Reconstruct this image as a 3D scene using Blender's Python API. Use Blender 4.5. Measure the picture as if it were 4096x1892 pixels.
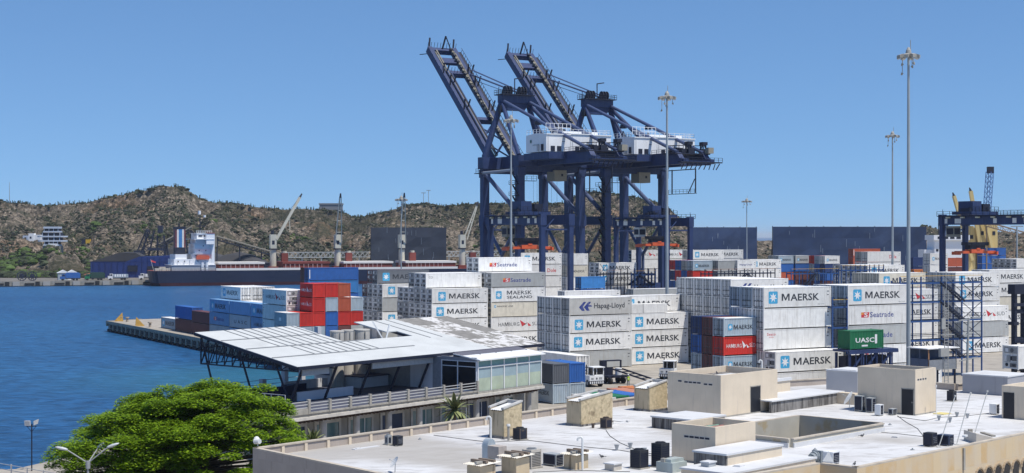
import bpy, math, random
from mathutils import Vector, Matrix, noise
random.seed(7)
SC = bpy.context.scene
for o in list(bpy.data.objects): bpy.data.objects.remove(o)
R = math.radians
# ---------------------------------------------------------------- camera, sky, sun, exposure
FPX, CPX, CPY, EYE = 6150.0, 2048.0, 946.0, 21.5      # focal length in photo pixels, photo centre, eye height over the yard
cam_d = bpy.data.cameras.new("camera"); cam = bpy.data.objects.new("camera", cam_d); SC.collection.objects.link(cam)
cam.location = (0, 0, EYE); cam.rotation_euler = (R(90), 0, 0)
cam_d.sensor_width = 36; cam_d.lens = 36 * FPX / 4096; cam_d.clip_start = 1; cam_d.clip_end = 60000
SC.camera = cam
SUN_EL, SUN_AZ = 65, 126      # elevation; azimuth clockwise from the view direction (+Y)
w = bpy.data.worlds.new("World"); SC.world = w; w.use_nodes = True
nt = w.node_tree; bg = nt.nodes["Background"]
sky = nt.nodes.new("ShaderNodeTexSky"); sky.sky_type = 'NISHITA'; sky.sun_disc = False
sky.sun_elevation = R(SUN_EL); sky.sun_rotation = R(SUN_AZ); sky.altitude = 0; sky.air_density = 1.0; sky.dust_density = 0.0; sky.ozone_density = 4.0
tcw = nt.nodes.new("ShaderNodeTexCoord"); vad = nt.nodes.new("ShaderNodeVectorMath"); vad.operation = 'ADD'; vad.inputs[1].default_value = (0, 0, 0.11); vno = nt.nodes.new("ShaderNodeVectorMath"); vno.operation = 'NORMALIZE'
nt.links.new(tcw.outputs["Generated"], vad.inputs[0]); nt.links.new(vad.outputs[0], vno.inputs[0]); nt.links.new(vno.outputs[0], sky.inputs["Vector"])
tin = nt.nodes.new("ShaderNodeMix"); tin.data_type = 'RGBA'; tin.blend_type = 'MULTIPLY'; tin.inputs[0].default_value = 1; tin.inputs[7].default_value = (0.79, 0.99, 1.17, 1)
nt.links.new(sky.outputs[0], tin.inputs[6]); nt.links.new(tin.outputs[2], bg.inputs[0]); bg.inputs[1].default_value = 0.112
sd = bpy.data.lights.new("sun", 'SUN'); sun = bpy.data.objects.new("sun", sd); SC.collection.objects.link(sun)
sd.energy = 4.9; sd.angle = R(0.53); sd.color = (1.0, 0.95, 0.86)
sdir = Vector((math.sin(R(SUN_AZ)) * math.cos(R(SUN_EL)), math.cos(R(SUN_AZ)) * math.cos(R(SUN_EL)), math.sin(R(SUN_EL))))
sun.rotation_euler = sdir.to_track_quat('Z', 'Y').to_euler(); sun.location = (60, -40, 120)
SC.view_settings.view_transform = 'Standard'; SC.view_settings.look = 'None'; SC.view_settings.gamma = 1
SC.view_settings.exposure = 0.0
# ---------------------------------------------------------------- helpers
def onz(px, py, z=0.0):
    y = (EYE - z) * FPX / (py - CPY); return Vector(((px - CPX) * y / FPX, y, z))
def aty(px, y, z=0.0): return Vector(((px - CPX) * y / FPX, y, z))
def zat(py, y): return EYE - (py - CPY) * y / FPX
def reach(P, d, px):
    r = (px - CPX) / FPX; return (r * P.y - P.x) / (d.x - r * d.y)
MATS = {}
def mat(name, col, rough=0.6, var=0.12, scale=3.0, metal=0.0, dirt=None, dirt_amt=0.0, streak=False, bump=0.0, bscale=30.0, spec=0.4, rnd=0.0, island=0.0, thr=0.55, soft=0.15, world=False):
    if name in MATS: return MATS[name]
    m = bpy.data.materials.new(name); m.use_nodes = True; t = m.node_tree; N = t.nodes; L = t.links
    p = N["Principled BSDF"]; p.inputs["Roughness"].default_value = rough; p.inputs["Metallic"].default_value = metal
    p.inputs["Specular IOR Level"].default_value = spec
    co = N.new("ShaderNodeTexCoord"); src = co.outputs["Object"]
    if world:
        g = N.new("ShaderNodeNewGeometry"); src = g.outputs["Position"]
    oi = N.new("ShaderNodeObjectInfo")
    ad = N.new("ShaderNodeVectorMath"); ad.operation = 'MULTIPLY_ADD'; cr = N.new("ShaderNodeCombineXYZ")
    for i in range(3): L.new(oi.outputs["Random"], cr.inputs[i])
    L.new(cr.outputs[0], ad.inputs[0]); ad.inputs[1].default_value = (37, 91, 53) if not world else (0, 0, 0); L.new(src, ad.inputs[2]); src = ad.outputs[0]
    nz = N.new("ShaderNodeTexNoise"); nz.inputs["Scale"].default_value = scale; nz.inputs["Detail"].default_value = 6; L.new(src, nz.inputs["Vector"])
    mr = N.new("ShaderNodeMapRange"); mr.inputs[1].default_value = 0.3; mr.inputs[2].default_value = 0.7
    mr.inputs[3].default_value = 1 - var; mr.inputs[4].default_value = 1 + var * 0.6; L.new(nz.outputs[0], mr.inputs[0])
    mx = N.new("ShaderNodeMix"); mx.data_type = 'RGBA'; mx.blend_type = 'MULTIPLY'; mx.inputs[0].default_value = 1
    mx.inputs[6].default_value = (*col, 1); L.new(mr.outputs[0], mx.inputs[7]); out = mx.outputs[2]
    if dirt:
        mp = N.new("ShaderNodeMapping"); mp.inputs["Scale"].default_value = (1.6, 1.6, 0.12) if streak else (1, 1, 1); L.new(src, mp.inputs[0])
        n2 = N.new("ShaderNodeTexNoise"); n2.inputs["Scale"].default_value = 2.2 if streak else scale * 0.37; n2.inputs["Detail"].default_value = 8; n2.inputs["Roughness"].default_value = 0.65
        L.new(mp.outputs[0], n2.inputs["Vector"])
        m2 = N.new("ShaderNodeMapRange"); m2.inputs[1].default_value = thr; m2.inputs[2].default_value = thr + soft; m2.inputs[3].default_value = 0; m2.inputs[4].default_value = dirt_amt
        L.new(n2.outputs[0], m2.inputs[0])
        x2 = N.new("ShaderNodeMix"); x2.data_type = 'RGBA'; L.new(m2.outputs[0], x2.inputs[0]); L.new(out, x2.inputs[6]); x2.inputs[7].default_value = (*dirt, 1); out = x2.outputs[2]
    if rnd or island:
        hv = N.new("ShaderNodeHueSaturation"); r2 = N.new("ShaderNodeMapRange"); k = rnd or island
        r2.inputs[3].default_value = 1 - k; r2.inputs[4].default_value = 1 + k
        if island:
            gg = N.new("ShaderNodeNewGeometry"); L.new(gg.outputs["Random Per Island"], r2.inputs[0])
        else: L.new(oi.outputs["Random"], r2.inputs[0])
        L.new(r2.outputs[0], hv.inputs["Value"]); L.new(out, hv.inputs["Color"]); out = hv.outputs[0]
    L.new(out, p.inputs["Base Color"])
    if bump:
        n3 = N.new("ShaderNodeTexNoise"); n3.inputs["Scale"].default_value = bscale; n3.inputs["Detail"].default_value = 5; L.new(src, n3.inputs["Vector"])
        b = N.new("ShaderNodeBump"); b.inputs["Strength"].default_value = min(1, bump); b.inputs["Distance"].default_value = 0.05; L.new(n3.outputs[0], b.inputs["Height"]); L.new(b.outputs[0], p.inputs["Normal"])
    MATS[name] = m; return m
class MB:
    def __init__(s): s.v = []; s.f = []; s.m = []
    def face(s, pts, mi=0):
        n = len(s.v); s.v += [tuple(p) for p in pts]; s.f.append(tuple(range(n, n + len(pts)))); s.m.append(mi); return s
    def obox(s, o, a, b, c, mi=0):
        o, a, b, c = Vector(o), Vector(a), Vector(b), Vector(c); n = len(s.v)
        for k in ((0,0,0),(1,0,0),(1,1,0),(0,1,0),(0,0,1),(1,0,1),(1,1,1),(0,1,1)): s.v.append(tuple(o + a*k[0] + b*k[1] + c*k[2]))
        for f in ((0,3,2,1),(4,5,6,7),(0,1,5,4),(1,2,6,5),(2,3,7,6),(3,0,4,7)): s.f.append(tuple(n+i for i in f)); s.m.append(mi)
        return s
    def box(s, x0, y0, z0, x1, y1, z1, mi=0): return s.obox((x0,y0,z0), (x1-x0,0,0), (0,y1-y0,0), (0,0,z1-z0), mi)
    def beam(s, p, q, w, h=None, mi=0, up=(0,0,1)):
        p, q = Vector(p), Vector(q); h = h or w; d = (q - p)
        if d.length < 1e-6: return s
        dn = d.normalized(); u = Vector(up)
        if abs(dn.dot(u)) > 0.98: u = Vector((0,1,0))
        a = dn.cross(u).normalized(); b = a.cross(dn).normalized()
        return s.obox(p - a*w/2 - b*h/2, d, a*w, b*h, mi)
    def tube(s, p, q, r, n=8, mi=0, r2=None, cap=True):
        p, q = Vector(p), Vector(q); r2 = r if r2 is None else r2; dn = (q - p).normalized()
        u = Vector((0,0,1)) if abs(dn.z) < 0.98 else Vector((1,0,0))
        a = dn.cross(u).normalized(); b = a.cross(dn); k = len(s.v)
        for c, rr in ((p, r), (q, r2)):
            for i in range(n):
                t = 2*math.pi*i/n; s.v.append(tuple(c + a*math.cos(t)*rr + b*math.sin(t)*rr))
        for i in range(n):
            j = (i+1) % n; s.f.append((k+i, k+j, k+n+j, k+n+i)); s.m.append(mi)
        if cap:
            s.f.append(tuple(k+n-1-i for i in range(n))); s.m.append(mi); s.f.append(tuple(k+n+i for i in range(n))); s.m.append(mi)
        return s
    def prism(s, poly, z0, z1, mi=0, mt=None):
        n = len(poly); k = len(s.v)
        for z in (z0, z1): s.v += [(p[0], p[1], z) for p in poly]
        for i in range(n):
            j = (i+1) % n; s.f.append((k+i, k+j, k+n+j, k+n+i)); s.m.append(mi)
        s.f.append(tuple(k+n+i for i in range(n))); s.m.append(mi if mt is None else mt)
        s.f.append(tuple(k+n-1-i for i in range(n))); s.m.append(mi); return s
    def extr(s, poly, o, a, b, c, mi=0):     # polygon in plane (a,b) at o, extruded along c
        o, a, b, c = Vector(o), Vector(a), Vector(b), Vector(c); n = len(poly); k = len(s.v)
        for z in (0, 1): s.v += [tuple(o + a*p[0] + b*p[1] + c*z) for p in poly]
        for i in range(n):
            j = (i+1) % n; s.f.append((k+i, k+j, k+n+j, k+n+i)); s.m.append(mi)
        s.f.append(tuple(k+n+i for i in range(n))); s.m.append(mi); s.f.append(tuple(k+n-1-i for i in range(n))); s.m.append(mi); return s
    def blob(s, c, rx, ry, rz, mi=0, seg=6, rings=4, jit=0.0):
        k = len(s.v)
        s.v.append((c[0], c[1], c[2]-rz))
        for i in range(1, rings):
            t = math.pi*i/rings
            for j in range(seg):
                a = 2*math.pi*j/seg; q = 1 + random.uniform(-jit, jit)
                s.v.append((c[0]+rx*q*math.sin(t)*math.cos(a), c[1]+ry*q*math.sin(t)*math.sin(a), c[2]-rz*q*math.cos(t)))
        s.v.append((c[0], c[1], c[2]+rz)); last = len(s.v)-1
        for j in range(seg):
            j2 = (j+1) % seg
            s.f.append((k, k+1+j2, k+1+j)); s.m.append(mi)
            for i in range(rings-2):
                a0 = k+1+i*seg; s.f.append((a0+j, a0+j2, a0+seg+j2, a0+seg+j)); s.m.append(mi)
            a0 = k+1+(rings-2)*seg; s.f.append((a0+j, a0+j2, last)); s.m.append(mi)
        return s
    def mesh(s, name, mats, smooth=False):
        me = bpy.data.meshes.new(name); me.from_pydata(s.v, [], s.f)
        for m in mats: me.materials.append(m)
        me.polygons.foreach_set("material_index", s.m)
        if smooth: me.polygons.foreach_set("use_smooth", [True]*len(s.f))
        me.update(); return me
    def build(s, name, mats, parent=None, smooth=False):
        if not isinstance(mats, (list, tuple)): mats = [mats]
        return link(name, s.mesh(name, mats, smooth), parent)
def link(name, me, parent=None):
    o = bpy.data.objects.new(name, me); SC.collection.objects.link(o)
    if parent is not None: o.parent = parent
    return o
def tag(o, label=None, cat=None, group=None, kind=None):
    for k, v in (("label", label), ("category", cat), ("group", group), ("kind", kind)):
        if v: o[k] = v
    return o
def root(name, label, cat, loc=(0,0,0), rot=0.0, group=None):
    o = bpy.data.objects.new(name, None); SC.collection.objects.link(o); o.location = loc; o.rotation_euler = (0, 0, R(rot)); return tag(o, label, cat, group)
def single(name, mb, mats, label, cat, group=None, loc=(0,0,0), rot=0.0, smooth=False):
    o = mb.build(name, mats, None, smooth); o.location = loc; o.rotation_euler = (0,0,R(rot)); return tag(o, label, cat, group)
def copy_tree(o, parent=None):
    c = o.copy(); SC.collection.objects.link(c); c.parent = parent
    for ch in [x for x in o.children]: copy_tree(ch, c)
    return c
def rail(mb, pts, h=1.05, step=2.0, r=0.035, mi=0, bars=(1.0, 0.5)):
    for a, b in zip(pts[:-1], pts[1:]):
        a, b = Vector(a), Vector(b); n = max(1, int((b-a).length/step))
        for i in range(n+1):
            p = a.lerp(b, i/n); mb.beam(p, p+Vector((0,0,h)), r*1.6, mi=mi)
        for k in bars: mb.beam(a+Vector((0,0,h*k)), b+Vector((0,0,h*k)), r*1.4, mi=mi)
U = Vector((math.cos(R(30)), math.sin(R(30)), 0)); V = Vector((-math.sin(R(30)), math.cos(R(30)), 0))
# ---------------------------------------------------------------- water
wm = bpy.data.materials.new("sea_water"); wm.use_nodes = True; t = wm.node_tree; N = t.nodes; Lk = t.links; p = N["Principled BSDF"]
p.inputs["Roughness"].default_value = 0.33; p.inputs["IOR"].default_value = 1.33; p.inputs["Specular IOR Level"].default_value = 0.28
g = N.new("ShaderNodeNewGeometry")
mp = N.new("ShaderNodeMapping"); mp.inputs["Scale"].default_value = (0.42, 0.8, 1); mp.inputs["Rotation"].default_value = (0, 0, R(12)); Lk.new(g.outputs["Position"], mp.inputs[0])
n1 = N.new("ShaderNodeTexNoise"); n1.inputs["Scale"].default_value = 0.75; n1.inputs["Detail"].default_value = 7; n1.inputs["Roughness"].default_value = 0.6; n1.inputs["Distortion"].default_value = 0.6; Lk.new(mp.outputs[0], n1.inputs["Vector"])
b = N.new("ShaderNodeBump"); b.inputs["Strength"].default_value = 1.0; b.inputs["Distance"].default_value = 0.55; Lk.new(n1.outputs[0], b.inputs["Height"]); Lk.new(b.outputs[0], p.inputs["Normal"])
n2 = N.new("ShaderNodeTexNoise"); n2.inputs["Scale"].default_value = 0.012; n2.inputs["Detail"].default_value = 5; Lk.new(mp.outputs[0], n2.inputs["Vector"])
cr = N.new("ShaderNodeValToRGB"); cr.color_ramp.elements[0].position = 0.35; cr.color_ramp.elements[0].color = (0.014, 0.075, 0.195, 1); cr.color_ramp.elements[1].position = 0.68; cr.color_ramp.elements[1].color = (0.023, 0.110, 0.25, 1); Lk.new(n2.outputs[0], cr.inputs[0])
n3 = N.new("ShaderNodeMapRange"); n3.inputs[1].default_value = 0.36; n3.inputs[2].default_value = 0.7; n3.inputs[3].default_value = 0.5; n3.inputs[4].default_value = 1.45; Lk.new(n1.outputs[0], n3.inputs[0])
mm = N.new("ShaderNodeMix"); mm.data_type = 'RGBA'; mm.blend_type = 'MULTIPLY'; mm.inputs[0].default_value = 1; Lk.new(cr.outputs[0], mm.inputs[6]); Lk.new(n3.outputs[0], mm.inputs[7])
# shallow turquoise water over the sand bank beside the shore: distance to a fixed place
sx = N.new("ShaderNodeVectorMath"); sx.operation = 'DISTANCE'; Lk.new(g.outputs["Position"], sx.inputs[0]); sx.inputs[1].default_value = (-38, 262, -2.5)
dm = N.new("ShaderNodeMapRange"); dm.inputs[1].default_value = 8; dm.inputs[2].default_value = 48; dm.inputs[3].default_value = 0.5; dm.inputs[4].default_value = 0; dm.interpolation_type = 'SMOOTHSTEP'; Lk.new(sx.outputs["Value"], dm.inputs[0])
m3 = N.new("ShaderNodeMix"); m3.data_type = 'RGBA'; Lk.new(dm.outputs[0], m3.inputs[0]); Lk.new(mm.outputs[2], m3.inputs[6]); m3.inputs[7].default_value = (0.035, 0.16, 0.19, 1); Lk.new(m3.outputs[2], p.inputs["Base Color"])
ww = MB(); ww.face([(-30000,-50,-2.5),(30000,-50,-2.5),(30000,45000,-2.5),(-30000,45000,-2.5)])
o = ww.build("sea_water", wm); tag(o, kind="structure")
# ---------------------------------------------------------------- yard ground, far shore
M_yard = mat("yard_concrete", (0.36, 0.325, 0.275), 0.85, 0.18, 0.35, dirt=(0.13, 0.12, 0.11), dirt_amt=0.6, world=True, bump=0.1)
M_quay = mat("quay_concrete", (0.30, 0.28, 0.24), 0.9, 0.25, 0.8, dirt=(0.08, 0.075, 0.07), dirt_amt=0.8, streak=True)
M_dark = mat("dark_rubber", (0.02, 0.02, 0.022), 0.7)
yard = [(-260,142),(-46,142),(-40,160),(-34,185),(-27,215),(-19,241),(-102.4,390),(-96,400),(75,498.7),(75,2600),(2600,2600),(2600,-45),(-260,-45)]
yd = MB()
import mathutils.geometry as mg
def sheet(mb, poly, z0, z1, mi=0, mt=1):
    k = len(mb.v); n = len(poly)
    for z in (z0, z1): mb.v += [(q[0], q[1], z) for q in poly]
    for i in range(n):
        j = (i+1) % n; mb.f.append((k+i, k+j, k+n+j, k+n+i)); mb.m.append(mi)
    for tr in mg.tessellate_polygon([[Vector((q[0], q[1], 0)) for q in poly]]):
        a, b_, c = tr; pa, pb, pc = poly[a], poly[b_], poly[c]
        if (pb[0]-pa[0])*(pc[1]-pa[1])-(pb[1]-pa[1])*(pc[0]-pa[0]) < 0: b_, c = c, b_
        mb.f.append((k+n+a, k+n+b_, k+n+c)); mb.m.append(mt)
sheet(yd, yard, -7, 0)
tag(yd.build("yard_ground", [M_quay, M_yard]), kind="structure")
# pier edge: fender bays and dark recesses along the seaward quay wall
M_trim = mat("quay_edge", (0.33, 0.30, 0.24), 0.9, 0.2, 1.5)
pe = MB(); A = Vector((-19,241,0)); B_ = Vector((-102.4,390,0)); d = (B_-A); Lq = d.length; dn = d/Lq; nn = Vector((-dn.y, dn.x, 0))
pe.obox(A - Vector((0,0,.5)) + nn*0.0, d, nn*0.5, (0,0,.65), 0)
q = 0
while q < Lq - 3:
    P = A + dn*q
    pe.obox(P + nn*0.02 + Vector((0,0,-2.0)), dn*0.7, nn*0.55, (0,0,1.5), 0)
    pe.obox(P + dn*1.3 + nn*0.02 + Vector((0,0,-1.55)), dn*1.9, nn*0.5, (0,0,0.75), 1)
    pe.obox(P + dn*0.7 + nn*0.02 + Vector((0,0,-0.75)), dn*3.0, nn*0.3, (0,0,0.2), 0)
    pe.tube(P + dn*1.2 + nn*0.4 + Vector((0,0,-4)), P + dn*1.2 + nn*0.4 + Vector((0,0,-2)), 0.3, 8, 1)
    q += 4.0
pe.obox(B_ + nn*.3 + Vector((0,0,-1.2)), Vector((6.4,10,0)), Vector((-.4,.25,0)), (0,0,1.3), 0)
pe.obox(A + nn*0.03 + Vector((0,0,-5)), d, nn*0.25, (0,0,3.1), 1)
tag(pe.build("pier_edge", [M_trim, M_dark]), kind="structure")
S2 = Vector((.928, .371, 0)); NS = Vector((-.371, .928, 0)); Q0 = Vector((-178, 761, 0))
qa = Q0 - S2*520; qb = Q0 + S2*((75+178)/.928)
fs = MB(); sheet(fs, [(qa.x,qa.y),(qb.x,qb.y),(75,2600),(-2600,2600),(-2600,qa.y)], -7, 0)
for k in range(0, 60):
    P = Q0 - S2*(500 - k*14) 
    fs.obox(P - NS*0.6 + Vector((0,0,-2.2)), S2*3.2, NS*0.5, (0,0,2.1), 2)
    fs.obox(P + S2*5.5 - NS*0.3 + Vector((0,0,-1.7)), S2*4.5, NS*0.2, (0,0,0.8), 3)
    fs.obox(P + S2*10.5 - NS*0.3 + Vector((0,0,-2.2)), S2*2.0, NS*0.2, (0,0,2.0), 3)
fs.obox(Q0 - S2*500 - NS*0.5 + Vector((0,0,-2.6)), S2*800, NS*0.4, (0,0,0.45), 3)
tag(fs.build("far_quay", [M_quay, mat("apron_dust", (0.17,0.155,0.135), 0.9, 0.2, 0.1, dirt=(0.06,0.06,0.06), dirt_amt=0.6, world=True), mat("pale_fender", (0.36,0.34,0.31), 0.8), M_dark]), kind="structure")
M_och = mat("bracket_ochre", (0.55,0.33,0.08), .8, .2, 2); M_bol = mat("bollard_rust", (0.40,0.34,0.27), .8, .2, 3)
for i, (px, py, s) in enumerate(((475, 1285, 1), (560, 1304, -1))):
    P = onz(px, py, 0); m = MB(); m.extr([(-1.1,0),(1.1,0),(.9*s,2.2)], (0,-.6,0), (1,0,0), (0,0,1), (0,.25,0)); m.extr([(-1.1,0),(1.1,0),(.9*s,2.2)], (0,.6,0), (1,0,0), (0,0,1), (0,.25,0)); m.box(.6*s-.1,-.35,0,.6*s+.1,.6,1.9)
    single("mooring_bracket", m, [M_och], ("farther" if i == 0 else "nearer") + " ochre triangular bracket on the pier tip", "bracket", "ochre brackets on the pier tip", P, 15)
for i, (px, py) in enumerate(((484, 1285), (509, 1288), (600, 1309))):
    P = onz(px, py, 0); m = MB(); m.tube((0,0,0),(0,0,1.0),.3,10); m.tube((0,0,1.0),(0,0,1.25),.52,10); single("bollard", m, [M_bol], ("bollard beside the farther ochre bracket", "bollard between the two ochre brackets", "bollard before the lone light blue box")[i], "bollard", "bollards on the pier tip", P)
# ---------------------------------------------------------------- hills
PROF = [(-400,800),(0,795),(100,800),(200,806),(290,812),(340,806),(400,786),(450,775),(500,765),(560,752),(600,737),(640,731),(680,738),(720,747),(760,762),(800,785),(860,802),(946,806),(1015,818),(1099,820),(1159,825),(1200,822),(1283,827),(1339,834),(1422,850),(1455,853),(1524,843),(1593,826),(1639,815),(1685,808),(1778,813),(1847,811),(1956,805),(2080,802),(2210,805),(2257,803),(2294,787),(2358,760),(2446,762),(2511,775),(2585,792),(2631,810),(2677,838),(2714,858),(2790,915),(2850,950),(3000,957),(3300,955),(3600,942),(3670,910),(3700,897),(3735,905),(3780,918),(3900,925),(4000,921),(4100,928),(4400,935)]
def prof(px):
    for (a, ya), (b_, yb) in zip(PROF[:-1], PROF[1:]):
        if px <= b_: return ya + (yb-ya)*(px-a)/(b_-a)
    return PROF[-1][1]
YR, YB = 1250.0, 0
def hill_base(px):
    return 845 + max(0, px-250)*0.055 + 12*math.sin(px/90) if px < 3300 else 1010
def hill_at(px, py):
    """first place where the hillside shows at this direction"""
    t = 0.01
    while t < 1.2:
        q = hill_pt(px, t)
        if CPY + (EYE-q.z)*FPX/q.y <= py: return q
        t += 0.004
    return hill_pt(px, 1.0)
def hill_pt(px, t):
    y0 = hill_base(px); y = y0 + (YR-y0)*t
    zr = zat(prof(px), YR)
    n = noise.turbulence(Vector((px/150, t*5.5, 3.3)), 5, False)
    f = t**0.85 if t <= 1 else 1 - (t-1)*1.6
    # a low cliff at the foot on the left
    cl = 0
    if px < 700: cl = 11*max(0, 1-abs(px-215)/150) * min(1, t/0.04) * max(0, 1-max(0, t-0.12)/0.25)
    amp = 1.0 if t < 0.96 else 0.25
    z = 0.3 + (zr-0.3)*f + cl + amp*(n-0.9)*min(1, t*6)*min(9, zr*0.22)
    z += (1.9*noise.noise(Vector((px/22, t*42, 0))) + 1.3*noise.noise(Vector((px/11, t*85, 7))))*min(1, t*12)*amp
    x = (px-CPX)*y/FPX
    return Vector((x, y, z))
hm = MB(); XS = list(range(-420, 4440, 7)); TS = [i/110*1.25 for i in range(111)]
k0 = 0
for t_ in TS:
    for px in XS: hm.v.append(tuple(hill_pt(px, t_) if t_ > 0 else Vector(((px-CPX)*hill_base(px)/FPX, hill_base(px), -0.4))))
nx = len(XS)
for j in range(len(TS)-1):
    for i in range(nx-1):
        a = j*nx+i; hm.f.append((a, a+1, a+nx+1, a+nx)); hm.m.append(0)
hl = bpy.data.materials.new("rocky_hillside"); hl.use_nodes = True; t = hl.node_tree; N = t.nodes; Lk = t.links; p = N["Principled BSDF"]; p.inputs["Roughness"].default_value = 0.95; p.inputs["Specular IOR Level"].default_value = 0.1
g = N.new("ShaderNodeNewGeometry")
def nz_(sc, det=8, rough=0.6, dist=0):
    n = N.new("ShaderNodeTexNoise"); n.inputs["Scale"].default_value = sc; n.inputs["Detail"].default_value = det; n.inputs["Roughness"].default_value = rough; n.inputs["Distortion"].default_value = dist; Lk.new(g.outputs["Position"], n.inputs["Vector"]); return n
a1 = nz_(0.33, 9, 0.74); c1 = N.new("ShaderNodeValToRGB")
e = c1.color_ramp.elements; e[0].position = 0.38; e[0].color = (0.04, 0.038, 0.03, 1); e[1].position = 0.66; e[1].color = (0.50, 0.415, 0.325, 1); x = e.new(0.51); x.color = (0.155, 0.128, 0.098, 1)
Lk.new(a1.outputs[0], c1.inputs[0])
a2 = nz_(0.016, 5); c2 = N.new("ShaderNodeMapRange"); c2.inputs[1].default_value = 0.52; c2.inputs[2].default_value = 0.66; Lk.new(a2.outputs[0], c2.inputs[0])
x1 = N.new("ShaderNodeMix"); x1.data_type = 'RGBA'; x1.blend_type = 'MULTIPLY'; Lk.new(c2.outputs[0], x1.inputs[0]); Lk.new(c1.outputs[0], x1.inputs[6]); x1.inputs[7].default_value = (1.1, 0.86, 0.70, 1)
a5 = nz_(0.008, 3); a3 = nz_(0.045, 7, 0.65); c3 = N.new("ShaderNodeMapRange"); c3.inputs[1].default_value = 0.47; c3.inputs[2].default_value = 0.60; c3.inputs[4].default_value = 0.78; ad5 = N.new("ShaderNodeMath"); ad5.operation = 'MULTIPLY_ADD'; ad5.inputs[1].default_value = 0.55; Lk.new(a5.outputs[0], ad5.inputs[0]); Lk.new(a3.outputs[0], ad5.inputs[2]); sb5 = N.new("ShaderNodeMath"); sb5.operation = 'SUBTRACT'; sb5.inputs[1].default_value = 0.265; Lk.new(ad5.outputs[0], sb5.inputs[0]); Lk.new(sb5.outputs[0], c3.inputs[0])
x2 = N.new("ShaderNodeMix"); x2.data_type = 'RGBA'; Lk.new(c3.outputs[0], x2.inputs[0]); Lk.new(x1.outputs[2], x2.inputs[6]); x2.inputs[7].default_value = (0.052, 0.056, 0.034, 1)
Lk.new(x2.outputs[2], p.inputs["Base Color"])
a4 = nz_(0.35, 8, 0.7); bb = N.new("ShaderNodeBump"); bb.inputs["Strength"].default_value = 1; bb.inputs["Distance"].default_value = 3.0; Lk.new(a4.outputs[0], bb.inputs["Height"]); Lk.new(bb.outputs[0], p.inputs["Normal"])
tag(hm.build("hills", hl), kind="structure")
M_scrub = mat("dry_scrub", (0.042, 0.052, 0.030), 0.9, 0.35, 0.5, island=0.45, spec=0.1)
M_scrub2 = mat("grey_brush", (0.075, 0.072, 0.056), 0.9, 0.3, 0.5, island=0.4, spec=0.1)
M_green = mat("green_brush", (0.065, 0.10, 0.03), 0.9, 0.3, 0.5, island=0.35, spec=0.1)
sb = MB(); rnd = random.Random(3)
for i in range(36000):
    px = rnd.uniform(-60, 2900) if rnd.random() < .9 else rnd.uniform(2750, 4150); t_ = rnd.random()**0.9*1.02
    cl = noise.noise(Vector((px/70, t_*7, 9)))
    big = noise.noise(Vector((px/260, t_*2.2, 21)))
    if cl + big*1.1 < -0.12 and rnd.random() < 0.92: continue
    if big > .12 and rnd.random() < .3: t_ = min(1, t_+rnd.uniform(0, .02))
    if (60 < px < 380 and t_ < .14 or 1120 < px < 1420 and t_ < .22 or 1680 < px < 1900 and .2 < t_ < .75) and rnd.random() < .85: continue
    q = hill_pt(px, max(t_, .01)); s_ = rnd.uniform(0.35, 1.15)*(1.8 if rnd.random() < .08 else 1)
    gm = 2 if (noise.noise(Vector((px/55, t_*5, 4))) > 0.36 and t_ < .6) else (0 if rnd.random() < .55 else 1)
    sb.blob((q.x, q.y, q.z + s_*0.35), s_*1.15, s_*1.1, s_*0.75, gm, 5, 3, 0.35)
for i in range(520):
    px = rnd.uniform(-20, 640); y_ = rnd.uniform(800, 862); s_ = rnd.uniform(.8, 2.6); x_ = (px-CPX)*y_/FPX
    if 350 < px < 620 and y_ < 840: continue
    sb.blob((x_, y_, s_*.3), s_*1.3, s_*1.1, s_*.8, 2 if rnd.random() < .35 else 0, 6, 4, .35)
for (cx_, t0_, n_, rr_) in ((75,.16,120,60),(150,.10,120,50),(430,.12,150,90),(1560,.2,90,60),(980,.16,120,70),(385,.62,30,18),(30,.1,90,50)):
    for i in range(n_):
        q = hill_pt(cx_+rnd.gauss(0, rr_*.6), max(.01, t0_+rnd.gauss(0, .035))); s_ = rnd.uniform(.8, 2.4); sb.blob((q.x, q.y, q.z+s_*.35), s_*1.3, s_*1.2, s_*.75, 2 if rnd.random() < .7 else 0, 6, 4, .35)
tag(sb.build("scrub", [M_scrub, M_scrub2, M_green]), kind="stuff")
cb = MB()
for i in range(1000):
    px = rnd.uniform(0, 2760); t_ = rnd.choice((rnd.uniform(.9, 1.0), rnd.uniform(.97, 1.0), rnd.uniform(.3, 1.0)))
    q = hill_pt(px, t_); h_ = rnd.uniform(1.0, 3.6); r_ = rnd.uniform(.18, .42)
    for k in range(rnd.choice((1, 1, 2, 3))):
        ox = rnd.uniform(-.8, .8); hh = h_*rnd.uniform(.6, 1)
        cb.tube((q.x+ox, q.y, q.z-.5), (q.x+ox*1.5, q.y, q.z+hh), r_, 5, 0, r_*.6)
tag(cb.build("cacti", [M_scrub]), kind="stuff")
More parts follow.
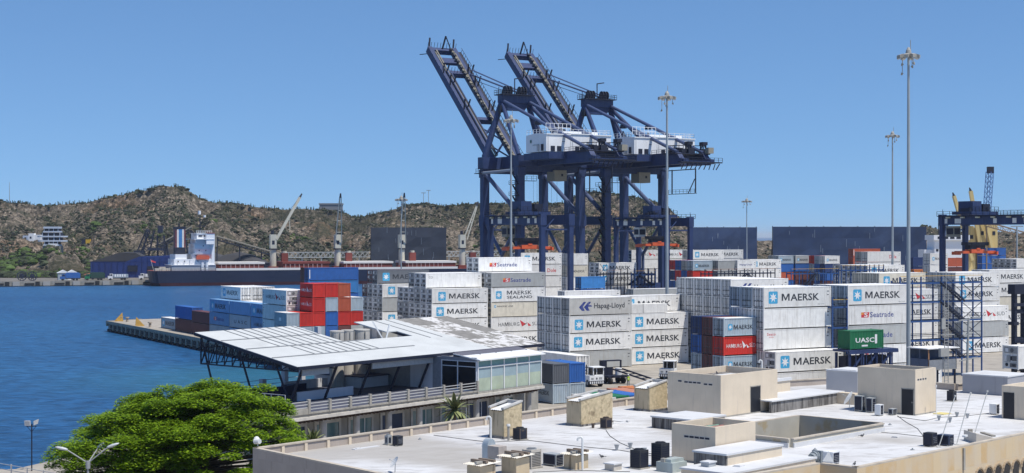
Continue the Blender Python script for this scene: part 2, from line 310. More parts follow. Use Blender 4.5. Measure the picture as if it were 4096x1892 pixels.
# ---------------------------------------------------------------- containers
COL = {'W': ((0.74,0.73,0.70), 'white'), 'C': ((0.66,0.61,0.50), 'cream'), 'G': ((0.40,0.41,0.40), 'grey'), 'A': ((0.46,0.45,0.42), 'warm grey'), 'D': ((0.13,0.14,0.155), 'dark grey'), 'S': ((0.36,0.43,0.48), 'light steel blue'),
       'B': ((0.03,0.12,0.38), 'blue'), 'L': ((0.05,0.22,0.52), 'bright blue'), 'T': ((0.18,0.34,0.55), 'pale blue'), 'N': ((0.025,0.05,0.15), 'navy'), 'R': ((0.55,0.035,0.025), 'red'), 'O': ((0.45,0.10,0.05), 'rust red'), 'K': ((0.14,0.05,0.045), 'dark brown'),
       'E': ((0.015,0.17,0.07), 'green'), 'F': ((0.62,0.20,0.05), 'orange'), 'M': ((0.48,0.20,0.12), 'salmon')}
def paint(c):
    col = COL[c][0]; light = sum(col) > 1.2
    return mat("paint_" + COL[c][1].replace(' ', '_'), col, 0.55 if not light else 0.62, 0.10, 1.2, dirt=(0.30,0.26,0.21) if light else tuple(x*.45+.03 for x in col), dirt_amt=0.62 if light else 0.6, streak=True, rnd=0.12, thr=0.52, soft=0.25)
M_frame = mat("frame_shadow_gap", (0.05,0.05,0.05), 0.8); M_steel = mat("galvanised_rod", (0.11,0.12,0.13), 0.5, metal=0.3)
M_unit_d = mat("unit_dark", (0.03,0.03,0.035), 0.6); M_unit_m = mat("unit_mid", (0.13,0.135,0.14), 0.6); M_unit_g = mat("unit_grey", (0.33,0.34,0.34), 0.6)
M_roof = mat("container_roof", (0.80,0.79,0.77), 0.6, 0.08, 0.6, dirt=(0.45,0.42,0.37), dirt_amt=0.5, rnd=0.08)
W_ = 2.44
def body_mesh(L, h, corr):
    mb = MB(); e = 0.0
    for x in (0, L-.16):
        for y in (0, W_-.16): mb.box(x, y, 0, x+.16, y+.16, h, 0)
    for y in (0, W_-.08): mb.box(.16, y, .12, L-.16, y+.08, .24, 0); mb.box(.16, y, h-.16, L-.16, y+.08, h-.06, 0)
    for x in (0, L-.1): mb.box(x, .16, .1, x+.1, W_-.16, .2, 0); mb.box(x, .16, h-.16, x+.1, W_-.16, h-.05, 0)
    mb.box(.17, .03, h-.09, L-.17, W_-.03, h-.05, 1); mb.box(.1, .1, .14, L-.1, W_-.1, .19, 0)
    for x in (.02, L-.14): mb.box(x, .17, h-.05, x+.12, W_-.17, h-.03, 1)
    if corr:
        n = int((L-.32)/.278); p_ = (L-.32)/n
        for y, s in ((.025, 1), (W_-.025, -1)):
            for i in range(n):
                x = .16 + i*p_; q = [(x, 0), (x+.07, 0), (x+.138, 1), (x+.208, 1), (x+p_, 0)]
                for (xa, da), (xb, db) in zip(q[:-1], q[1:]):
                    ya, yb = y+s*da*.05, y+s*db*.05
                    f = [(xa,ya,.16),(xb,yb,.16),(xb,yb,h-.1),(xa,ya,h-.1)]
                    mb.face(f if s > 0 else f[::-1], 0)
        n = 8; p_ = (W_-.32)/n; x = L-.03
        for i in range(n):
            y = .16+i*p_; q = [(y,0),(y+.08,0),(y+.13,1),(y+.2,1),(y+p_,0)]
            for (ya, da), (yb, db) in zip(q[:-1], q[1:]): mb.face([(x-da*.05,ya,.15),(x-db*.05,yb,.15),(x-db*.05,yb,h-.12),(x-da*.05,ya,h-.12)], 0)
    else:
        for y, s in ((.02, 1), (W_-.02, -1)):
            f = [(.16,y,.16),(L-.16,y,.16),(L-.16,y,h-.1),(.16,y,h-.1)]; mb.face(f if s > 0 else f[::-1], 0)
            for i in range(1, int(L/1.22)):
                x = i*1.22; mb.box(x, min(y, y-s*.006), .2, x+.025, max(y, y-s*.006), h-.14, 0)
            for (x0, x1) in ((L-.75, L-.35), (L-.72, L-.45)):
                zz = h-.75 if x1 > L-.4 else h-1.25; mb.box(x0, min(y, y-s*.006), zz, x1, max(y, y-s*.006), zz+.12, 2)
        mb.face([(L-.03,.16,.15),(L-.03,W_-.16,.15),(L-.03,W_-.16,h-.12),(L-.03,.16,h-.12)], 0)
    return mb
def door_mesh(h):     # one leaf, at x=0, y from .16 to W/2
    mb = MB(); y0, y1 = .17, W_/2-.01
    mb.box(.05, y0, .16, .09, y1, h-.13, 0)
    for k in range(3): z0 = .25+k*(h-.5)/3; mb.box(.035, y0+.1, z0, .05, y1-.1, z0+(h-.5)/3-.14, 0)
    for y in (y0+.26, y1-.26):
        mb.tube((.0, y, .1), (.0, y, h-.06), .028, 5, 1)
        for z in (.3, .9, h*.55, h-.4): mb.box(-.03, y-.07, z, .05, y+.07, z+.07, 1)
        mb.box(-.035, y-.02, 1.05, .0, y+.32, 1.10, 1)
    mb.box(.03, y0-.012, .2, .05, y0+.03, h-.2, 2); mb.box(.03, y1-.03, .2, .05, y1+.01, h-.2, 2); mb.box(.02, y0, h*.33, .05, y1, h*.33+.05, 2); mb.box(.02, y0, .2, .05, y1, .26, 2)
    return mb
def unit_mesh(h):
    mb = MB(); mb.box(.07, .17, .15, .12, W_-.17, h-.13, 0)
    mb.box(.03, .25, h-.95, .07, W_-.25, h-.22, 1)
    mb.tube((.03, 1.0, h-.58), (.0, 1.0, h-.58), .27, 10, 4); mb.box(.0,1.55,h-.8,.03,2.0,h-.35,3)
    mb.box(.01, .3, 1.05, .07, .95, 1.65, 4); mb.box(.0, 1.25, .95, .07, 1.75, 1.7, 1); mb.box(-.01, 1.85, 1.1, .07, 2.15, 1.6, 3); mb.box(-.005,1.0,1.1,.06,1.2,1.6,2)
    mb.box(-.01, .35, .3, .07, 1.3, .75, 4); mb.box(-.02,.5,.38,-.01,.9,.66,2); mb.tube((-.02, 1.8, .55), (.07, 1.8, .55), .2, 10, 2)
    mb.box(.0, .25, .86, .07, W_-.25, .9, 1)
    return mb
MESH = {}
def gm(key, f):
    if key not in MESH: MESH[key] = f()
    return MESH[key]
# --- lettering
def text_polys(s, bold=0.0, mono=False):
    key = ('t', s, bold)
    if key in MESH: return MESH[key]
    c = bpy.data.curves.new("t", 'FONT'); c.body = s; c.offset = bold; c.resolution_u = 2; c.fill_mode = 'FRONT'; c.space_character = 1.02
    ob = bpy.data.objects.new("t", c); SC.collection.objects.link(ob); dg = bpy.context.evaluated_depsgraph_get(); me = bpy.data.meshes.new_from_object(ob.evaluated_get(dg))
    v = [(q.co.x, q.co.y) for q in me.vertices]; f = [tuple(q.vertices) for q in me.polygons]
    bpy.data.objects.remove(ob); bpy.data.curves.remove(c); bpy.data.meshes.remove(me)
    x0 = min(q[0] for q in v); x1 = max(q[0] for q in v); y0 = min(q[1] for q in v); y1 = max(q[1] for q in v)
    MESH[key] = ([(a-x0, b) for a, b in v], f, x1-x0); return MESH[key]
MPOLY = [(0,0),(0,.73),(.2,.73),(.41,.25),(.62,.73),(.82,.73),(.82,0),(.67,0),(.67,.50),(.46,.04),(.36,.04),(.15,.50),(.15,0)]
def put_text(mb, s, x0, x1, z0, z1, mi, bold=0.02, y=0.0):
    segs = []; cur = 0.0; part = ''
    for ch in s + '\0':
        if ch in 'M\0':
            if part.strip(): segs.append((part, cur)); cur += text_polys(part, bold)[2] + .09
            part = ''
            if ch == 'M': segs.append(('M', cur)); cur += .82 + .09
        else: part += ch
    tot = cur - .09; ys = []
    for sg, _ in segs: ys += [q[1] for q in (MPOLY if sg == 'M' else text_polys(sg, bold)[0])]
    lo, hi = min(ys), max(ys); kx = (x1-x0)/tot; kz = (z1-z0)/(hi-lo)
    for sg, c in segs:
        v, f = (MPOLY, [tuple(range(len(MPOLY)))[::-1]]) if sg == 'M' else text_polys(sg, bold)[:2]
        k = len(mb.v); mb.v += [(x0+(c+a)*kx, y, z0+(b_-lo)*kz) for a, b_ in v]
        for q in f: mb.f.append(tuple(k+i for i in q)); mb.m.append(mi)
def star(mb, cx, cz, w, h, mb_i, ms_i):
    r = .18; n = []
    for (sx, sz, a0) in ((1,-1,-90),(1,1,0),(-1,1,90),(-1,-1,180)):
        for k in range(4):
            a = R(a0+30*k); n.append((cx+sx*(w/2-r)+r*math.cos(a), 0, cz+sz*(h/2-r)+r*math.sin(a)))
    mb.face(n, mb_i)
    q = []
    for i in range(14):
        a = R(90+i*180/7); rr = 1.0 if i % 2 == 0 else .42; q.append((cx+rr*w*.44*math.cos(a), -.004, cz+rr*h*.42*math.sin(a)))
    c = (cx, -.004, cz)
    for i in range(14): mb.face([c, q[i], q[(i+1) % 14]], ms_i)
def logo_mesh(code, L, h):
    mb = MB(); sh = L < 9; k = L/12.19
    # slots: 0 dark lettering, 1 pale blue, 2 white, 3 red, 4 navy, 5 orange
    if code == 'M':
        if sh: star(mb, 1.15, h*.5, .75, .85, 1, 2); put_text(mb, "MAERSK", 1.75, 5.1, h*.5-.32, h*.5+.3, 0, .01)
        else: star(mb, 2.0, h*.5, 1.62, 1.7, 1, 2); put_text(mb, "MAERSK", 3.5, 10.3, h*.5-.52, h*.5+.5, 0, .022); put_text(mb, "star cool", 10.0, 11.2, .35, .47, 0, 0)
    elif code == 'MS': star(mb, 1.9, h*.5, 1.3, 1.5, 1, 2); put_text(mb, "MAERSK", 3.7, 9.4, h*.5+.02, h*.5+.8, 0, .012); put_text(mb, "SEALAND", 3.7, 9.5, h*.5-.75, h*.5-.2, 0, .02)
    elif code == 'ML': star(mb, .8, h-.75, .45, .55, 1, 2); put_text(mb, "MAERSK LINE", 1.3, 4.8, h-.9, h-.6, 0, .01)
    elif code == 'HS':
        c = 2 if sh else 0
        x0, xm, x1 = (.55*k*2, 5.6*k, 11.2*k) if not sh else (.5, 3.1, 5.5); z0 = h*.5-.38*(.7 if sh else 1); z1 = h*.5+.38*(.7 if sh else 1)
        if not sh: x0, xm, x1 = 1.5, 6.2, 11.2
        put_text(mb, "HAMBURG", x0, xm, z0, z1, c, .0); put_text(mb, "S\u00dcD", x1-(x1-xm)*.42, x1, z0, z1+.1, c, .0)
        w_ = (x1-xm)*.5; f = 3 if not sh else 2
        mb.face([(xm+.1,0,z1+.4),(xm+.25*w_,0,z0-.15),(xm+.62*w_,0,h*.5-.05)], f); mb.face([(xm+.25*w_+.08,-.003,z0-.1),(xm+.62*w_+.05,-.003,h*.5-.02),(xm+w_*.7,-.003,z1-.1)], f if sh else 0)
        mb.face([(xm+.72*w_,0,z1-.1),(xm+.82*w_,0,z0-.1),(xm+1.1*w_,0,z0)], f)
    elif code == 'SE':
        mb.face([(2.6*k,0,h*.5-.38),(4.0*k,0,h*.5-.38),(4.2*k,0,h*.5+.38),(2.6*k,0,h*.5+.38)], 3); mb.face([(2.6*k,-.004,h*.5+.0),(3.1*k,-.004,h*.5+.1),(3.0*k,-.004,h*.5+.38),(2.6*k,-.004,h*.5+.38)], 5)
        put_text(mb, "S", 3.15*k, 3.85*k, h*.5-.3, h*.5+.32, 2, .02, -.006); put_text(mb, "Seatrade", 4.3*k, 8.9*k, h*.5-.38, h*.5+.4, 4, .01)
    elif code == 'HL':
        for dx in (0, .95): mb.face([(2.0+dx,0,h*.5-.1),(2.9+dx,0,h*.5+.75),(3.4+dx,0,h*.5+.75),(2.75+dx,0,h*.5-.0),(3.1+dx,0,h*.5-.7),(2.55+dx,0,h*.5-.7)], 4)
        mb.face([(3.3,-.003,h*.5-.05),(4.5,-.003,h*.5-.05),(4.4,-.003,h*.5+.2),(3.3,-.003,h*.5+.2)], 4)
        put_text(mb, "Hapag-Lloyd", 4.9, 10.9, h*.5-.6, h*.5+.5, 0, .02)
    elif code == 'U':
        if sh: put_text(mb, "UASC", 1.0, 4.4, h*.5-.35, h*.5+.3, 2, .02); mb.face([(4.5,0,.75),(4.9,0,.75),(4.9,0,2.0),(4.5,0,2.0)], 2); mb.face([(2.1,0,.4),(3.2,0,.4),(3.2,0,.62),(2.1,0,.62)], 2)
        else: put_text(mb, "U A S C", 2.5, 10, h*.5-.4, h*.5+.3, 0, .01)
    elif code == 'UR': put_text(mb, "Hapag-Lloyd", .7, 4.6, h*.5-.2, h*.5+.35, 4, .02)
    elif code == 'DO': put_text(mb, "Dole", 8.0, 10.6, h*.5-.5, h*.5+.45, 3, .015)
    elif code == 'SC': put_text(mb, "Seaco", .5, 2.0, h-.85, h-.45, 3, .01); put_text(mb, "GLOBAL", .8, 1.7, h-1.15, h-1.0, 3, .0)
    elif code == 'CB': put_text(mb, "CCI", .6, 1.4, h-1.0, h-.6, 0, .0)
    elif code == 'BX':
        mb.face([(2.2,0,h*.5-.3),(3.4,0,h*.5-.3),(3.4,0,h*.5+.3),(2.2,0,h*.5+.3)], 2)
    elif code == 'WB': mb.face([(.35,0,.5),(.62,0,.5),(.62,0,h-.4),(.35,0,h-.4)], 2)
    return mb
LM = [mat("letter_dark", (0.035,0.04,0.05), .6), mat("emblem_blue", (0.06,0.36,0.60), .6), mat("letter_white", (0.75,0.75,0.75), .6), mat("letter_red", (0.55,0.04,0.05), .6), mat("letter_navy", (0.03,0.05,0.22), .6), mat("letter_orange", (0.75,0.28,0.06), .6)]
LOGOTXT = {'M': 'with blue star emblem', 'MS': 'with star and two-line lettering', 'ML': 'with small corner star', 'HS': 'with red flag lettering', 'SE': 'with red square emblem', 'HL': 'with slanted navy emblem', 'U': 'with spaced capital letters', 'DO': 'with red lettering', 'SC': 'with small red lettering', 'UR': 'with navy lettering', 'CB': 'with tiny corner letters', '': ''}
NUM = ['bottom', 'second', 'third', 'fourth', 'fifth', 'sixth', 'seventh']
SPEC = []; HID = MB(); HIDM = []
def container(P, rot, L, h, colour, logo, end, label, flip=False, kind='container', group="shipping containers stacked in the yard", roofcol=None):
    """P: local origin; x along length, y across; end: what closes x=0 ('door','unit','plain'); flip: lettering on the y=W side"""
    SPEC.append((Vector(P), rot, L, h, colour, logo, end, label, flip, kind, group, roofcol))
def hidden_box(s):
    P, rot, L, h = s[:4]; pm = paint(s[4])
    if pm not in HIDM: HIDM.append(pm)
    mi = HIDM.index(pm); a = R(rot); ux = Vector((math.cos(a), math.sin(a), 0)); uy = Vector((-math.sin(a), math.cos(a), 0))
    HID.obox(P + ux*.03 + uy*.03 + Vector((0,0,.02)), ux*(L-.06), uy*(W_-.06), (0,0,h-.04), mi)
    for c in (0, L-.16):
        for y_ in (0, W_-.16): HID.obox(P + ux*c + uy*y_, ux*.16, uy*.16, (0,0,h), mi)
def make_container(P, rot, L, h, colour, logo, end, label, flip, kind, group, roofcol):
    corr = end == 'door' and colour not in 'WCGA' or kind == 'dry'
    r = root("shipping_container", label, "container", P, rot, group)
    pm = paint(colour)
    rf = M_roof if colour in 'WCGAS' and not roofcol else paint(roofcol or colour)
    me = gm(('body', L, h, corr), lambda: body_mesh(L, h, corr).mesh("container_body", [pm, rf, LM[0]]))
    b = link("body", me, r)
    for i, mm_ in enumerate((pm, rf, LM[0])): b.material_slots[i].link = 'OBJECT'; b.material_slots[i].material = mm_
    if end == 'unit':
        u = link("cooling_unit", gm(('unit', h), lambda: unit_mesh(h).mesh("cooling_unit", [pm, M_unit_g, M_unit_d, LM[2], M_unit_m])), r)
        u.material_slots[0].link = 'OBJECT'; u.material_slots[0].material = pm
    elif end == 'door':
        for s in (1, -1):
            d_ = link("door", gm(('door', h), lambda: door_mesh(h).mesh("door", [pm, M_steel, M_frame])), r)
            if s < 0: d_.location.y = W_; d_.scale.y = -1
            d_.material_slots[0].link = 'OBJECT'; d_.material_slots[0].material = pm
    else:
        mb = gm(('plain', h), lambda: plain_mesh(h).mesh("end_panel", [pm])); e_ = link("end_panel", mb, r)
        e_.material_slots[0].link = 'OBJECT'; e_.material_slots[0].material = pm
    if logo:
        lg = link("lettering", gm(('logo', logo, L, h), lambda: logo_mesh(logo, L, h).mesh("lettering", LM)), r)
        y = .014 if not corr else .02
        lj = Vector((random.uniform(-.3,.2) if L > 9 else 0, 0, random.uniform(-.07,.07)))
        if flip: lg.location = (L+lj.x, W_-y, lj.z); lg.rotation_euler = (0, 0, math.pi)
        else: lg.location = (lj.x, y, lj.z)
    return r
def plain_mesh(h):
    mb = MB(); n = 8; p_ = (W_-.32)/n; x = .03
    for i in range(n):
        y = .16+i*p_; q = [(y,0),(y+.08,0),(y+.13,1),(y+.2,1),(y+p_,0)]
        for (ya, da), (yb, db) in zip(q[:-1], q[1:]): mb.face([(x+db*.05,yb,.15),(x+da*.05,ya,.15),(x+da*.05,ya,h-.12),(x+db*.05,yb,h-.12)], 0)
    return mb
def stack(desc, px, Y, rows, orient='A', L=12.19, h=2.896, end='door', kind='', pos=None, step=2.52, rowword=None, jit=0.04):
    """rows: front row first, each 'W.M W. ...' bottom to top. A: length along U, rows go back along V. B: length along V, rows go along U."""
    P = pos if pos is not None else aty(px, Y, 0)
    for r_, row in enumerate(rows):
        toks = row.split(); n = len(toks)
        for l_, tk in enumerate(toks):
            if tk == '-': continue
            c, lg = (tk.split('.') + [''])[:2]
            j = random.uniform(-jit, jit); z = l_*h
            e_ = end
            if c.startswith('*'): e_ = 'plain'; c = c[1:]
            if orient == 'A': Q = P + V*(step*r_) + U*j + Vector((0,0,z)); rot = 30; flip = False
            else: Q = P + U*(step*r_ + W_) + V*j + Vector((0,0,z)); rot = 120; flip = True
            tier = 'top' if l_ == n-1 else NUM[l_]
            if n == 1: tier = 'ground'
            if orient == 'A': rw = ['front', 'second', 'third', 'fourth', 'fifth', 'sixth'][r_]+' row' if len(rows) > 1 else ''
            else: rw = ['leftmost', 'second', 'third', 'fourth', 'fifth'][r_]+' column' if len(rows) > 1 else ''
            typ = {'unit': 'reefer', 'door': 'container', 'plain': 'container'}[end]
            ph = LOGOTXT.get(lg, '') if (r_ == 0 or orient == 'B' and r_ == 0) else ''
            lab = f"{COL[c][1]} {typ}" + (f" {ph}" if ph else "") + f", {tier} tier" + (f", {rw}" if rw else "") + f", {desc}"
            wds = lab.split()
            if len(wds) > 16:
                lab = f"{COL[c][1]} {typ}, {tier} tier" + (f", {rw}" if rw else "") + f", {desc}"
            container(Q, rot, L, h, c, lg, e_, lab, flip, kind)
H2 = 2.591
stack("stack right of glazed box", 2276.5, 248, ["G. W.M W.M A.HL", "W. W. W. W.", "W. W. W. W.", "W. W. W. W."])
stack("below warm grey stack", 2306, 240, ["W."], orient='B')
S2P = Vector((19.5, 256, 0))
stack("behind white tractor", 0, 0, ["W.M W.M W.M", "W. W. W. W.M", "W. W. W."], pos=S2P)
stack("beside white lettered four-high block", 1727.5, 292, ["W. W.M W.M W.M", "W. W. W. W. W.CB", "W. W. W. G. W.", "W. G. W. W. G.", "W. G. G. W.", "W. W. G. W."], end='unit')
stack("under left crane's lamp mast", 1529, 320, ["G. W.M G. W.M", "W. G. W. W. D.M", "G. W. W. G. K.", "G. W. G. K."], end='unit')
stack("left of warm grey stack", 1965, 298, ["W.M W.HS C.ML W.MS G.SE", "W. W. W. W. W.", "W. W. G. W. W. W.SE", "W. W. W. W. W. W."], end='unit')
stack("dark stack before big white block", 2895, 210, ["S. S.M R.HS S.M", "K. K. K. K.", "B. S. B. N."], L=6.058, h=H2, kind='dry')
stack("big right-hand white block", 3054, 211.5, ["W. W. W.SC W. W.M", "W. W. W. W. S.", "W. W. S. W. S."])
BIGP = aty(3054, 211.5)
stack("before big white block", 0, 0, ["W. W.M"], end='unit', pos=BIGP - V*2.52)
stack("long six-row block", 2922.7, 253, ["W. W. W. W. W.HL"] + ["W. W. W. W. W."]*5)
stack("streaked stack behind green box", 3392, 220.5, ["W. W.SE G.SE W.SE W.M", "W. W. W. W. W.", "W. W. W. W. W."])
stack("low, behind far penthouse", 0, 0, ["W."], pos=aty(3392, 220.5) - V*5.2 + U*1.0)
# left pier (B orientation: long sides face the water)
stack("in the red end-on block", 1251, 279, ["R. S. R. R.HS R.HS", "B. B. B. S. R.", "R. K. R. O. O.", "G. G. R. S."], orient='B', L=6.058, h=H2, end='plain', kind='dry')
c279 = aty(1251, 279)
stack("left shoulder of red block", 0, 0, ["S. G. S.BX", "S. S. R.HS"], orient='B', L=6.058, h=H2, end='plain', kind='dry', pos=c279 - U*5.04)
stack("behind left shoulder of red block", 1145, 283.3, ["W. W. W. W.HS", "W. W. W. W."], orient='B', end='unit')
q3 = aty(1092, 297)
T3 = 2.74
stack("nearest of three pale blue piles", 0, 0, ["T. T.HS T.M", "W. W. W."], orient='B', h=T3, pos=q3)
stack("middle of three pale blue piles", 0, 0, ["T. S.U T.", "W. W. W."], orient='B', h=T3, pos=q3 + V*12.5)
stack("farthest of three pale blue piles", 0, 0, ["S. T.SE T.M", "W. W. W. W.M", "W. W. W. W.", "C. W. W. W."], orient='B', h=T3, pos=q3 + V*25)
stack("brown pile before the pale blue ones", 0, 0, ["K. K."], orient='B', h=H2, end='door', kind='dry', pos=q3 + V*37.5 + U*0.2)
stack("pile next to brown one at pier end", 0, 0, ["K. B."], orient='B', h=2.896, end='door', kind='dry', pos=q3 + V*50 + U*0.4)
stack("lone box nearest pier tip", 0, 0, ["S.M"], orient='B', h=H2, end='door', kind='dry', pos=q3 + V*62.6 + U*1.0)
# open flat rack frame on the pier tip
fr = root("flat_rack_frame", "open dark frame box standing at the pier tip", "frame", q3 + V*67 + U*5.5, 8)
m_ = MB()
for x in (0, 6):
    for y in (0, 2.4): m_.box(x, y, 0, x+.2, y+.2, 2.5, 0)
for y in (0, 2.4): m_.box(0, y, 2.35, 6.2, y+.2, 2.55, 0); m_.box(0, y, 0, 6.2, y+.2, .3, 0)
for x in (0, 6): m_.box(x, 0, 2.35, x+.2, 2.6, 2.55, 0)
m_.build("frame", mat("weathered_frame", (0.30,0.29,0.27), .8), fr)
m_ = MB(); m_.box(.2, 1.9, .3, 6.0, 2.0, 2.35); m_.box(.2, .2, .1, 6, 1.9, .3); m_.build("back_panel", mat("dark_panel", (0.04,0.045,0.06), .8), fr)
# behind the red block: long blue boxes
stack("tall blue pile behind red boxes", 1235, 345, ["B. B. B. L. B.WB", "K. K. K. K. K."], kind='dry')
# far yard, centre
stack("below left gantry, lettered", 2083, 385, ["W. W. W. W. W.DO W.M", "W. W. W. W. W. W."], end='unit')
stack("pile right of left gantry", 2268, 374, ["W. W. W. W. C.M W."], L=6.058)
stack("behind black stair rack", 2396, 412, ["W. W. W. W.M W.M", "W. W. W. G. W."], end='unit')
stack("right of left gantry leg", 2325, 326, ["B. B. B. B. L."], L=6.058, h=H2, kind='dry')
stack("long roof behind warm grey stack", 2259, 280, ["W. W. W. W."])
stack("long roof behind tractor stack", 2534, 291, ["W. G. W. G."])
stack("beneath right gantry, lettered", 2526, 470, ["W. W. W. W. W. W.HS", "W. W. W. W. W. W."], end='unit')
stack("between right gantry legs", 2648, 481, ["W. W. W. W. W. W.HS"], end='unit')
stack("right of right gantry, nearer", 2768, 470, ["W. W. W. W. W. W.M", "W. W. W. W. W. W."])
stack("right of right gantry, farther", 2851, 486, ["W. W. W. W. W. W.M"])
stack("mixed pile past tall lamp mast", 2772, 382, ["R. B. S. K. R. S.M", "S. B. K. R. B. G.", "K. R. N. S. R. B.", "B. K. R. B. N. R."], L=6.058, h=H2, kind='dry')
stack("grey boxes behind mid rack", 2872, 384, ["G. S. G. G. G. G."], L=6.058, h=H2, kind='dry')
stack("pale boxes behind mid rack", 2950, 386, ["W. W. W. W. W. W.UR"], L=6.058, h=H2)
stack("low whites before navy screens", 3000, 470, ["W. W. W. W. W.M", "W. W. W. W. W."])
stack("left end of mixed far pile", 3114, 480, ["S. G. B. O. B. S.M", "G. S. K. B. G. G."], L=6.058, h=H2, kind='dry')
stack("middle of mixed far pile", 3182, 484, ["K. R. K. K. B. G.M", "K. B. K. B. N. G."], L=6.058, h=H2, kind='dry')
stack("right end of mixed far pile", 3300, 476, ["S. B. K. B. N. W.M", "G. K. B. S. B. S.", "B. S. K. K. S. R."], L=6.058, h=H2, kind='dry')
stack("reefer ends beyond big block", 3471, 375, ["W. W. W. W. W.M"] + ["W. W. W. G. G.", "W. G. W. W. G.", "W. W. G. W. W.", "W. W. W. W. G."], end='unit')
stack("red lettered far pile", 3470, 418, ["W. W. W. W. W. W.DO", "W. W. W. W. W. G."])
stack("rust box against navy screen", 3413, 520, ["O. O. K. O. O. O.WB"], kind='dry')
stack("navy box right of poles", 3653, 440, ["N. B. N. B. N. N."], L=6.058, h=H2, kind='dry')
stack("orange pile behind catwalk", 3656, 400, ["W. O. F. F. F."], L=6.058, h=H2, kind='dry')
stack("beside right gantry leg", 3720, 380, ["W. W. W. W. W. W.M"], L=6.058)
stack("brown pile under orange spreader", 3790, 430, ["K. K. K. K. K. O."], L=6.058, h=H2, kind='dry')
stack("blue box before yellow cranes", 3929, 560, ["B. B. B. B. B. B.WB"], kind='dry')
stack("reefer ends beyond right stair rack", 4066, 480, ["W. W. W. W. W."] + ["G. W. G. W. G.", "W. G. W. W. G.", "G. W. W. G. G."]*1, end='unit')
# right side, nearer
stack("left of stair rack", 3517, 295, ["W. W. W. W. C.M", "W. W. W. W. C.", "W. W. W. W. C."])
stack("behind stair rack's left end", 3562, 286, ["W.M W. W.M W.HS"])
stack("behind blue stair rack", 3822, 300, ["W. W. W. W.M W.M", "W. W. W. W. W.", "W. W. W. W. W."])
stack("low front, behind stair rack", 3846, 281, ["W.M G. W.HS"])
stack("far right, beyond stair rack", 3958, 324, ["C. W.M C. W.M W.M", "W. W. W. W. W."])
stack("two-high pile by white tractor", 2211.4 - 0, 197, ["S.M D.", "S. B."], orient='B', L=6.058, h=H2, end='plain', kind='dry')
# low boxes with coloured roofs just behind the near building
bp = onz(2397, 1562, 2.59); bp.z = 0
for i, (c, sh) in enumerate((('W', -1.5), ('E', -0.6), ('B', 0), ('M', 2.2), ('F', 3.4))):
    Q = bp + U*(2.52*(i-2)+W_) + V*(sh - 6.058)
    container(Q, 120, 6.058, H2, c, '', 'plain', f"{COL[c][1]}-roofed low box behind the near roof's parapet", True, 'dry', roofcol=c)
# half-height white boxes on the stack behind the tractor
for i, pxr in enumerate((2574, 2670)):
    t_ = reach(S2P, U, pxr); x0 = max(0, t_-6.058) if i else 0.0; Ln = t_ - x0 - .05
    hb = MB(); hb.box(0,0,0,Ln,W_,.12); hb.box(0,0,.12,.12,W_,1.5); hb.box(Ln-.12,0,.12,Ln,W_,1.5); hb.box(.12,.03,.12,Ln-.12,.1,1.46); hb.box(.12,W_-.1,.12,Ln-.12,W_-.03,1.46); hb.box(.1,.1,1.46,Ln-.1,W_-.1,1.52)
    if i: x0 = reach(S2P, U, 2574)+.05; Ln2 = t_-x0-.05
    o = single("half_height_container", hb, [paint('W')], ("short" if not i else "longer") + " half-height white box lying on the stack behind the tractor", "container", "half-height white boxes", S2P + U*x0 + Vector((0,0,3*2.896)), 30)
    if i: o.scale.x = Ln2/Ln
# green box on its steel platform
gp = aty(3400.6, 208, 6.15)
container(gp, 30, 6.058, H2, 'E', 'U', 'plain', "dark green container with white capital letters on a navy platform", False, 'dry', "raised boxes")
# reefer held high by the dark handler
rp = aty(4073, 184, 5.5)
container(rp, 30, 12.19, 2.896, 'W', '', 'unit', "white reefer raised on the dark handler at the right edge", False, '', "raised boxes")

# which boxes the photo shows: rays from the camera against plain boxes, the near roofs and the canopy
from mathutils.bvhtree import BVHTree
bm_ = MB()
for s in SPEC:
    a = R(s[1]); bm_.obox(s[0], Vector((math.cos(a), math.sin(a), 0))*s[2], Vector((-math.sin(a), math.cos(a), 0))*W_, (0,0,s[3]))
nbx = len(SPEC)*6
bm_.obox((-17.5,103.5,0), (21.5,24.4,0), (22,-24,0), (0,0,7.2)); bm_.obox((4,128,0), (19,21,0), (25,-25,0), (0,0,7.2)); bm_.obox((25,110,0), (30,30,0), (20,-20,0), (0,0,7.2)); bm_.obox((-24,147,0), (27.3,36.5,0), (-11,8,0), (0,0,4)); bm_.face([(-22.2,159.2,8),(4,194.2,8),(-8.6,203.6,11),(-34.8,168.7,11)]); bm_.obox((-30,112,0),(13,3,0),(-1,8,0),(0,0,9))
bm_.obox((9,127,6),(8,-1,0),(6,6,0),(0,0,4)); bm_.obox((26,123,6),(9,3,0),(0,3,0),(0,0,4.2))
tree_ = BVHTree.FromPolygons(bm_.v, bm_.f); hits = [0]*len(SPEC); py = 930.0
while py < 1700:
    px = 400.0
    while px < 4096:
        q = tree_.ray_cast(Vector((0,0,EYE)), Vector(((px-CPX)/FPX, 1.0, -(py-CPY)/FPX)))
        if q[2] is not None and q[2] < nbx: hits[q[2]//6] += 1
        px += 4.0
    py += 4.0
order = sorted([i for i in range(len(SPEC)) if hits[i] > 2], key=lambda i: -hits[i])[:296]; keep = set(order)
for i, s in enumerate(SPEC):
    if i in keep: make_container(*s)
    else: hidden_box(s)
